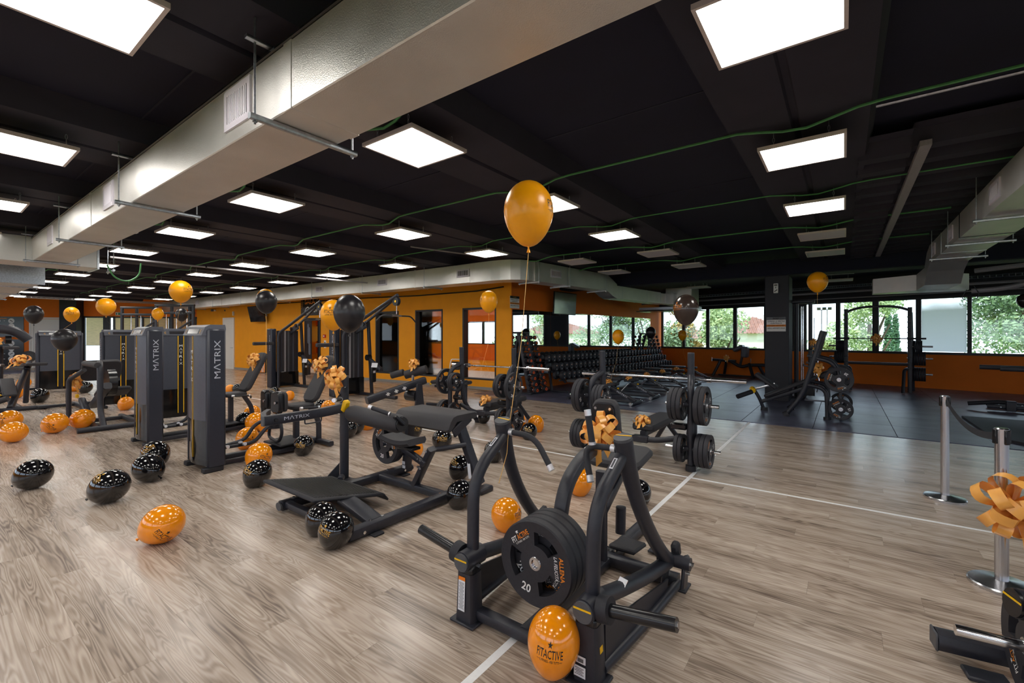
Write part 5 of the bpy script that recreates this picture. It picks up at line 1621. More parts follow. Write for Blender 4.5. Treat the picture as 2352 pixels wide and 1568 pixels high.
def build_hip_machine(loc, label):
    t = thing('hip_adductor_machine', label, 'gym machine', loc)
    build_tower(t, slim=True)
    mb = MB().rtube([(-0.05, 0.1, 0.06), (-0.05, 1.55, 0.06)], 0.09, 0.09); part('base_rail', mb, 'frame_black', t)
    mb = MB().rtube([(0.2, 0.1, 0.06), (0.2, 1.3, 0.06)], 0.05, 0.06); part('base_rail', mb, 'frame_black', t)
    mb = MB().rtube([(-0.4, 1.5, 0.05), (0.34, 1.5, 0.05)], 0.08, 0.07); part('rear_foot', mb, 'frame_black', t)
    mb = MB().box((0.0, 1.0, 0.14), (0.5, 0.4, 0.025), rotx(0.05), 0.008); part('footplate', mb, 'rubber_black', t)
    mb = MB().prism(round_poly(0.34, 0.36, 0.08, 5, 0.85), 0.07, T(0, 1.2, 0.585), bev=0.02); part('seat_pad', mb, 'pad_black', t)
    mb = MB().rtube([(0, 1.15, 0.06), (0, 1.15, 0.58)], 0.09, 0.07, up=(0, 1, 0)); part('seat_post', mb, 'frame_black', t)
    mb = MB().rtube(fillet([(0.0, 1.5, 0.06), (0, 1.5, 0.35), (0, 1.36, 0.58)], 0.1), 0.07, 0.06, up=(1, 0, 0)); part('back_post', mb, 'frame_black', t)
    Mb = T(0, 1.53, 0.99) @ rotx(math.radians(62))
    mb = MB().prism(round_poly(0.34, 0.76, 0.09, 6, 0.78), 0.075, Mb @ T(0, 0, -0.03), bev=0.022); bk = part('back_pad', mb, 'pad_black', t)
    mb = MB().prism(round_poly(0.26, 0.66, 0.06, 4, 0.78), 0.02, Mb @ T(0, 0, -0.05)); part('pad_shell', mb, 'gloss_black', bk)
    for s in (-1, 1):
        mb = MB().tube(fillet([(s * 0.14, 1.42, 0.55), (s * 0.27, 1.36, 0.6), (s * 0.27, 1.1, 0.62)], 0.06), 0.016, 10); hg = part('side_grip', mb, 'rubber_black', t)
        mb = MB().cyl((s * 0.27, 1.1, 0.62), (s * 0.27, 1.06, 0.622), 0.018, 12); mb.cyl((s * 0.27, 1.33, 0.608), (s * 0.27, 1.35, 0.606), 0.019, 12); part('grip_end', mb, 'alu_end', hg)
        # thigh pad on a swinging arm
        mb = MB().prism(round_poly(0.2, 0.3, 0.06, 5, 0.95), 0.08, T(s * 0.16 + 0.08, 0.8, 0.74) @ rotz(0.12 * s) @ rotx(PI / 2), bev=0.02); tp = part('thigh_pad', mb, 'gloss_black', t)
        mb = MB().prism(round_poly(0.18, 0.27, 0.05, 4, 0.95), 0.05, T(s * 0.16 + 0.08, 0.86, 0.74) @ rotz(0.12 * s) @ rotx(PI / 2), bev=0.015); part('pad_foam', mb, 'pad_black', tp)
        mb = MB().cyl((s * 0.16 + 0.12, 0.715, 0.74), (s * 0.16 + 0.12, 0.705, 0.74), 0.018, 12); part('pad_bolt', mb, 'steel', tp)
        mb = MB().tube(fillet([(s * 0.12, 0.95, 0.48), (s * 0.2, 0.78, 0.5), (s * 0.22, 0.78, 0.66)], 0.06), 0.025, 10); part('swing_arm', mb, 'frame_black', t)
        # leg support with foot pegs
        x = s * 0.12 + 0.05
        mb = MB().tube(fillet([(x, 0.85, 0.5), (x + s * 0.05, 0.62, 0.42), (x + s * 0.02, 0.5, 0.24), (x - s * 0.1, 0.1, 0.22)], 0.1), 0.024, 10); lg = part('leg_support', mb, 'frame_black', t)
        for y in (0.12, 0.32):
            a = Vector((x - s * 0.06, y, 0.225)); b = a + Vector((0.13, 0.02, 0.03)); mb = MB().cyl(a, b, 0.02, 12); pg = part('foot_peg', mb, 'rubber_black', lg)
            mb = MB().cyl(b, b + (b - a).normalized() * 0.03, 0.022, 12); part('peg_end', mb, 'alu_end', pg)
    mb = MB().cyl((0, 0.85, 0.35), (0, 0.85, 0.52), 0.08, 18); part('pivot_drum', mb, 'frame_black', t)
    mb = MB().tube(fillet([(-0.14, 0.85, 0.4), (-0.2, 0.85, 0.2), (0.1, 0.85, 0.16), (0.2, 0.85, 0.3), (0.15, 0.85, 0.45)], 0.08), 0.022, 10); part('guard_hoop', mb, 'frame_black', t)
    return t
hipA = build_hip_machine((-6.43, 2.24, 0), 'tall weight-stack hip machine nearest the front, next to the hip thrust machine')
hipB = dup(hipA, (-8.6, 2.22, 0), 0, 'second tall weight-stack hip machine, behind two black balloons')
bow_at((-6.43 + 0.0, 3.62 + 0.16, 1.2), (0.25, -0.9, 0.3), 1.1, 'orange ribbon bow on the backrest of the front hip machine', variant=0)
bow_at((-8.6 + 0.0, 3.6 + 0.16, 1.2), (0.25, -0.9, 0.3), 1.1, 'orange ribbon bow on the backrest of the second hip machine', variant=1)

# towers that face the aisle (front along +X)
def build_side_machine(loc, label, kind):
    t = thing('leg_machine', label, 'gym machine', loc, PI / 2)
    build_tower(t, 0.72 if kind < 2 else 1.05)
    # local -Y is towards +X; machine body sits behind / beside the tower
    mb = MB().rtube([(-0.62, -0.2, 0.06), (-0.62, 1.1, 0.06)], 0.08, 0.08); part('base_rail', mb, 'frame_black', t)
    mb = MB().rtube([(-1.25, 0.9, 0.05), (0.3, 0.9, 0.05)], 0.08, 0.07); part('cross_rail', mb, 'frame_black', t)
    if kind == 0:
        pass
    return t
tC = build_side_machine((-10.45, 3.16, 0), 'wide dark weight stack with yellow stripes between the two tall hip machines', 0)
tD = dup(tC, (-13.5, 2.98, 0), PI / 2, 'dark weight stack with yellow stripes left of the tall hip machines')
tE = dup(tC, (-18.6, 2.7, 0), PI / 2, 'farther dark weight stack at the left behind the floating black balloon')
tE.scale = (1.35, 1, 1)

# seated leg press / curl machines on the left, in front of those stacks
def tube_part(parent, pts, r, m='frame_black', name='frame_tube', f=0.08):
    mb = MB().tube(fillet(pts, f) if len(pts) > 2 else pts, r, 10); return part(name, mb, m, parent)
LM = thing('leg_press_machine', 'black seated leg press with round guard left of the tall hip machines', 'gym machine', (-11.3, 2.1, 0))
def q(p): return Vector(p) - Vector((-11.3, 2.1, 0))
tube_part(LM, [q((-10.35, 2.05, 0.05)), q((-10.6, 2.05, 0.3)), q((-10.62, 2.05, 1.12)), q((-10.9, 2.1, 1.16))], 0.045, f=0.2)
tube_part(LM, [q((-10.62, 2.02, 1.12)), q((-11.6, 2.02, 1.12))], 0.05, 'pad_black', 'arm_pad')
mb = MB().cyl(q((-10.95, 2.2, 0.78)), q((-10.95, 2.32, 0.78)), 0.24, 28); part('cam_guard', mb, 'gloss_black', LM)
mb = MB().rtube([q((-11.65, 2.15, 0.3)), q((-10.6, 2.15, 0.75))], 0.12, 0.12); part('lever_beam', mb, 'frame_black', LM)
mb = MB().rtube([q((-11.7, 2.0, 0.42)), q((-11.2, 2.0, 0.2))], 0.1, 0.1); part('foot_carriage', mb, 'frame_black', LM)
mb = MB().prism(round_poly(0.4, 0.5, 0.08), 0.07, T(*q((-11.2, 2.35, 0.55))) @ roty(-0.4), bev=0.02); part('seat_pad', mb, 'pad_black', LM)
mb = MB().prism(round_poly(0.42, 0.6, 0.1), 0.08, T(*q((-11.75, 2.3, 0.95))) @ roty(-1.2), bev=0.02); part('back_pad', mb, 'pad_black', LM)
tube_part(LM, [q((-11.95, 2.0, 0.05)), q((-10.4, 2.0, 0.05))], 0.045, name='base_tube')
tube_part(LM, [q((-10.3, 1.7, 0.05)), q((-10.3, 2.5, 0.05))], 0.045, name='base_tube')
tube_part(LM, [q((-11.9, 1.85, 0.05)), q((-11.9, 1.85, 0.8)), q((-11.5, 2.0, 1.0))], 0.04)
mb = MB(); mb.box(q((-11.5, 1.9, 0.52)), (0.05, 0.05, 0.07), bev=0.01); part('adjust_knob', mb, 'yellow', LM, 'yellow adjustment knob')
mb = MB(); sheet(mb, on_face(q((-10.95, 2.088, 0.6)), (0, -1, 0)), 0.05, 0.05); part('warning_label', mb, 'yellow', LM, 'yellow warning triangle', 0)
bow_at((-12.0, 2.0, 0.78), (0.5, -0.8, 0.2), 1.3, 'orange ribbon bow on the left leg press machine', variant=1)

LC = thing('leg_curl_machine', 'black prone leg curl bench tilted up beside the far left stack', 'gym machine', (-15.3, 1.7, 0))
def q(p): return Vector(p) - Vector((-15.3, 1.7, 0))
mb = MB().rtube([q((-14.6, 1.35, 0.06)), q((-15.6, 1.75, 1.0))], 0.1, 0.12); part('incline_beam', mb, 'frame_black', LC)
mb = MB().box(q((-15.1, 1.75, 0.98)), (1.15, 0.34, 0.07), roty(-0.05), 0.02); part('chest_pad', mb, 'pad_black', LC)
mb = MB().box(q((-14.9, 1.35, 0.5)), (0.75, 0.22, 0.06), roty(0.45), 0.02); part('thigh_pad', mb, 'pad_black', LC)
mb = MB().cyl(q((-14.6, 1.0, 0.16)), q((-14.4, 1.3, 0.3)), 0.06, 14); part('ankle_roller', mb, 'pad_black', LC)
for y in (1.0, 1.16):
    mb = MB().cyl(q((-14.3, y, 1.02)), q((-14.75, y + 0.1, 1.0)), 0.03, 10); h_ = part('grip', mb, 'rubber_black', LC)
    mb = MB().cyl(q((-14.3, y, 1.02)), q((-14.25, y - 0.01, 1.022)), 0.032, 10); part('grip_end', mb, 'alu_end', h_)
tube_part(LC, [q((-14.5, 1.0, 0.04)), q((-14.5, 1.9, 0.04))], 0.05, name='base_tube'); tube_part(LC, [q((-16.2, 1.5, 0.04)), q((-14.5, 1.5, 0.04))], 0.05, name='base_tube')
tube_part(LC, [q((-15.7, 1.7, 0.05)), q((-15.4, 1.7, 0.9))], 0.05)
mb = MB().box(q((-14.65, 1.2, 0.36)), (0.12, 0.06, 0.03), bev=0.01); part('adjust_knob', mb, 'yellow', LC, 'yellow adjustment handle')
bow_at((-15.0, 1.55, 1.06), (0.2, -0.5, 0.9), 1.5, 'orange ribbon bow on the far left leg curl bench', variant=0)

AB = thing('shoulder_machine', 'black arched shoulder machine at the far left edge by the workout board', 'gym machine', (-19.6, 1.2, 0))
tube_part(AB, [(0, 0, 0), (0, 0, 1.5), (0.1, 0.2, 1.85), (0.2, 0.7, 1.8), (0.25, 0.95, 1.5)], 0.13, f=0.3, name='arched_mast')
mb = MB().cyl((0.15, 0.5, 1.52), (0.15, 0.62, 1.52), 0.12, 18); part('pulley_cover', mb, 'gloss_black', AB)
mb = MB().cyl((0.25, 0.95, 1.0), (0.35, 0.95, 1.05), 0.16, 18); part('roller', mb, 'pad_black', AB)
tube_part(AB, [(0.5, 0.35, 0), (0.5, 0.35, 1.35)], 0.09, name='front_post'); mb = MB().box((0.7, 0.55, 1.3), (0.6, 0.3, 0.08), bev=0.02); part('arm_rest', mb, 'pad_black', AB)
tube_part(AB, [(0.2, 0.1, 0.05), (1.2, 0.1, 0.05)], 0.06, name='base_tube'); mb = MB().cyl((0.0, 0.25, 1.3), (0.0, 0.25, 1.75), 0.02, 8); part('guide_rod', mb, 'chrome', AB)
bow_at((-19.0, 1.45, 1.38), (0.5, -0.6, 0.5), 1.9, 'orange ribbon bow on the arched shoulder machine at the left edge', variant=1)

# ---------------------------------------------------------------- lat pulldown stations
def build_pulldown(loc, label):
    t = thing('lat_pulldown', label, 'gym machine', loc)
    mb = MB().box((-0.2, -0.42, 0.93), (0.3, 0.16, 1.86), bev=0.02); c = part('stack_column', mb, 'tower_dark', t)
    mb = MB(); lettering(mb, 'MΛTRIX', on_face((-0.16, -0.5015, 1.42), (0, -1, 0)) @ rotz(PI / 2), 0.06, 0.5, 0.0); part('lettering', mb, 'letter_grey', c, 'light grey brand lettering', 0)
    mb = MB().box((0.0, -0.02, 1.12), (0.16, 0.62, 1.36)); sp_ = part('smoked_cover', mb, 'smoked_panel', t)
    for (y, m) in ((-0.14, 'conduit_grey'), (-0.03, 'cap_grey'), (0.12, 'tower_grey'), (-0.26, 'tower_dark'), (0.25, 'tower_dark')):
        mb = MB().box((0.085, y, 1.12), (0.012, 0.05, 1.34)); part('cover_strip', mb, m, sp_, smooth=0)
    mb = MB().box((0.0, -0.02, 0.28), (0.2, 0.64, 0.44), bev=0.01); part('lower_cover', mb, 'smoked_dark', t)
    mb = MB().tube(fillet([(0.12, -0.36, 0.02), (0.12, -0.36, 1.72), (0.35, -0.2, 1.92), (1.9, 0.0, 2.66)], 0.22, 8), 0.042, 12); part('main_boom', mb, 'frame_black', t)
    mb = MB().rtube([(0.42, 0.32, 0.02), (0.42, 0.2, 2.04)], 0.08, 0.08, up=(1, 0, 0)); part('front_post', mb, 'frame_black', t)
    mb = MB().rtube([(0.0, 0.2, 1.84), (1.75, 0.02, 2.57)], 0.05, 0.07); part('boom_brace', mb, 'frame_black', t)
    mb = MB().box((0.3, 0.05, 1.86), (0.5, 0.05, 0.2), roty(-0.35), 0.02); gp = part('pulley_plate', mb, 'frame_black', t)
    for x in (0.16, 0.44):
        mb = MB().cyl((x, 0.0, 1.8 + x * 0.36), (x, 0.05, 1.8 + x * 0.36), 0.055, 16); part('pulley', mb, 'gloss_black', gp)
    mb = MB().cyl((1.84, -0.03, 2.5), (1.84, 0.05, 2.5), 0.11, 22); hp = part('head_pulley', mb, 'gloss_black', t)
    mb = MB().cyl((1.84, -0.034, 2.5), (1.84, 0.055, 2.5), 0.03, 12); part('pulley_hub', mb, 'yellow', hp)
    mb = MB().cyl((1.86, 0.0, 2.4), (1.86, 0.0, 2.18), 0.012, 8); part('snap_hook', mb, 'chrome', t)
    mb = MB().tube(fillet([(1.86, -0.62, 1.99), (1.86, -0.45, 2.14), (1.86, 0.45, 2.14), (1.86, 0.62, 1.99)], 0.08), 0.018, 10); lb = part('lat_bar', mb, 'rubber_black', t)
    mb = MB().cyl((1.86, -0.14, 2.14), (1.86, 0.14, 2.14), 0.022, 12); part('bar_sleeve', mb, 'chrome', lb)
    mb = MB().box((0.05, -0.78, 1.4), (0.1, 0.62, 0.1), bev=0.02); part('side_arm', mb, 'pad_black', t)
    mb = MB().box((0.55, 0.28, 0.62), (0.05, 0.16, 0.5), bev=0.04); bp_ = part('pop_pin_plate', mb, 'gloss_black', t)
    mb = MB(); sheet(mb, on_face((0.577, 0.28, 0.66), (1, 0, 0)), 0.07, 0.06); part('warning_label', mb, 'sticker_white', bp_, 'white and red warning label', 0)
    mb = MB().rtube([(0.45, 0.2, 1.02), (1.05, 0.15, 0.74)], 0.09, 0.1); kn = part('knee_arm', mb, 'frame_black', t)
    mb = MB(); sheet(mb, on_face((0.84, 0.095, 0.86), (0.2, -1, 0.3)), 0.2, 0.12); part('instruction_card', mb, 'sticker_white', kn, 'white instruction card', 0)
    mb = MB().cyl((0.46, 0.12, 1.05), (0.46, 0.24, 1.05), 0.08, 16); part('pivot', mb, 'gloss_black', t)
    mb = MB().rtube([(-0.3, 0.2, 0.05), (1.6, 0.2, 0.05)], 0.09, 0.08); part('base_rail', mb, 'frame_black', t)
    mb = MB().rtube([(-0.25, -0.5, 0.05), (-0.25, 0.5, 0.05)], 0.09, 0.08); part('rear_foot', mb, 'frame_black', t)
    return t
pdA = build_pulldown((-10.85, 7.3, 0), 'black lat pulldown station with lat bar hanging from its raised boom')
pdB = dup(pdA, (-14.35, 7.3, 0), 0, 'farther lat pulldown station by the studio door, boom without visible bar')
# seat roller with bow and the bench next to it
RB = thing('leg_developer_bench', 'black bench with pictogram beam and padded roller beside the lat pulldown', 'gym machine', (-8.0, 6.6, 0))
def q(p): return Vector(p) - Vector((-8.0, 6.6, 0))
mb = MB().rtube([q((-8.05, 5.75, 0.28)), q((-7.75, 7.1, 0.62))], 0.16, 0.16); bm_ = part('pictogram_beam', mb, 'frame_black', RB)
dirb = (Vector((-7.75, 7.1, 0.62)) - Vector((-8.05, 5.75, 0.28))).normalized()
for k in range(3):
    p = q(Vector((-8.05, 5.75, 0.28)) + dirb * (0.45 + 0.2 * k)) + Vector((0.082, -0.015, 0.0))
    mb = MB(); Mf = on_face(p, (1, -0.22, 0.0), (0.2, 0.3, 1))
    for (a, w_, h_) in ((0.5, 0.1, 0.02), (-0.6, 0.09, 0.02), (1.5, 0.08, 0.018)): sheet(mb, Mf @ rotz(a), w_, h_)
    part('pictogram', mb, 'letter_white', bm_, 'white exercise figure', 0)
mb = MB().cyl(q((-8.3, 7.0, 0.72)), q((-7.85, 7.25, 0.86)), 0.1, 18); part('roller_pad', mb, 'pad_black', RB)
mb = MB().cyl(q((-8.62, 6.85, 0.7)), q((-8.35, 6.98, 0.78)), 0.08, 18); part('roller_pad', mb, 'pad_black', RB)
mb = MB().cyl(q((-8.1, 7.05, 0.4)), q((-8.1, 7.05, 0.76)), 0.035, 12); part('roller_post', mb, 'chrome', RB)
mb = MB().cyl(q((-7.92, 6.75, 0.3)), q((-7.6, 6.75, 0.3)), 0.12, 18); part('lower_drum', mb, 'gloss_black', RB)
mb = MB().prism([(-0.12, 0), (0.12, 0), (0.06, 0.5), (-0.06, 0.5)], 0.05, T(*q((-7.6, 6.78, 0.08))) @ rotz(PI / 2) @ rotx(PI / 2)); part('drum_bracket', mb, 'frame_black', RB)
mb = MB().box(q((-7.35, 7.55, 0.56)), (0.95, 0.32, 0.08), rotz(0.28), 0.025); part('bench_pad', mb, 'pad_black', RB)
mb = MB().rtube([q((-7.75, 7.42, 0.46)), q((-6.95, 7.66, 0.5))], 0.05, 0.06); part('bench_rail', mb, 'frame_black', RB)
mb = MB().rtube([q((-7.0, 7.66, 0.04)), q((-7.0, 7.66, 0.5))], 0.07, 0.07, up=(1, 0, 0)); part('bench_leg', mb, 'frame_black', RB)
mb = MB().rtube([q((-7.9, 7.3, 0.04)), q((-6.9, 7.6, 0.04))], 0.06, 0.06); part('base_rail', mb, 'frame_black', RB)
mb = MB().box(q((-7.75, 7.28, 0.52)), (0.05, 0.05, 0.05), bev=0.015); part('adjust_knob', mb, 'yellow', RB, 'yellow knob')
bow_at((-8.1, 7.08, 0.98), (0.3, -0.6, 0.7), 1.2, 'orange ribbon bow on the padded roller by the lat pulldown', variant=0)

# ---------------------------------------------------------------- olympic flat benches with plate storage
def build_bench(loc, label):
    t = thing('bench_press', label, 'bench press', loc)
    for s in (-1, 1):
        mb = MB().tube(fillet([(s * 0.67, 0, 0.06), (s * 0.67, 0, 1.02), (s * 0.61, 0.24, 1.13)], 0.2, 8), 0.04, 14); part('storage_post', mb, 'frame_black', t)
        mb = MB().cyl((s * 0.67, 0, 0.0), (s * 0.67, 0, 0.07), 0.06, 18); part('rubber_foot', mb, 'rubber_black', t)
        mb = MB().tube(fillet([(s * 0.61, 0.24, 1.42), (s * 0.60, 0.27, 0.42), (s * 0.46, 0.5, 0.05)], 0.25, 8), 0.042, 14); up_ = part('upright', mb, 'frame_black', t)
        mb = MB().cyl((s * 0.61, 0.24, 1.42), (s * 0.61, 0.24, 1.432), 0.041, 14); part('upright_cap', mb, 'cap_grey', up_)
        mb = MB().cyl((s * 0.45, 0.52, 0.0), (s * 0.45, 0.52, 0.06), 0.055, 16); part('rubber_foot', mb, 'rubber_black', t)
        mb = MB().tube(fillet([(s * 0.67, 0.16, 0.06), (s * 0.67, 0.16, 0.58), (s * 0.605, 0.27, 0.72)], 0.15, 8), 0.036, 12); part('storage_post', mb, 'frame_black', t)
        mb = MB().box((s * 0.6, 0.33, 1.06), (0.05, 0.12, 0.02), bev=0.004); mb.box((s * 0.6, 0.39, 1.085), (0.05, 0.02, 0.07), bev=0.004); part('bar_hook', mb, 'frame_black', up_)
        mb = MB().box((s * 0.6, 0.34, 0.78), (0.04, 0.1, 0.05), bev=0.01); part('spotter_hook', mb, 'frame_black', up_)
        for (z, o) in ((0.805, 0.32), (0.265, 0.34)):
            mb = MB().cyl((s * 0.67, 0.0, z), (s * (0.67 + o), 0.0, z), 0.022, 14); part('plate_horn', mb, 'chrome', t)
            mb = MB().cyl((s * 0.67, 0.0, z), (s * (0.67 - 0.3), 0.0, z), 0.022, 14); part('plate_horn', mb, 'chrome', t)
            mb = MB().cyl((s * (0.67 - 0.075), 0.0, z), (s * (0.67 + 0.075), 0.0, z), 0.034, 14); part('horn_boss', mb, 'frame_black', t)
        mb = MB().box((s * 0.52, 0.05, 0.52), (0.2, 0.09, 0.08), bev=0.02); part('spring_clip', mb, 'gloss_black', t)
    mb = MB().tube(fillet([(-0.6, 0.22, 0.36), (-0.2, 0.12, 0.28), (0.2, 0.12, 0.28), (0.6, 0.22, 0.36)], 0.12), 0.038, 12); part('cross_tube', mb, 'frame_black', t)
    mb = MB().box((0.0, 0.12, 0.28), (0.22, 0.1, 0.09), bev=0.015); part('cross_joint', mb, 'frame_black', t)
    mb = MB().prism(round_poly(0.3, 1.15, 0.05, 4), 0.085, T(0, 0.75, 0.375), bev=0.02); part('bench_pad', mb, 'pad_black', t)
    mb = MB().rtube([(0, 0.2, 0.33), (0, 1.28, 0.33)], 0.08, 0.08); part('bench_spine', mb, 'frame_black', t)
    mb = MB().rtube([(0, 0.22, 0.26), (0, 0.3, 0.36)], 0.09, 0.07); part('neck_bracket', mb, 'frame_black', t)
    for s in (-1, 1):
        mb = MB().rtube([(0, 1.2, 0.33), (s * 0.2, 1.3, 0.02)], 0.06, 0.06, up=(0, 1, 0)); part('rear_leg', mb, 'frame_black', t)
    return t
B2 = (-2.17, 5.69, 0); B1 = (-5.15, 5.95, 0)
bA = build_bench(B2, 'black flat bench press nearest the viewer on the white floor lines')
bB = dup(bA, B1, 0, 'farther black flat bench press in front of the studio window')
def barbell(loc, label, rz=0.0, L=2.2):
    t = thing('barbell', label, 'barbell', loc, rz)
    mb = MB().cyl((-0.66, 0, 0), (0.66, 0, 0), 0.014, 14); part('shaft', mb, 'steel', t)
    for s in (-1, 1):
        mb = MB().cyl((s * 0.66, 0, 0), (s * L / 2, 0, 0), 0.025, 18); sl = part('sleeve', mb, 'chrome', t)
        mb = MB().cyl((s * 0.655, 0, 0), (s * 0.70, 0, 0), 0.037, 18); part('collar', mb, 'chrome', sl)
        mb = MB().cyl((s * 0.28, 0, 0), (s * 0.5, 0, 0), 0.0152, 14); part('knurled_grip', mb, 'zinc', t)
    return t
barbell((-2.04, 6.02, 1.09), 'chrome barbell racked on the near bench press')
barbell((-4.98, 6.28, 1.09), 'chrome barbell racked on the far bench press before the studio window')
n_, f_ = 'near bench press', 'far bench press'
def st(B, s, inward, z, specs, label, spin):
    d = (-s if inward else s)
    x = B[0] + s * 0.67 + d * 0.078
    plate_stack(specs, (x, B[1], z), (d, 0, 0), label, spin0=spin, face=1 if d > 0 else -1)
st(B2, 1, False, 0.805, [20, 20], 'on ' + n_ + ' upper right outer peg', 100)
st(B2, 1, True, 0.805, [15, 15, 15], 'on ' + n_ + ' upper right inner peg', 40)
st(B2, 1, False, 0.265, [15, 15, 15], 'on ' + n_ + ' lower right outer peg', 60)
st(B2, 1, True, 0.265, [10, 10], 'on ' + n_ + ' lower right inner peg', 10)
st(B2, -1, False, 0.805, [20, 20], 'on ' + n_ + ' upper left outer peg', -50)
st(B2, -1, True, 0.805, [10, 10, 10], 'on ' + n_ + ' upper left inner peg', 70)
st(B2, -1, False, 0.265, [15, 15, 15], 'on ' + n_ + ' lower left outer peg', 20)
st(B1, 1, False, 0.805, [20], 'on ' + f_ + ' upper right outer peg', 0)
st(B1, 1, True, 0.805, [15, 15], 'on ' + f_ + ' upper right inner peg', 40)
st(B1, 1, False, 0.265, [15, 15], 'on ' + f_ + ' lower right outer peg', 60)
st(B1, 1, True, 0.265, [10, 10], 'on ' + f_ + ' lower right inner peg', 10)
st(B1, -1, False, 0.805, [20], 'on ' + f_ + ' upper left outer peg', 30)
st(B1, -1, True, 0.805, [10, 10], 'on ' + f_ + ' upper left inner peg', 80)
st(B1, -1, False, 0.265, [15, 15], 'on ' + f_ + ' lower left outer peg', 20)
st(B1, -1, True, 0.265, [10], 'on ' + f_ + ' lower left inner peg', 50)
bow_at((-2.2, 5.95, 0.475), (0.05, -0.35, 1), 0.95, 'orange ribbon bow lying on the pad of the near bench press', up=(0, 1, 0.3), variant=0)
bow_at((-5.18, 6.2, 0.475), (0.05, -0.35, 1), 0.95, 'orange ribbon bow lying on the pad of the far bench press', up=(0, 1, 0.3), variant=1)
# ---------------------------------------------------------------- incline bench beside the pillar
IB = thing('incline_bench', 'black incline bench press with slanted uprights standing before the black pillar', 'bench press', (-0.6, 11.2, 0))
def q(p): return Vector(p) - Vector((-0.6, 11.2, 0))
for y in (10.72, 11.7):
    mb = MB().tube(fillet([q((-0.95, y, 0.04)), q((-0.66, y, 0.46)), q((-0.33, y, 1.74))], 0.3, 8), 0.046, 14); u_ = part('upright', mb, 'frame_black', IB)
    mb = MB().cyl(q((-0.98, y, 0.0)), q((-0.9, y, 0.05)), 0.08, 14); part('rubber_foot', mb, 'rubber_black', IB)
    mb = MB().rtube([q((-0.47, y, 1.15)), q((-0.335, y, 1.72))], 0.06, 0.1, up=(1, 0, 0)); part('wear_sleeve', mb, 'gloss_black', u_)
    mb = MB().tube(fillet([q((-0.46, y, 1.2)), q((-0.2, y, 1.14)), q((-0.08, y, 0.95)), q((-0.08, y, 0.8))], 0.18, 6), 0.038, 12); part('storage_arm', mb, 'frame_black', IB)
    mb = MB().tube(fillet([q((-0.58, y, 0.66)), q((-0.28, y, 0.6)), q((-0.26, y, 0.3)), q((-0.26, y, 0.02))], 0.2, 6), 0.038, 12); part('storage_arm', mb, 'frame_black', IB)
    mb = MB().cyl(q((-0.26, y, 0)), q((-0.26, y, 0.05)), 0.065, 14); part('rubber_foot', mb, 'rubber_black', IB)
    for k in range(3):
        mb = MB().box(q((-0.47 - 0.07 * k, y, 1.42 - 0.19 * k)), (0.09, 0.05, 0.025), roty(0.3), 0.006); mb.box(q((-0.51 - 0.07 * k, y, 1.44 - 0.19 * k)), (0.02, 0.05, 0.06), roty(0.3), 0.004); part('bar_hook', mb, 'frame_black', u_)
    s = -1 if y < 11 else 1
    for (x, z) in ((-0.075, 0.8), (-0.048, 0.235)):
        mb = MB().cyl(q((x, y - s * 0.04, z)), q((x, y + s * 0.2, z)), 0.024, 14); part('plate_horn', mb, 'steel', IB)
    mb = MB().rtube([q((-0.048, y, 0.02)), q((-0.06, y, 0.8))], 0.07, 0.05, up=(1, 0, 0)); part('horn_post', mb, 'frame_black', IB)
mb = MB().rtube([q((-0.7, 10.72, 0.42)), q((-0.7, 11.7, 0.42))], 0.06, 0.06); part('cross_tube', mb, 'frame_black', IB)
mb = MB().box(q((-0.42, 11.2, 0.34)), (0.45, 0.7, 0.03), bev=0.008); part('spotter_platform', mb, 'tower_light', IB, 'grey tread platform')
mb = MB().rtube([q((-1.45, 11.2, 0.2)), q((-0.5, 11.2, 0.62))], 0.08, 0.08); part('bench_spine', mb, 'frame_black', IB)
ang = math.atan2(0.45, 0.9)
mb = MB().box(q((-0.92, 11.2, 0.56)), (1.05, 0.3, 0.07), roty(-ang), 0.02); part('back_pad', mb, 'pad_black', IB)
mb = MB().box(q((-0.27, 11.2, 0.87)), (0.3, 0.28, 0.12), roty(-ang), 0.03); part('head_pad', mb, 'pad_black', IB)
mb = MB().box(q((-1.36, 11.2, 0.66)), (0.5, 0.34, 0.075), roty(0.62), 0.02); part('seat_pad', mb, 'pad_black', IB)
mb = MB().rtube([q((-1.62, 11.2, 0.45)), q((-1.2, 11.2, 0.6))], 0.05, 0.05); part('seat_rail', mb, 'steel', IB)
mb = MB().tube(fillet([q((-1.62, 11.2, 0.48)), q((-1.5, 11.2, 0.28)), q((-1.42, 11.25, 0.04))], 0.1), 0.036, 12); part('front_leg', mb, 'frame_black', IB)
mb = MB().cyl(q((-1.41, 11.25, 0.0)), q((-1.41, 11.25, 0.07)), 0.07, 14); part('rubber_foot', mb, 'rubber_black', IB)
mb = MB().cyl(q((-1.62, 11.0, 0.42)), q((-1.86, 10.75, 0.32)), 0.05, 14); part('foot_roller', mb, 'rubber_black', IB)
mb = MB().cyl(q((-1.63, 11.14, 0.47)), q((-1.6, 11.02, 0.44)), 0.058, 14); part('roller_band', mb, 'yellow', IB, 'yellow band')
i_ = 'incline bench'
plate_stack([20], (-0.075, 10.66, 0.8), (0, -1, 0), 'on the near upper peg of the ' + i_, spin0=160)
plate_stack([15], (-0.048, 10.66, 0.235), (0, -1, 0), 'on the near lower peg of the ' + i_, spin0=120)
plate_stack([20], (-0.075, 11.76, 0.8), (0, 1, 0), 'on the far upper peg of the ' + i_, spin0=30, face=-1)
plate_stack([15], (-0.048, 11.76, 0.235), (0, 1, 0), 'on the far lower peg of the ' + i_, spin0=90, face=-1)
bow_at((-0.42, 11.02, 0.98), (-0.3, -0.9, 0.4), 1.0, 'orange ribbon bow on the head pad of the incline bench', variant=1)

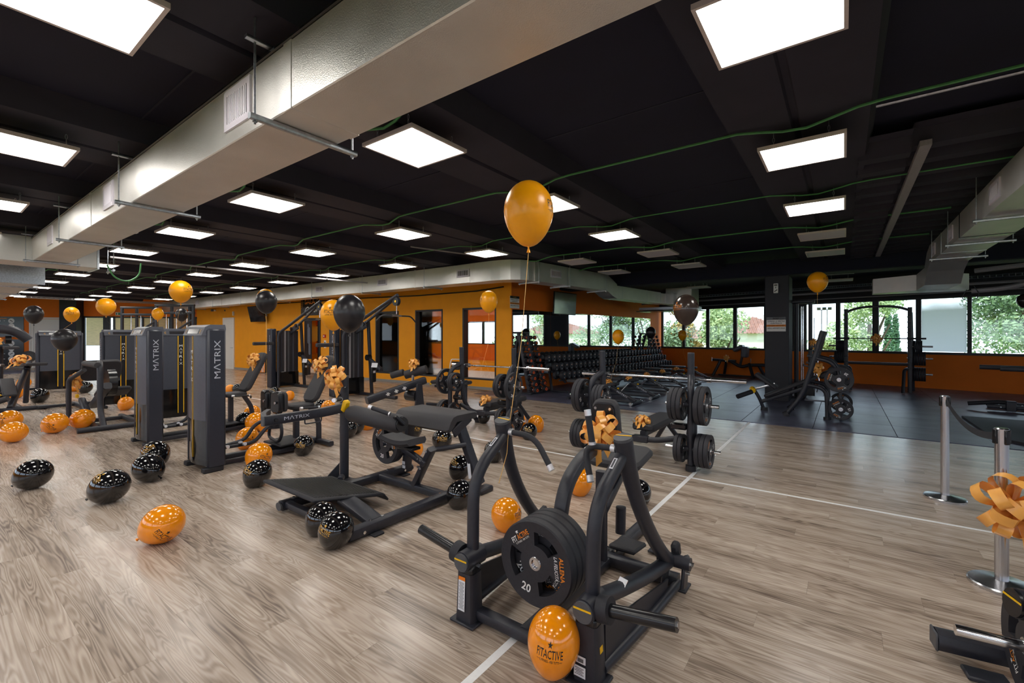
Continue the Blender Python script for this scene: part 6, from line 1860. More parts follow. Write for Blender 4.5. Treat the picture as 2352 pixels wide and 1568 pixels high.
# ---------------------------------------------------------------- cable crossover column behind the pillar
CM = thing('cable_column', 'tall black cable column with chrome rods right behind the pillar', 'gym machine', (-0.75, 13.9, 0))
for (x, y, r, m, n) in ((-0.25, 0.0, 0.05, 'frame_black', 'mast'), (0.05, 0.1, 0.045, 'frame_black', 'mast')):
    mb = MB().rtube([(x, y, 0.03), (x, y, 2.5)], r * 2, r * 2, up=(0, 1, 0)); part(n, mb, m, CM)
for (x, z0, z1) in ((-0.14, 0.1, 2.4), (-0.1, 0.1, 2.4), (0.14, 0.3, 2.1)):
    mb = MB().cyl((x, -0.05, z0), (x, -0.05, z1), 0.016, 10); part('guide_rod', mb, 'chrome', CM)
mb = MB().box((-0.1, 0.0, 2.52), (0.5, 0.3, 0.08), bev=0.02); part('head', mb, 'frame_black', CM)
mb = MB().box((-0.05, 0, 0.25), (0.4, 0.3, 0.4), bev=0.02); part('weight_stack', mb, 'gloss_black', CM)
mb = MB().box((0.1, -0.06, 1.35), (0.16, 0.14, 0.12), bev=0.02); part('carriage', mb, 'frame_black', CM)
mb = MB().tube(fillet([(0.2, -0.08, 1.3), (0.22, -0.1, 0.9), (0.16, -0.1, 0.7), (0.26, -0.1, 0.5), (0.2, -0.1, 0.2)], 0.1), 0.015, 8); part('hanging_bar', mb, 'chrome', CM)
mb = MB().rtube([(-0.4, 0, 0.03), (0.6, 0, 0.03)], 0.08, 0.06); part('base_rail', mb, 'frame_black', CM)
bow_at((-0.62, 13.76, 1.46), (0, -1, 0.2), 0.9, 'orange ribbon bow on the cable column behind the pillar', variant=0)

# ---------------------------------------------------------------- squat rack at the windows
SR = thing('squat_rack', 'tall black squat rack with arched top bar in front of the back windows', 'squat rack', (0.78, 17.0, 0), math.radians(-6))
for s in (-1, 1):
    x = s * 0.73
    mb = MB().rtube([(x, 0, 0.02), (x, 0, 2.45)], 0.1, 0.08, up=(0, 1, 0)); u_ = part('front_post', mb, 'frame_black', SR)
    mb = MB().rtube([(x + s * 0.06, 0.75, 0.02), (x + s * 0.02, 0.12, 2.3)], 0.08, 0.08, up=(0, 1, 0)); part('rear_post', mb, 'frame_black', SR)
    for k in range(11):
        mb = MB().box((x - s * 0.02, -0.09, 0.72 + k * 0.145), (0.09, 0.12, 0.022), bev=0.004); part('rack_hook', mb, 'gloss_black', u_)
    mb = MB().tube(fillet([(x + s * 0.03, 0.1, 0.72), (x - s * 0.12, -0.1, 0.68), (x - s * 0.14, -0.3, 0.03)], 0.1), 0.04, 10); part('front_brace', mb, 'frame_black', SR)
    for k in range(4):
        mb = MB().rtube([(x, 0.05, 0.6 + k * 0.4), (x + s * 0.03, 0.75 - 0.55 * (0.6 + k * 0.4) / 2.0, 0.6 + k * 0.4)], 0.04, 0.04); part('ladder_bar', mb, 'frame_black', SR)
    for (z, y) in ((1.33, 0.35), (0.98, 0.48), (0.52, 0.6)):
        mb = MB().cyl((x + s * 0.04, y, z), (x + s * 0.48, y, z), 0.025, 12); part('plate_horn', mb, 'steel', SR)
arch = [(-0.73, 0, 2.36), (-0.5, 0, 2.46), (-0.25, 0, 2.5), (0.25, 0, 2.5), (0.5, 0, 2.46), (0.73, 0, 2.36)]
mb = MB().rtube(fillet(arch, 0.15), 0.07, 0.07); part('pull_up_bar', mb, 'frame_black', SR)
mb = MB().rtube([(-0.75, 0.5, 0.8), (0.75, 0.5, 0.8)], 0.08, 0.08); part('rear_cross_bar', mb, 'frame_black', SR)
RM = SR.matrix_basis.copy()
t = barbell(tuple(RM @ Vector((0.02, -0.14, 1.56))), 'black barbell racked across the squat rack', math.radians(-6), 2.1)
for ch in t.children_recursive: ch.data = ch.data.copy(); ch.data.materials.clear(); ch.data.materials.append(MATS['frame_black'])
ax = RM.to_3x3() @ Vector((1, 0, 0))
for s, nm in ((1, 'right'), (-1, 'left')):
    for (z, y, specs, w) in ((1.33, 0.35, [10, 10, 10, 10], 'upper'), (0.98, 0.48, [15, 15, 15, 15, 15], 'middle'), (0.52, 0.6, [15, 15, 15, 15, 15], 'lower')):
        p = RM @ Vector((s * 0.8, y, z)); plate_stack(specs, p, ax * s, 'on squat rack %s %s peg' % (w, nm), spin0=30, face=1)
p = RM @ Vector((0.0, -0.18, 1.56)); bow_at(p, (0, -1, 0.1), 1.15, 'orange ribbon bow tied to the squat rack barbell', variant=0)

# ---------------------------------------------------------------- training rig cut by the right edge
RR = thing('training_rig', 'black training rig with square arms cut by the right edge', 'training rig', (3.2, 14.2, 0), math.radians(-8))
for y in (0.0, 0.55):
    mb = MB().rtube([(-0.65, y - 0.15, 0.1), (1.6, y, 0.1)], 0.09, 0.09); r_ = part('base_rail', mb, 'frame_black', RR)
    mb = MB()
    for k in range(5): mb.cyl((-0.45 + k * 0.35, y - 0.185 + k * 0.023, 0.1), (-0.45 + k * 0.35, y - 0.2 + k * 0.023, 0.1), 0.014, 8)
    part('pin_holes', mb, 'zinc', r_, smooth=0)
for (y, x0) in ((0.0, -0.45), (0.5, -0.75)):
    mb = MB().rtube([(x0, y, 0.92), (1.2, y, 0.92)], 0.09, 0.1); part('safety_arm', mb, 'frame_black', RR)
    mb = MB().rtube([(1.1, y, 0.03), (1.1, y, 2.6)], 0.09, 0.09, up=(0, 1, 0)); part('post', mb, 'frame_black', RR)
mb = MB().rtube([(0.55, 0.0, 0.1), (1.05, 0.0, 0.9)], 0.12, 0.1, up=(0, 1, 0)); part('front_strut', mb, 'frame_black', RR)
mb = MB().tube([(-0.95, -0.1, 0.12), (-0.5, -0.12, 0.2), (-0.35, -0.12, 0.2)], 0.045, 10); part('pivot_handle', mb, 'rubber_black', RR)
mb = MB().box((-0.3, -0.15, 0.13), (0.16, 0.12, 0.22), bev=0.015); part('pivot_block', mb, 'frame_black', RR)
for k in range(3):
    mb = MB().tube([(0.62 + 0.06 * math.cos(a), -0.02, 1.86 - 0.15 * k + 0.06 * math.sin(a)) for a in [2 * PI * j / 12 for j in range(12)]], 0.012, 6, closed=True); part('ring', mb, 'gloss_black', RR)
mb = MB().rtube([(0.6, 0.0, 0.9), (0.6, 0.0, 2.0)], 0.06, 0.06, up=(0, 1, 0)); part('ring_post', mb, 'frame_black', RR)
mb = MB().box((0.75, -0.1, 1.36), (0.5, 0.12, 0.08), bev=0.02); part('j_cup', mb, 'frame_black', RR)

# ---------------------------------------------------------------- machine cut by the lower right corner
BR = thing('plate_loaded_machine', 'black plate-loaded machine cut off by the lower right corner', 'gym machine', (0.7, 3.1, 0))
def q(p): return Vector(p) - Vector((0.7, 3.1, 0))
mb = MB().rtube([q((0.38, 3.16, 0.09)), q((1.3, 3.3, 0.09))], 0.11, 0.1, b=0.4); r_ = part('base_rail', mb, 'frame_black', BR)
mb = MB().box(q((0.375, 3.16, 0.09)), (0.012, 0.1, 0.09), rotz(0.15), 0.01); part('end_cap', mb, 'cap_grey', r_)
mb = MB().box(q((0.55, 3.08, 0.012)), (0.16, 0.1, 0.022), rotz(0.15), 0.006); part('foot_plate', mb, 'frame_black', BR)
mb = MB().cyl(q((0.42, 2.93, 0.27)), q((0.78, 2.97, 0.27)), 0.025, 18); part('plate_peg', mb, 'chrome', BR)
mb = MB().cyl(q((0.68, 2.96, 0.27)), q((0.86, 2.98, 0.27)), 0.05, 18); part('peg_boss', mb, 'frame_black', BR)
mb = MB().tube(fillet([q((0.84, 2.98, 0.05)), q((0.84, 2.98, 0.3)), q((0.72, 2.98, 0.44))], 0.1), 0.06, 16); a_ = part('lever_arm', mb, 'frame_black', BR)
mb = MB().tube([q((0.80, 3.02, 0.43)), q((0.62, 2.96, 0.45))], 0.065, 18); part('lever_head', mb, 'frame_black', BR)
mb = MB(); caps(mb, q((0.62, 2.96, 0.45)), (-0.18, -0.06, 0.02), 0.06, 20, 0.014); part('end_cap', mb, 'gloss_black', BR)
mb = MB(); stripe(mb, q((0.6055, 2.955, 0.452)), (-0.18, -0.06, 0.02), 0.06); part('cap_stripe', mb, 'yellow', BR, 'yellow stripe')
plate_stack([20], (0.665, 2.955, 0.27), (-1, -0.1, 0), 'on the machine at the lower right corner', start=-0.03, spin0=100)

# ---------------------------------------------------------------- adjustable benches before the dumbbell racks
def build_adj(loc, label, rz=0):
    t = thing('adjustable_bench', label, 'bench', loc, rz)
    mb = MB().prism(round_poly(0.95, 0.3, 0.05, 4), 0.07, T(-0.35, 0, 0.44), bev=0.02); part('back_pad', mb, 'pad_black', t)
    mb = MB().prism(round_poly(0.36, 0.3, 0.08, 4), 0.07, T(0.36, 0, 0.42) @ roty(-0.08), bev=0.02); part('seat_pad', mb, 'pad_black', t)
    mb = MB().rtube([(0.35, 0, 0.38), (0.98, 0, 0.08)], 0.08, 0.08); b_ = part('front_beam', mb, 'frame_black', t)
    mb = MB(); lettering(mb, 'MΛTRIX', on_face((0.66, -0.041, 0.23), (0, -1, 0)) @ rotz(-0.44), 0.045, 0.3, 0.0); part('lettering', mb, 'letter_grey', b_, smooth=0)
    mb = MB().rtube([(-0.75, 0, 0.05), (-0.45, 0, 0.4)], 0.07, 0.07); part('rear_leg', mb, 'frame_black', t)
    mb = MB().rtube([(-0.75, 0, 0.06), (0.98, 0, 0.06)], 0.07, 0.05); part('base_rail', mb, 'frame_black', t)
    mb = MB().rtube([(0.98, -0.3, 0.05), (0.98, 0.3, 0.05)], 0.08, 0.07); f_ = part('front_foot', mb, 'frame_black', t)
    for s in (-1, 1):
        mb = MB().cyl((0.98, s * 0.3, 0.05), (0.98, s * 0.34, 0.05), 0.045, 12); part('wheel', mb, 'chrome', f_)
    mb = MB().rtube([(-0.75, -0.2, 0.04), (-0.75, 0.2, 0.04)], 0.07, 0.06); part('rear_foot', mb, 'frame_black', t)
    mb = MB().cyl((0.3, -0.02, 0.36), (0.05, -0.02, 0.1), 0.02, 8); part('adjust_ladder', mb, 'zinc', t)
    mb = MB().cyl((0.52, 0, 0.36), (0.56, 0, 0.36), 0.02, 8); part('pull_knob', mb, 'yellow', t)
    return t
ys_ = [10.3, 11.55, 12.85, 14.2, 15.6, 17.2]
names = ['nearest', 'second', 'third', 'fourth', 'fifth', 'farthest']
adj = None
for i, y in enumerate(ys_):
    lb = '%s black adjustable bench in the row along the dumbbell racks' % names[i]
    x = -4.95 + 0.02 * i
    if adj is None: adj = build_adj((x, y, 0), lb); adj['group'] = 'adjustable benches'
    else: dup(adj, (x, y, 0), 0, lb, 'adjustable benches')
    if i < 6: bow_at((x + 0.3, y - 0.03, 0.5), (0.2, -0.2, 1), 0.8, 'orange ribbon bow on the %s adjustable bench of the row' % names[i], up=(0, 1, 0), variant=i)

# ---------------------------------------------------------------- T-bar / preacher machine under the windows
PC = thing('chest_supported_row', 'small black four-legged row bench with grey pad under the back windows', 'bench', (-3.45, 19.6, 0), -0.2)
for (a, b) in (((-0.85, -0.15, 0), (-0.6, 0, 0.62)), ((-0.6, 0.35, 0), (-0.4, 0.1, 0.62)), ((0.75, -0.25, 0), (0.5, 0.0, 0.55)), ((1.0, 0.3, 0), (0.8, 0.1, 0.5))):
    mb = MB().tube([a, b], 0.055, 10); part('leg', mb, 'frame_black', PC); 
mb = MB().rtube([(-0.95, 0, 0.66), (0.0, 0, 0.62)], 0.1, 0.1); part('arm_bar', mb, 'frame_black', PC)
mb = MB().tube(fillet([(-0.2, 0, 0.62), (0.2, 0, 0.4), (0.5, 0, 0.5), (1.15, 0.1, 0.52)], 0.2), 0.06, 10); part('spine', mb, 'frame_black', PC)
mb = MB().rtube([(0.15, 0, 0.4), (0.25, 0, 0.85)], 0.09, 0.08, up=(1, 0, 0)); part('pad_post', mb, 'frame_black', PC)
mb = MB().box((0.35, 0, 1.0), (0.22, 0.32, 0.42), roty(0.05), 0.04); mb.box((0.12, 0, 1.14), (0.4, 0.32, 0.14), roty(-0.5), 0.04); part('chest_pad', mb, 'tower_light', PC)
mb = MB().rtube([(-0.7, 0.05, 0.05), (0.9, 0.05, 0.05)], 0.08, 0.06); part('base_rail', mb, 'frame_black', PC)
for x in (-0.9, -0.35, 0.6, 1.1):
    mb = MB().cyl((x, -0.1, 0.6), (x, -0.1, 0.76), 0.02, 8); part('horn', mb, 'chrome', PC)
bow_at((-3.75, 19.4, 0.75), (0, -1, 0.3), 1.0, 'orange ribbon bow on the small row bench under the windows', variant=1)

# ---------------------------------------------------------------- dumbbells on racks
def build_dumbbell(loc, label, R=0.1, L=0.32, orange=False):
    t = thing('dumbbell', label, 'dumbbell', loc)
    mb = MB().cyl((-L * 0.22, 0, 0), (L * 0.22, 0, 0), 0.016, 8); part('handle', mb, 'chrome', t)
    for s in (-1, 1):
        mb = MB().tube([(s * L * 0.2, 0, 0), (s * L * 0.24, 0, 0), (s * L * 0.46, 0, 0), (s * L * 0.5, 0, 0)], R, 12, scale=[0.85, 1, 1, 0.85], flat=1.1 if not orange else 1.0); h_ = part('head', mb, 'plate_black', t)
        if s > 0:
            if orange:
                mb = MB().prism([(R * 0.62 * math.cos(a) * (1.0 if k % 2 == 0 else 0.86), R * 0.62 * math.sin(a) * (1.0 if k % 2 == 0 else 0.86)) for k, a in enumerate([PI / 2 + 2 * PI * k / 6 for k in range(6)])], 0.003, T(s * L * 0.501, 0, 0) @ roty(PI / 2) @ rotz(PI / 2)); part('end_label', mb, 'label_orange_bell', h_, 'orange end label', 0)
                mb = MB().box((s * L * 0.5 + 0.0045, 0, 0), (0.002, R * 0.5, R * 0.22)); part('end_mark', mb, 'letter_black', h_, smooth=0)
                mb = MB().tube([(s * L * 0.16, 0, 0), (s * L * 0.2, 0, 0)], R * 0.8, 12); part('band', mb, 'label_orange_bell', h_)
            else:
                mb = MB(); Mf = T(s * L * 0.5012, 0, 0) @ face_dir((1, 0, 0))
                sheet(mb, Mf @ T(0, R * 0.42, 0), R * 0.45, R * 0.22); part('logo', mb, 'letter_white', h_, smooth=0)
                mb = MB(); sheet(mb, Mf @ T(R * 0.06, R * 0.42, 0.001), R * 0.3, R * 0.16); part('logo', mb, 'letter_orange', h_, smooth=0)
                mb = MB(); lettering(mb, '18', Mf @ T(0, -R * 0.5, 0), R * 0.3, R * 0.34, 0.03); part('number', mb, 'letter_white', h_, smooth=0)
    return t
# three-tier racks along the mirror wall
def rack_x(y): return -6.75 + 0.0684 * (y - 11.0)
for ri, (y0, y1) in enumerate(((11.0, 13.75), (13.85, 16.6), (16.7, 19.4))):
    nm = ['near', 'middle', 'far'][ri]
    t = thing('dumbbell_rack', '%s of the three black dumbbell racks along the mirror wall' % nm, 'rack', (rack_x(y0), y0, 0), -0.0684)
    L_ = y1 - y0
    for (x, z) in ((-0.3, 0.86), (-0.05, 0.63), (0.2, 0.4)):
        for dx in (-0.09, 0.09):
            mb = MB().rtube([(x + dx, 0, z + dx * 0.25 * -1 - 0.005), (x + dx, L_, z + dx * 0.25 * -1 - 0.005)], 0.05, 0.025); part('tier_rail', mb, 'frame_black', t)
    for y in (0.25, L_ - 0.25):
        mb = MB().rtube([(-0.42, y, 0.9), (0.34, y, 0.3)], 0.06, 0.06, up=(0, 1, 0)); part('side_plate', mb, 'frame_black', t)
        mb = MB().rtube([(-0.15, y, 0.03), (-0.25, y, 0.72)], 0.07, 0.07, up=(0, 1, 0)); part('upright', mb, 'frame_black', t)
        mb = MB().rtube([(-0.35, y, 0.03), (0.4, y, 0.03)], 0.07, 0.06); part('foot', mb, 'frame_black', t)
db = None
tiers = [(-0.3, 0.97, 'top'), (-0.05, 0.735, 'middle'), (0.2, 0.505, 'bottom')]
for (dx, z, tn) in tiers:
    cnt = 32
    for k in range(cnt):
        y = 11.12 + k * 0.262
        p = (rack_x(y) + dx, y, z)
        lb = 'black rubber dumbbell number %d from the near end on the %s rack tier' % (k + 1, tn)
        if db is None: db = build_dumbbell(p, lb); db['group'] = 'dumbbells on the long racks'
        else:
            db2 = dup(db, p, -0.0684, lb, 'dumbbells on the long racks')
            sc = 0.86 + 0.24 * (1 - k / cnt); db2.scale = (sc, sc, sc)
# two upright trees with small dumbbells
LEAN = 0.42                      # the trees lean back towards the mirror
def build_tree_rack(loc, label):
    t = thing('dumbbell_tree', label, 'rack', loc)
    for y in (0.0, 0.46):
        mb = MB().rtube([(-0.14, y, 0.03), (-0.14 - LEAN, y + 0.06, 1.72)], 0.07, 0.09, up=(1, 0, 0)); part('column', mb, 'frame_black', t)
    mb = MB().rtube([(-0.62, 0.05, 0.03), (-0.5, 0.08, 1.6)], 0.06, 0.06, up=(1, 0, 0)); part('rear_strut', mb, 'frame_black', t)
    mb = MB().box((-0.3, 0.23, 0.03), (0.7, 0.8, 0.05), bev=0.01); part('base', mb, 'frame_black', t)
    mb = MB().box((-0.14 - LEAN, 0.28, 1.73), (0.1, 0.56, 0.05), bev=0.01); part('top_plate', mb, 'frame_black', t)
od = None
for (loc, nm, lab) in (((-7.0, 10.47, 0), 'near', 'near upright dumbbell tree with orange-ended weights before the mirror'), ((-6.42, 19.45, 0), 'far', 'far upright dumbbell tree at the end of the racks')):
    build_tree_rack(loc, lab)
    for s in (0, 1):
        for k in range(10):
            z = 0.12 + k * 0.163
            p = (loc[0] + 0.02 - LEAN * z / 1.7, loc[1] + s * 0.46 + 0.06 * z / 1.7, z)
            lb = '%s orange-ended dumbbell counted from below on the %s column of the %s tree' % (['first', 'second', 'third', 'fourth', 'fifth', 'sixth', 'seventh', 'eighth', 'ninth', 'top'][k], 'right' if s else 'left', nm)
            sc = 1.0 - 0.035 * k
            if od is None: od = build_dumbbell(p, lb, 0.085, 0.36, True); od['group'] = 'small dumbbells on the trees'; o = od
            else: o = dup(od, p, 0, lb, 'small dumbbells on the trees')
            o.rotation_euler = (0, 0, -0.25); o.scale = (sc, sc, sc)

# ---------------------------------------------------------------- stanchions
def build_stanchion(loc, label):
    t = thing('belt_stanchion', label, 'stanchion', loc, 0, 'belt stanchions')
    mb = MB().lathe([(0.0, 0.0), (0.165, 0.0), (0.165, 0.018), (0.158, 0.026), (0.05, 0.042), (0.036, 0.044)], 48); part('base', mb, 'steel', t)
    mb = MB().lathe([(0.034, 0.03), (0.034, 0.98)], 32); part('post', mb, 'steel', t)
    mb = MB().lathe([(0.0365, 0.94), (0.0365, 1.035), (0.03, 1.042), (0.0, 1.042)], 32); part('belt_head', mb, 'steel', t)
    for k in range(4):
        a = k * PI / 2 + 0.5
        mb = MB().box((0.04 * math.cos(a), 0.04 * math.sin(a), 0.985), (0.014, 0.028, 0.095), rotz(a), 0.004); part('belt_slot', mb, 'gloss_black', t)
    return t
sA = build_stanchion((0.82, 6.24, 0), 'chrome belt stanchion farther away on the right')
sB = dup(sA, (0.835, 4.29, 0), 0, 'chrome belt stanchion with an orange bow at the right edge')
pts = []
A, B_ = Vector((0.83, 6.2, 0.985)), Vector((0.835, 4.33, 0.985))
for k in range(13):
    u_ = k / 12; p = A.lerp(B_, u_); p.z -= 0.10 * 4 * u_ * (1 - u_); pts.append(p - A)
mb = MB().sweep(pts, [(-0.001, -0.025), (0.001, -0.025), (0.001, 0.025), (-0.001, 0.025)])
o = part('retractable_belt', mb, 'rubber_black', None); o.location = A
tag(o, 'black retractable belt stretched between the two chrome stanchions', 'belt')
bow_at((0.86, 4.2, 0.56), (0.3, -0.95, 0.15), 1.7, 'large orange ribbon bow tied to the near stanchion', variant=1)
# competition platform mat on the rubber floor
mb = MB().prism([(1.9, 10.3), (2.4, 9.72), (7.3, 9.72), (7.3, 12.6), (1.9, 12.6)], 0.035, T(0, 0, 0.006), bev=0.0)
tag(part('lifting_mat', mb, 'rubber_black', None, smooth=10), 'thick black lifting mat on the rubber floor at the right', 'mat')
# ================================================================ WALL FITTINGS, SIGNS, SCREENS
def W1p(t_, z, out=0.0): return on_wall(W1_A, W1_U, W1_N, t_, z, out)
def W2p(t_, z, out=0.0): return on_wall(W2_A, W2_U, W2_N, t_, z, out)
def plaque(name, label, cat, p, n, w, h, m='gloss_black', thick=0.012, tilt=None):
    t = thing(name, label, cat, tuple(p))
    M = face_dir(n) if tilt is None else face_dir(n) @ tilt
    mb = MB(); b = MB().box((0, 0, thick / 2), (w, h, thick)); mb.add(b.v, b.f, M); part('board', mb, m, t, smooth=0)
    return t, M @ T(0, 0, thick + 0.001)
def txt(t, M, s, x, y, h, w, m, name='lettering', bold=0.02, shear=0.0, rot=0.0):
    mb = MB(); lettering(mb, s, M @ T(x, y, 0) @ rotz(rot), h, w, bold, shear); return part(name, mb, m, t, smooth=0)
def blk(t, M, x, y, w, h, m, name='print'):
    mb = MB(); sheet(mb, M @ T(x, y, 0), w, h, 0.001); return part(name, mb, m, t, smooth=0)
# studio sign
t, M = plaque('studio_sign', 'black sign reading Sala Corsi above the studio door', 'sign', W1p(9.65, 2.84, 0.0), W1_N, 1.25, 0.74)
txt(t, M, 'SALA', 0.02, 0.2, 0.2, 0.72, 'letter_orange')
txt(t, M, 'Corsi', 0.12, -0.12, 0.3, 0.95, 'letter_white', shear=0.4, rot=0.12, bold=0.01)
for k in range(5): 
    for s in (-1, 1):
        mb = MB(); sheet(mb, M @ T(s * 0.54, 0.3 - k * 0.08, 0) @ rotz(-0.7 * s), 0.16, 0.016, 0.001); part('stripe', mb, 'letter_orange', t, smooth=0)
# poster in the studio doorway
t, M = plaque('door_poster', 'black and white athlete poster in the studio doorway', 'poster', W1p(9.72, 1.3, 0.02), W1_N, 0.5, 1.9)
for (x, y, w, h) in ((0.05, 0.35, 0.2, 0.7), (0.0, 0.75, 0.12, 0.16), (0.1, -0.2, 0.14, 0.5)):
    mb = MB().prism(round_poly(w, h, min(w, h) * 0.45, 5), 0.001, M @ T(x, y, 0)); part('print', mb, 'tower_light', t, smooth=0)
blk(t, M, 0.05, -0.75, 0.36, 0.25, 'wall_orange')
# fire alarm and sign
t, M = plaque('fire_alarm', 'small red fire alarm call point on the studio wall', 'alarm', W1p(8.62, 1.62), W1_N, 0.13, 0.13, 'red_plastic', 0.05)
blk(t, M, 0, 0, 0.07, 0.05, 'letter_white')
t, M = plaque('fire_sign', 'white fire sign under the red call point', 'sign', W1p(8.6, 1.3), W1_N, 0.13, 0.3, 'white_door')
blk(t, M, 0, 0.05, 0.07, 0.08, 'letter_black'); blk(t, M, 0, -0.09, 0.08, 0.05, 'letter_black')
# televisions
t = thing('television', 'black wall television tilted down above the hip machines', 'television', tuple(W1p(13.3, 2.62, 0.3)))
Mt = face_dir(W1_N) @ rotx(0.22)
b = MB().box((0, 0, 0), (1.25, 0.72, 0.05), bev=0.01); mb = MB(); mb.add(b.v, b.f, Mt); part('casing', mb, 'gloss_black', t)
b = MB().box((0, 0, 0.027), (1.2, 0.67, 0.004)); mb = MB(); mb.add(b.v, b.f, Mt); part('screen', mb, 'tv_black', t, smooth=0)
b = MB().box((0, 0, -0.16), (0.3, 0.2, 0.28)); mb = MB(); mb.add(b.v, b.f, Mt); part('bracket', mb, 'frame_black', t)
t = thing('television', 'wall television above the mirror reflecting the bright windows', 'television', tuple(W2p(2.3, 2.68, 0.32)))
nT = (W2_N + Vector((0.0, -0.02, -0.06))).normalized()
Mt = face_dir(nT)
b = MB().box((0, 0, 0), (1.25, 0.72, 0.05), bev=0.01); mb = MB(); mb.add(b.v, b.f, Mt); part('casing', mb, 'gloss_black', t)
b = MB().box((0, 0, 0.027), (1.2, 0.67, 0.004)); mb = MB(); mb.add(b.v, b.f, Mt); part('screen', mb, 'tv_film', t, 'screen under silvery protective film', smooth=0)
b = MB().box((0, 0.0, -0.14), (0.25, 0.2, 0.24)); mb = MB(); mb.add(b.v, b.f, Mt); part('bracket', mb, 'frame_black', t)
# notices
def notice(label, p, n):
    t, M = plaque('notice_sign', label, 'sign', p, n, 0.42, 0.36, 'white_door', 0.006)
    blk(t, M, 0, 0.145, 0.42, 0.07, 'gloss_black'); txt(t, M @ T(0, 0, 0.001), 'FITACTIVE', 0, 0.145, 0.03, 0.14, 'letter_gold')
    txt(t, M, 'SI PREGA LA GENTILE', 0, 0.075, 0.032, 0.37, 'letter_black'); txt(t, M, 'CLIENTELA DI', 0, 0.025, 0.032, 0.25, 'letter_black')
    blk(t, M, 0, -0.035, 0.42, 0.05, 'letter_orange'); txt(t, M @ T(0, 0, 0.001), 'RIPORRE I MANUBRI', 0, -0.035, 0.03, 0.36, 'letter_black')
    txt(t, M, 'NEGLI APPOSITI SPAZI', 0, -0.1, 0.032, 0.38, 'letter_black')
notice('white notice with black text on the black pillar', (-1.37, 13.018, 1.93), (0, -1, 0))
notice('white notice with black text at the top corner of the mirror wall', W2p(0.14, 2.62, 0.002), W2_N)
t, M = plaque('dispenser', 'small white dispenser high on the black pillar', 'dispenser', (-1.37, 13.018, 2.83), (0, -1, 0), 0.1, 0.24, 'white_door', 0.06)
blk(t, M, 0, 0.08, 0.07, 0.03, 'gloss_black'); blk(t, M, 0.0, 0.02, 0.015, 0.04, 'letter_black')
mb = MB(); sheet(mb, M @ T(0, -0.06, 0) @ rotz(0.6), 0.08, 0.02, 0.001); part('print', mb, 'letter_black', t, smooth=0)
# security fittings on the studio wall
t = thing('security_camera', 'small white dome camera high on the studio wall', 'camera', tuple(W1p(17.9, 2.93, 0.0)))
mb = MB().box(W1_N * 0.06, (0.1, 0.12, 0.08), bev=0.02); part('mount', mb, 'white_door', t); mb = MB().lathe([(0.0, 0.0), (0.06, 0.0), (0.06, 0.1), (0.0, 0.1)], 16, T(*(W1_N * 0.12)) @ rotx(PI / 2)); part('camera_body', mb, 'tower_light', t)
t, M = plaque('motion_sensor', 'small white motion sensor beside the white door', 'sensor', W1p(16.0, 2.72, 0.0), W1_N, 0.1, 0.2, 'white_door', 0.06); blk(t, M, 0, 0.03, 0.05, 0.04, 'letter_grey')
t, M = plaque('small_sensor', 'tiny dark sensor high on the studio wall', 'sensor', W1p(16.9, 2.9, 0.0), W1_N, 0.06, 0.08, 'cap_grey', 0.04); blk(t, M, 0, 0, 0.03, 0.03, 'gloss_black')
t, M = plaque('exit_sign', 'small green and white emergency exit sign above the blinds', 'sign', on_wall(W3_A, W3_U, W3_N, 6.2, 2.78, 0.0), W3_N, 0.36, 0.16, 'white_door', 0.02); blk(t, M, 0.02, 0, 0.16, 0.12, 'green_sign'); blk(t, M, -0.13, 0, 0.05, 0.1, 'green_sign')
# bin with lettering
t = thing('waste_bin', 'slim black bin with upright FITACTIVE lettering by the studio wall', 'bin', tuple(W1p(12.4, 0.0, 0.5)))
Mz = face_dir((0.55, -0.83, 0))
mb = MB(); b = MB().box((0, 0.42, -0.15), (0.3, 0.84, 0.3), bev=0.01); mb.add(b.v, b.f, Mz); part('body', mb, 'gloss_black', t)
mb = MB(); sheet(mb, Mz @ T(0, 0.36, 0.001), 0.24, 0.66, 0.002); pn = part('panel', mb, 'letter_orange', t, 'orange front panel', 0)
mb = MB(); lettering(mb, 'FITACTIVE', Mz @ T(0.02, 0.36, 0.004) @ rotz(PI / 2), 0.12, 0.6, 0.02); part('lettering', mb, 'letter_white', pn, smooth=0)
# workout board at the far left
for (z, nm, rows_) in ((2.1, 'upper', 3), (0.95, 'lower', 5)):
    t, M = plaque('exercise_board', '%s black workout poster with rows of white circles at the left edge' % nm, 'poster', on_wall(W3_A, W3_U, W3_N, 0.75, z - 0.2 if nm == 'lower' else z - 0.02, 0.0), W3_N, 2.6, 1.02 if nm == 'upper' else 1.4, 'gloss_black', 0.02)
    h0 = 0.3 if nm == 'upper' else 0.5
    for r_ in range(rows_):
        for c_ in range(4 if r_ < rows_ - 1 or nm == 'lower' and r_ < 3 else 2):
            x = (-0.95 + c_ * 0.58) if (r_ < rows_ - 1) else (-0.3 + c_ * 0.6)
            mb = MB().lathe([(0.0, 0.0015), (0.13, 0.0015), (0.13, 0.0)], 18, M @ T(x, h0 - r_ * 0.26, 0)); d_ = part('circle', mb, 'letter_white', t, smooth=0)
            mb = MB(); sheet(mb, M @ T(x, h0 - r_ * 0.26, 0.002) @ rotz(0.6 * ((c_ + r_) % 3 - 1)), 0.14, 0.03, 0.001); part('figure', mb, 'letter_black', d_, smooth=0)
            if c_ in (1, 3):
                mb = MB(); sheet(mb, M @ T(x - 0.29, h0 - r_ * 0.26, 0.001), 0.06, 0.02, 0.001); part('dash', mb, 'letter_white', t, smooth=0)
    blk(t, M, 0, 0.42 if nm == 'upper' else 0.62, 1.2, 0.03, 'letter_orange')
    blk(t, M, 0, -0.42 if nm == 'upper' else -0.45, 0.3, 0.05, 'letter_gold')
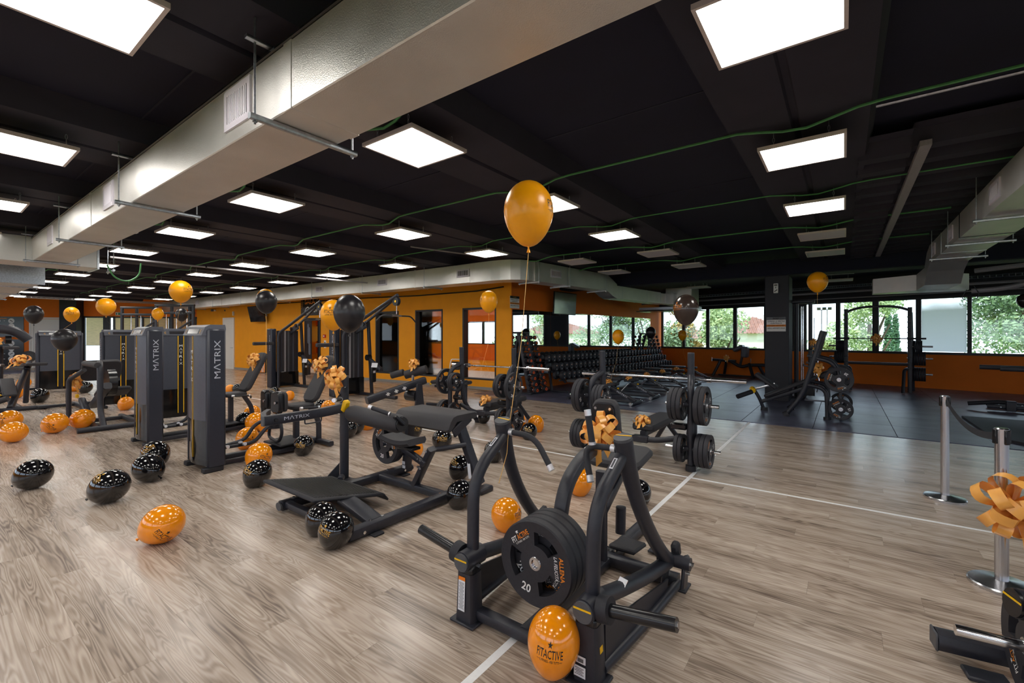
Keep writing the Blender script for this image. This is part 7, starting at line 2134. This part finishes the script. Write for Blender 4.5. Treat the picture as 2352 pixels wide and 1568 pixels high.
# folding step chair in front of the studio glass
t = thing('folding_chair', 'small white-framed folding step chair in front of the studio glass', 'chair', (-9.35, 9.75, 0), 0.4)
for s in (-1, 1):
    mb = MB().tube(fillet([(s * 0.2, -0.22, 0), (s * 0.17, 0.12, 0.86)], 0.05), 0.014, 8); part('front_leg', mb, 'white_paint', t)
    mb = MB().tube([(s * 0.18, 0.26, 0), (s * 0.16, -0.12, 0.5)], 0.013, 8); part('rear_leg', mb, 'white_paint', t)
mb = MB().tube(fillet([(-0.17, 0.12, 0.86), (-0.15, 0.13, 0.93), (0.15, 0.13, 0.93), (0.17, 0.12, 0.86)], 0.05), 0.014, 8); part('top_rail', mb, 'white_paint', t)
mb = MB().box((0, -0.02, 0.48), (0.34, 0.26, 0.03), bev=0.01); part('seat', mb, 'white_paint', t)
mb = MB().box((0, -0.17, 0.24), (0.34, 0.14, 0.025), bev=0.008); part('step', mb, 'white_paint', t)
mb = MB().box((0, 0.09, 0.74), (0.28, 0.02, 0.26), rotx(-0.35), 0.02); part('back_panel', mb, 'gloss_black', t)
# pull-up frame far behind
for (x, y, lb) in ((-21.5, 6.4, 'tall black cable frame far behind the hip machines, right one'), (-24.5, 6.0, 'tall black cable frame far behind the hip machines, left one')):
    t = thing('cable_station', lb, 'gym machine', (x, y, 0), 0.7)
    for (a, b_) in ((-0.7, 0), (0.7, 0), (-0.35, 0.35), (0.35, 0.35)):
        mb = MB().rtube([(a, b_, 0.02), (a, b_, 2.85)], 0.1, 0.1, up=(0, 1, 0)); part('post', mb, 'frame_black', t)
    for z in (2.85, 2.55):
        mb = MB().rtube([(-0.75, 0, z), (0.75, 0, z)], 0.1, 0.1); part('cross_bar', mb, 'frame_black', t)
    for k in range(3):
        mb = MB().cyl((-0.4 + k * 0.4, 0.1, 0.3), (-0.4 + k * 0.4, 0.1, 2.6), 0.02, 8); part('guide_rod', mb, 'chrome', t)
    mb = MB().rtube([(-0.7, 0, 1.3), (0.7, 0, 2.3)], 0.07, 0.07); part('diagonal', mb, 'frame_black', t)
# studio content: step platforms, gym balls
for col, x in enumerate((-16.9, -17.7, -18.5, -19.3, -20.1)):
    for k in range(7):
        t = thing('step_platform', 'grey step platform %d from the floor in stack %d behind the studio glass' % (k + 1, col + 1), 'step', (x, 15.35, 0.02 + k * 0.165), 0, 'stacked step platforms')
        mb = MB().box((0, 0, 0.115), (0.7, 0.3, 0.05), bev=0.01); part('tread', mb, 'step_grey', t)
        for s in (-1, 1):
            mb = MB().box((s * 0.27, 0, 0.045), (0.14, 0.28, 0.09), bev=0.01); part('riser', mb, 'gloss_black', t)
def ball(name, label, p, r, m, cat='ball', grp='balls in the studio'):
    t = thing(name, label, cat, p, 0, grp)
    pr = [(r * math.cos(a), r * math.sin(a)) for a in [-PI / 2 + PI * k / 14 for k in range(15)]]
    part('shell', MB().lathe(pr, 24), m, t, smooth=80)
    mb = MB().lathe([(r * 0.08, r * 0.985), (r * 0.1, r * 1.0), (0.0, r * 1.01)], 10); part('valve', mb, 'gloss_black', t)
ball('gym_ball', 'large red gym ball behind the right studio window', (-8.95, 16.3, 0.42 + 0.28), 0.28, 'ball_red')
ball('gym_ball', 'large black gym ball behind the right studio window edge', (-8.4, 16.4, 0.42 + 0.3), 0.3, 'balloon_black')
for k, x in enumerate((-10.8, -10.5, -10.2, -9.75, -9.5, -11.1)):
    ball('medicine_ball', '%s medicine ball %s on the studio stage' % (('orange', 'grey')[k % 2], ['first', 'second', 'third', 'fourth', 'fifth', 'sixth'][k]), (x, 16.2, 0.42 + 0.11), 0.11, 'balloon_orange' if k % 2 == 0 else 'cap_grey')
# studio lamps, unseen panels added to brighten the room
for k in range(8):
    t = thing('ceiling_panel_light', '%s lit panel of the %s row added to brighten the studio behind the glass' % (['rightmost', 'second', 'third', 'leftmost'][k % 4], ('front', 'rear')[k // 4]), 'ceiling light', (-9.3 - 3.8 * (k % 4), 12.4 + 2.6 * (k // 4), 3.5), 0, 'lit ceiling panels')
    mb = MB().box((0, 0, 0.01), (0.66, 0.66, 0.03)); part('frame', mb, 'panel_frame', t, smooth=0); mb = MB().box((0, 0, -0.01), (0.6, 0.6, 0.012)); part('diffuser', mb, 'panel_lit', t, smooth=0)
# ================================================================ BALLOONS
BALLOONS = [  # colour, centre, radius, knot-to-crown axis, print direction, label, printed, stretch
 ('orange', (-4.37, 1.22, 0.146), 0.146, (0.52, 0.64, 0.5), (1.0, 0.3, 0.1), 'orange printed balloon lying alone on the oak floor at the front left', 1, 1.00),
 ('black', (-5.84, 1.20, 0.159), 0.159, (0.52, 0.64, 0.5), (0.22, -0.46, 0.8), 'black balloon lying on the floor behind the lone orange balloon', 1, 1.00),
 ('black', (-7.03, 0.82, 0.155), 0.155, (0.52, 0.64, 0.5), (-0.18, 0.24, 1), 'black balloon nearest the left edge of the floor', 0, 1.00),
 ('black', (-6.33, 1.63, 0.153), 0.153, (-0.76, -0.32, 0.45), (-0.14, 0.52, 0.8), 'black balloon lying in front of the second hip machine tower', 0, 1.00),
 ('black', (-7.01, 1.88, 0.155), 0.155, (-0.66, -0.12, 0.6), (0.4, -0.7, 0.7), 'black balloon with gold print leaning on the second hip machine tower', 1, 1.00),
 ('orange', (-5.87, 2.62, 0.152), 0.152, (0.12, 0.34, 0.9), (0.94, 0.07, -0.2), 'orange balloon behind a black one beside the front hip machine', 1, 1.00),
 ('black', (-5.16, 2.29, 0.143), 0.143, (0.3, 0.35, 0.85), (0.23, -0.82, 0.6), 'black gold-printed balloon standing before the hip thrust footplate', 1, 1.00),
 ('black', (-3.19, 2.00, 0.133), 0.133, (0.28, 0.21, 0.9), (0.19, -0.85, 0.35), 'large black balloon with gold print in front of the footplate', 1, 1.00),
 ('black', (-3.50, 2.06, 0.127), 0.127, (0.06, 0.42, 0.8), (-0.59, 0.8, 0), 'black balloon tucked under the hip thrust footplate', 0, 1.00),
 ('black', (-2.96, 3.16, 0.129), 0.129, (0.14, 0.23, 0.95), (-0.59, 0.8, 0), 'black balloon by the right leg of the hip thrust machine', 0, 1.00),
 ('black', (-3.56, 3.81, 0.131), 0.131, (0.28, 0.46, 0.8), (-0.21, -0.9, 0.2), 'black balloon behind the right leg of the hip thrust bench', 1, 1.00),
 ('black', (-4.67, 4.61, 0.145), 0.145, (-0.04, 0.22, 0.95), (0.64, -0.52, 0.6), 'black balloon seen below the hip thrust bench pad', 1, 1.00),
 ('black', (-5.51, 4.77, 0.166), 0.166, (-0.04, 0.22, 0.95), (0.96, -0.29, 0.2), 'black balloon behind the hip thrust plate', 1, 1.00),
 ('orange', (-4.65, 4.06, 0.129), 0.129, (-0.04, 0.22, 0.95), (-0.59, 0.8, 0), 'orange balloon hidden under the hip thrust seat', 0, 1.00),
 ('black', (-3.68, 4.58, 0.134), 0.134, (-0.04, 0.22, 0.95), (-0.59, 0.8, 0), 'black balloon alone between hip thrust and row machines', 0, 1.00),
 ('orange', (-2.31, 3.04, 0.130), 0.130, (-0.06, 0.08, 1), (0.96, 0.21, 0.1), 'orange balloon inside the row machine left frame', 1, 1.00),
 ('orange', (-2.21, 4.17, 0.131), 0.131, (-0.12, 0.16, 1), (-0.59, 0.8, 0), 'orange balloon behind the row machine mast', 0, 1.00),
 ('black', (-1.61, 4.26, 0.119), 0.119, (-0.2, 0.1, 1), (-0.59, 0.8, 0), 'black balloon behind the row machine right arm', 0, 1.00),
 ('orange', (-1.12, 1.85, 0.185), 0.126, (0.09, 0.01, 1), (0.39, -0.95, 0.15), 'big orange printed balloon at the front foot of the row machine', 1, 1.18),
 ('black', (-4.02, 5.89, 0.128), 0.128, (0.12, 0.34, 0.9), (0.4, -0.7, 0.5), 'black gold-printed balloon by the far bench press', 1, 1.00),
 ('orange', (-4.25, 6.44, 0.138), 0.138, (-0.36, -0.02, 0.9), (-0.07, -0.92, -0.2), 'orange balloon by the foot of the far bench press', 1, 1.00),
 ('orange', (-4.60, 6.43, 0.130), 0.130, (-0.04, 0.22, 0.9), (0.96, -0.29, 0), 'orange balloon under the far bench press pad', 1, 1.00),
 ('black', (-5.45, 6.48, 0.115), 0.115, (0.06, 0.42, 0.8), (-0.59, 0.8, 0), 'black balloon under the far bench press cross tube', 0, 1.00),
 ('orange', (-8.15, 3.58, 0.158), 0.158, (0.04, 0.28, 0.9), (-0.59, 0.8, 0), 'orange balloon among the hip machine tubes', 0, 1.00),
 ('orange', (-8.00, 3.69, 0.135), 0.135, (0.04, 0.28, 0.9), (-0.59, 0.8, 0), 'orange balloon right of another among the hip machine tubes', 0, 1.00),
 ('orange', (-6.99, 2.96, 0.152), 0.152, (0.18, 0.26, 0.9), (0.84, -0.13, -0.4), 'orange balloon behind the front hip machine foot pegs', 1, 1.00),
 ('orange', (-9.24, 4.00, 0.144), 0.144, (0.04, 0.28, 0.9), (0.72, -0.46, 0.5), 'orange balloon under the front hip machine seat', 1, 1.00),
 ('black', (-8.57, 3.58, 0.139), 0.139, (0.04, 0.28, 0.9), (-0.59, 0.8, 0), 'black balloon left of the orange group under the hip machine', 0, 1.00),
 ('black', (-6.00, 3.27, 0.132), 0.132, (0.06, 0.17, 0.95), (0.56, -0.58, 0.6), 'black gold-printed balloon at the hip machine rear foot', 1, 1.00),
 ('orange', (-8.68, 5.26, 0.146), 0.146, (0.28, 0.46, 0.8), (0.68, -0.74, 0), 'orange printed balloon beside the front hip machine backrest', 1, 1.00),
 ('black', (-8.85, 5.20, 0.147), 0.147, (0.12, 0.34, 0.9), (-0.59, 0.8, 0), 'black balloon behind the printed orange one by the backrest', 0, 1.00),
 ('black', (-6.45, 4.26, 0.141), 0.141, (0.18, 0.26, 0.9), (0.4, -0.7, 0.6), 'black balloon at the hip thrust post, left of a pair', 1, 1.00),
 ('black', (-6.58, 4.49, 0.139), 0.139, (0.34, 0.38, 0.8), (-0.59, 0.8, 0), 'black balloon at the hip thrust post, right of a pair', 0, 1.00),
 ('orange', (-6.71, 4.83, 0.138), 0.138, (0.12, 0.34, 0.9), (-0.59, 0.8, 0), 'orange balloon behind the hip thrust roller pad', 0, 1.00),
 ('orange', (-14.06, 5.49, 0.124), 0.124, (0.12, 0.34, 0.9), (-0.59, 0.8, 0), 'small far orange balloon right of the front tower', 0, 1.00),
 ('black', (-13.89, 5.62, 0.136), 0.136, (0.12, 0.34, 0.9), (-0.59, 0.8, 0), 'small far black balloon right of the front tower', 0, 1.00),
 ('orange', (-11.33, 5.80, 0.122), 0.122, (0.12, 0.34, 0.9), (-0.59, 0.8, 0), 'orange balloon at the foot of the farther lat pulldown', 0, 1.00),
 ('black', (-12.29, 5.90, 0.129), 0.129, (0.12, 0.34, 0.9), (0.59, -0.8, 0.5), 'black balloon at the foot of the farther lat pulldown', 1, 1.00),
 ('orange', (-10.72, 1.50, 0.169), 0.169, (0.54, 0.53, 0.5), (0.8, -0.41, -0.2), 'orange printed balloon in the left group, middle one', 1, 1.00),
 ('orange', (-10.89, 1.87, 0.170), 0.170, (0.54, 0.53, 0.4), (-0.59, 0.8, 0), 'orange balloon in the left group, right one', 0, 1.00),
 ('orange', (-10.30, 0.99, 0.158), 0.158, (0.58, 0.56, 0.3), (-0.59, 0.8, 0), 'orange balloon in the left group, front one', 0, 1.00),
 ('orange', (-11.77, 1.08, 0.168), 0.168, (0.58, 0.56, 0.3), (0.64, -0.52, 0.2), 'orange printed balloon at the left edge behind another orange one', 1, 1.00),
 ('orange', (-17.28, 1.69, 0.158), 0.158, (0.52, 0.64, 0.3), (-0.59, 0.8, 0), 'orange balloon at the left before the leg curl bench', 0, 1.00),
 ('orange', (-20.80, 2.22, 0.165), 0.165, (0.52, 0.64, 0.3), (-0.59, 0.8, 0), 'far orange balloon at the left by the arched machine', 0, 1.00),
 ('black', (-16.69, 1.38, 0.129), 0.129, (0.52, 0.64, 0.3), (-0.59, 0.8, 0), 'black balloon cut by the left edge', 0, 1.00),
 ('black', (-15.90, 1.96, 0.171), 0.171, (0.2, 0.4, 0.8), (-0.59, 0.8, 0), 'black balloon under the leg curl bench', 0, 1.00),
 ('black', (-17.56, 3.08, 0.157), 0.157, (0.2, 0.4, 0.8), (-0.59, 0.8, 0), 'black balloon beside the left leg press', 0, 1.00),
 ('orange', (-18.15, 2.96, 0.153), 0.153, (0.44, 0.58, 0.4), (-0.59, 0.8, 0), 'orange balloon left of the black one by the leg press', 0, 1.00),
 ('orange', (-12.79, 2.90, 0.145), 0.145, (0.2, 0.4, 0.8), (-0.59, 0.8, 0), 'orange balloon behind the second hip machine tower', 0, 1.00),
 ('air_orange', (-1.67, 2.44, 2.466), 0.163, (0.0, 0.0, 1), (0.95, 0.39, 0.15), 'large orange balloon floating on a string above the row machine', 1, 1.17),
 ('air_black', (-4.34, 2.88, 1.902), 0.165, (0.0, 0.0, 1), (-0.59, 0.8, 0), 'large black balloon floating above the hip thrust machine post', 0, 1.12),
 ('air_orange', (-5.86, 3.63, 1.954), 0.175, (0.0, 0.0, 1), (0.68, -0.74, 0), 'orange balloon floating half hidden behind the large black balloon', 1, 1.12),
 ('air_black', (-8.49, 3.92, 2.271), 0.180, (0.0, 0.0, 1), (-0.59, 0.8, 0), 'black balloon floating before the wall television', 0, 1.05),
 ('air_orange', (-9.94, 4.58, 2.433), 0.180, (0.0, 0.0, 1), (-0.59, 0.8, 0), 'orange balloon peeking out above the black one by the television', 0, 1.12),
 ('air_orange', (-9.03, 2.77, 2.403), 0.168, (0.0, 0.0, 1), (0.92, 0.43, 0), 'orange balloon floating above the dark weight stacks', 1, 1.00),
 ('air_orange', (-12.16, 2.44, 2.248), 0.162, (0.0, 0.0, 1), (-0.59, 0.8, 0), 'orange balloon floating above the left weight stack', 0, 0.98),
 ('air_black', (-16.62, 5.12, 2.302), 0.165, (0.0, 0.0, 1), (-0.59, 0.8, 0), 'small black balloon floating by the far cable frames', 0, 1.12),
 ('air_orange', (-18.45, 5.01, 2.378), 0.165, (0.0, 0.0, 1), (-0.59, 0.8, 0), 'small orange balloon floating by the far cable frames', 0, 1.12),
 ('air_orange', (-16.88, 2.68, 2.230), 0.165, (0.0, 0.0, 1), (1.08, -0.45, 0), 'orange printed balloon floating before the far pillar', 1, 1.12),
 ('air_black', (-14.81, 1.73, 2.135), 0.166, (0.0, 0.0, 1), (-0.59, 0.8, 0), 'black balloon floating before the workout board', 0, 1.12),
 ('air_black', (-10.90, 1.64, 1.582), 0.172, (0.0, 0.0, 1), (-0.59, 0.8, 0), 'black balloon floating low before the far left weight stack', 0, 1.00),
 ('air_orange', (-5.22, 6.34, 2.279), 0.162, (0.0, 0.0, 1), (-0.63, -0.84, 0), 'orange balloon floating before the right studio window', 1, 1.12),
 ('brown', (-1.87, 6.83, 2.041), 0.180, (0.0, 0.0, 1), (-0.57, -0.92, 0.3), 'large dark balloon floating on a slanted string before the windows', 1, 1.12),
 ('air_orange', (-4.53, 10.58, 1.628), 0.145, (0.0, 0.0, 1), (1.0, -0.51, 0), 'orange balloon floating above the adjustable benches', 1, 1.12),
 ('air_orange', (-4.63, 16.48, 1.666), 0.150, (0.0, 0.0, 1), (-0.59, 0.8, 0), 'small orange balloon floating above the last adjustable bench', 0, 1.12),
 ('air_black', (-4.95, 14.13, 1.747), 0.153, (0.0, 0.0, 1), (-0.59, 0.8, 0), 'dark balloon floating at the end of the dumbbell racks', 0, 1.12),
 ('air_orange', (-0.41, 10.52, 2.697), 0.176, (0.0, 0.0, 1), (1.0, -0.51, 0.2), 'orange balloon floating beside the black pillar', 1, 1.02),
 ('brown', (3.88, 17.80, 2.582), 0.150, (0.0, 0.0, 1), (-0.59, 0.8, 0), 'dark balloon cut by the right edge', 0, 1.12),
]

for (c, p, r, ax_, pf, lb, pr_, sz) in BALLOONS:
    balloon(c, p, r, ax_, pf, lb, pr_, sz)
def strg(label, bi, pts, m='string'):
    c, p, r, ax_, pf, lb, pr_, sz = [b for b in BALLOONS if b[5].startswith(bi)][0]
    k = Vector(p) - Vector((0, 0, r * sz * 1.38))
    string_line([tuple(k)] + list(pts), label, m)
strg('pale string of the large orange balloon over the row machine', 'large orange balloon floating', [(-1.7, 2.4, 1.6), (-1.735, 2.31, 1.05), (-1.72, 2.27, 0.9), (-1.745, 2.22, 0.72)], 'string')
strg('dark string of the large black balloon over the hip thrust post', 'large black balloon floating', [(-4.36, 2.88, 1.4), (-4.4, 2.86, 1.2)], 'string_dark')
strg('pale string of the orange balloon over the hip machine backrest', 'orange balloon floating half', [(-5.95, 3.7, 1.5), (-6.3, 3.9, 1.25)])
strg('pale string of the black balloon before the television', 'black balloon floating before the wall', [(-8.5, 3.93, 1.7), (-8.55, 3.93, 1.3)])
strg('pale string of the orange balloon over the dark weight stacks', 'orange balloon floating above the dark', [(-9.4, 2.85, 2.0), (-10.4, 3.1, 1.77)])
strg('pale string of the orange balloon over the left weight stack', 'orange balloon floating above the left', [(-12.4, 2.5, 1.95), (-13.45, 2.9, 1.77)], 'string_dark')
strg('pale string of the orange balloon before the far pillar', 'orange printed balloon floating', [(-17.2, 2.7, 1.95), (-18.55, 2.7, 1.77)])
strg('pale string of the orange balloon before the studio window', 'orange balloon floating before the right', [(-5.2, 6.3, 1.5), (-5.3, 6.25, 1.1), (-5.6, 6.2, 0.98)])
strg('black slanted string of the large dark balloon', 'large dark balloon floating', [(-3.2, 9.6, 1.2), (-4.6, 12.7, 0.5)], 'string_dark')
strg('pale string of the orange balloon over the adjustable benches', 'orange balloon floating above the adj', [(-4.55, 10.5, 1.0), (-4.62, 10.3, 0.5)])
strg('pale string of the small orange balloon over the last bench', 'small orange balloon floating above', [(-4.62, 16.6, 1.0), (-4.6, 17.1, 0.5)])
strg('pale string of the orange balloon beside the pillar', 'orange balloon floating beside', [(-0.42, 10.6, 1.9), (-0.4, 10.75, 1.6)])

for (bi, lb, tgt) in (('orange balloon peeking', 'pale string of the orange balloon behind the black one', None), ('small black balloon floating', 'dark string of the small black balloon by the cable frames', None),
                      ('small orange balloon floating by', 'pale string of the small orange balloon by the cable frames', None), ('black balloon floating before the work', 'dark string of the black balloon before the workout board', None),
                      ('black balloon floating low', 'dark string of the low black balloon at the left', None), ('dark balloon floating', 'dark string of the balloon at the end of the racks', None), ('dark balloon cut', 'dark string of the balloon at the right edge', None)):
    b_ = [b for b in BALLOONS if b[5].startswith(bi)][0]
    strg(lb, bi, [(b_[1][0] + 0.03, b_[1][1], 0.9), (b_[1][0], b_[1][1] + 0.03, 0.03)], 'string' if 'orange' in b_[0] else 'string_dark')
# ================================================================ OUTSIDE (the hall is one floor up)
mb = MB().box((0, 60, -4.6), (260, 190, 1.0)); struct('ground_outside', mb, 'grass')
mb = MB().box((0, -60, -4.6), (260, 80, 1.0)); struct('ground_front', mb, 'grass')
def leaf_cloud(mb, c, rx, ry, rz_, n, size, rnd, hollow=0.55):
    for _ in range(n):
        while True:
            v = Vector((rnd.uniform(-1, 1), rnd.uniform(-1, 1), rnd.uniform(-1, 1)))
            if hollow < v.length < 1: break
        p = Vector(c) + Vector((v.x * rx, v.y * ry, v.z * rz_))
        a = Vector((rnd.gauss(0, 1), rnd.gauss(0, 1), rnd.gauss(0, 1))).normalized()
        b = a.orthogonal().normalized()
        s = size * rnd.uniform(0.6, 1.3)
        mb.add([p - a * s, p + b * s * 0.6, p + a * s, p - b * s * 0.6], [(0, 1, 2, 3)])
def tree(label, base, h, r, m, seed, blobs=9, n=260, size=0.3, trunk_r=0.18, crown_from=0.35, name='leafy_tree', cat='tree', grp='trees outside'):
    rnd = random.Random(seed)
    t = thing(name, label, cat, base, 0, grp)
    mb = MB().tube([(0, 0, 0), (0.1, 0, h * 0.35), (0.0, 0.1, h * 0.7)], trunk_r, 8, scale=[1.2, 0.9, 0.4])
    for k in range(4):
        a = rnd.uniform(0, 2 * PI); mb.tube([(0.05, 0, h * (0.3 + 0.08 * k)), (math.cos(a) * r * 0.5, math.sin(a) * r * 0.5, h * (0.5 + 0.1 * k))], trunk_r * 0.4, 6, scale=[1, 0.4])
    part('trunk', mb, 'trunk', t)
    mb = MB()
    for k in range(blobs):
        a = rnd.uniform(0, 2 * PI); q_ = rnd.uniform(0.1, 0.75) * r
        z = h * (crown_from + (1 - crown_from) * rnd.uniform(0.08, 0.92)); f = 1 - 0.5 * abs((z / h - crown_from) / (1 - crown_from) - 0.4)
        rr = r * rnd.uniform(0.38, 0.55)
        leaf_cloud(mb, (math.cos(a) * q_ * f, math.sin(a) * q_ * f, z), rr, rr, rr * 0.8, int(n * 2.6), size * 0.42, rnd, 0.25)
    me = mb.mesh('crown', 0, fix=False)
    o = put('crown', me, m, t)
    return t
G0 = -4.1
tree('big tree filling the rightmost window pane', (9.6, 43.8, G0), 11.5, 4.0, 'leaf_dark', 1, 14, 330, 0.32)
tree('tree with a pale trunk behind the squat rack', (1.3, 35.8, G0), 9.2, 2.1, 'leaf_green', 2, 8, 150, 0.26, 0.26, 0.5)
tree('round green tree right of the pillar outside', (-1.0, 41.3, G0), 6.6, 1.3, 'leaf_green', 3, 7, 220, 0.24)
tree('tall grey-green tree left of the red-roofed house', (-7.9, 36.6, G0), 9.0, 1.3, 'leaf_dark', 4, 10, 200, 0.24)
tree('reflection-tinted gold tree seen through the leftmost back window', (-9.0, 30.6, G0), 8.2, 1.5, 'leaf_gold_tinted', 5, 10, 220, 0.22)
tree('slim tree at the left edge of the pane beside the cable column', (-2.6, 30.9, G0), 8.2, 0.9, 'leaf_dark', 6, 7, 200, 0.2)
for (x, y, h, lb) in ((3.97, 65.1, 9.2, 'taller dark cypress in the distance behind the squat rack'), (4.8, 68.2, 8.2, 'shorter dark cypress in the distance behind the squat rack')):
    t = thing('cypress', lb, 'tree', (x, y, G0), 0, 'trees outside'); rnd = random.Random(int(x * 10)); mb = MB()
    for k in range(10): leaf_cloud(mb, (0, 0, 1 + k * (h - 1) / 10), 0.75 * (1 - 0.08 * k), 0.75 * (1 - 0.08 * k), h / 12, 120, 0.2, rnd, 0.2)
    put('crown', mb.mesh('crown', 0, fix=False), 'leaf_cypress', t)
    part('trunk', MB().cyl((0, 0, 0), (0, 0, h * 0.8), 0.12, 6, 0.04), 'trunk', t)
rnd = random.Random(11)
sp = ['at the far left', 'below the tinted gold tree', 'left of the house', 'before the white house', 'behind the cable column', 'below the round tree', 'behind the squat rack', 'below the pale-trunk tree', 'below the cypresses', 'behind the filmed pane', 'under the big tree', 'right of the big tree', 'farther right outside', 'rightmost outside']
for k in range(14):
    x = -13 + k * 2.0
    tree('round garden shrub outside the back windows, %s' % sp[k], (x, 31 - 0.25 * x + rnd.uniform(-1.5, 1.5), G0), 4.55 + rnd.uniform(-0.5, 0.4), 1.6, ('leaf_green', 'leaf_dark')[k % 2], 30 + k, 7, 170, 0.2, 0.1, 0.25, 'garden_shrub', 'shrub', 'garden shrubs outside')
names_ = ['first', 'second', 'third', 'fourth', 'fifth', 'sixth', 'seventh', 'eighth']
for k in range(8):
    tree('%s background tree to the right, mirrored in the gym mirror' % names_[k], (14 + k * 5.5, 38 - k * 1.5 + rnd.uniform(-5, 5), G0), 7 + rnd.uniform(-1.5, 2), 2.6, ('leaf_green', 'leaf_dark')[k % 2], 60 + k, 9, 170, 0.3)
for k in range(6):
    tree('%s tree outside the studio back windows' % names_[k], (-22 + k * 3.2, 27 + rnd.uniform(-2, 3), G0), 8 + rnd.uniform(-1, 1.5), 2.2, ('leaf_green', 'leaf_dark')[(k + 1) % 2], 80 + k, 9, 200, 0.25)
def house(label, p, w, d, h, rh, rz, wins_=4):
    t = thing('house', label, 'house', p, rz, 'houses outside')
    mb = MB().box((0, 0, h / 2), (w, d, h)); part('wall', mb, 'house_wall', t, smooth=0)
    e = 0.6
    vs = [(-w / 2 - e, -d / 2 - e, h), (w / 2 + e, -d / 2 - e, h), (w / 2 + e, d / 2 + e, h), (-w / 2 - e, d / 2 + e, h), (-w * 0.03, 0, h + rh), (w * 0.03, 0, h + rh)]
    mb = MB(); mb.add(vs, [(0, 1, 5, 4), (1, 2, 5), (2, 3, 4, 5), (3, 0, 4), (0, 3, 2, 1)]); rf = part('roof', mb, 'brick_roof', t, smooth=0)
    for k in range(int(w / 0.35)):
        x = -w / 2 - e + 0.2 + k * 0.35
        f = max(0.0, 1 - max(0, (abs(x) - w * 0.03)) / (w / 2 + e - w * 0.03))
        mb = MB().tube([(x, -d / 2 - e, h + 0.03), (x * (1 - 0.0), -(d / 2 + e) * (1 - f), h + rh * f + 0.03)], 0.07, 5); part('tile_row', mb, 'brick_roof', rf, smooth=0)
    for k in range(wins_):
        x = -w / 2 + (k + 0.5) * w / wins_
        mb = MB().box((x, -d / 2 - 0.02, h * 0.66), (0.9, 0.08, 1.2)); wn__ = part('window', mb, 'cap_grey', t, smooth=0); mb = MB().box((x, -d / 2 - 0.07, h * 0.66), (0.75, 0.02, 1.05)); part('pane', mb, 'tv_black', wn__, smooth=0)
    mb = MB().box((w * 0.2, d * 0.15, h + rh * 0.8), (0.7, 0.7, 1.2)); part('chimney', mb, 'house_wall', rf, smooth=0)
house('white house with a red tiled hip roof left of the pillar', (-7.8, 53.9, G0), 5.6, 6, 5.95, 1.75, 0.3, 0)
house('distant pale house with orange roof behind the left back panes', (-24, 92, G0), 12, 8, 5.2, 1.8, 0.2)
house('distant pale house mirrored beyond the dumbbell racks, left one', (30, 60, G0), 13, 9, 6.0, 2.2, -0.7)
house('distant pale house mirrored beyond the dumbbell racks, right one', (52, 48, G0), 14, 9, 6.4, 2.2, -0.9)
house('distant pale house mirrored far to the right', (70, 30, G0), 14, 9, 6.0, 2.2, -1.1)
for (x, lb) in ((-2.8, 'left floodlight mast in the distance'), (-2.1, 'right floodlight mast in the distance')):
    t = thing('floodlight_mast', lb, 'mast', (x, 85.2, G0), 0, 'floodlight masts')
    mb = MB().cyl((0, 0, 0), (0, 0, 9.7), 0.09, 8, 0.06); part('mast', mb, 'cap_grey', t)
    mb = MB().box((0, 0, 9.75), (1.2, 0.1, 0.1)); part('cross_arm', mb, 'cap_grey', t)
    for s in (-0.35, 0.35):
        mb = MB().box((s, -0.15, 9.95), (0.5, 0.3, 0.32), rotx(0.4)); part('lamp_head', mb, 'gloss_black', t)
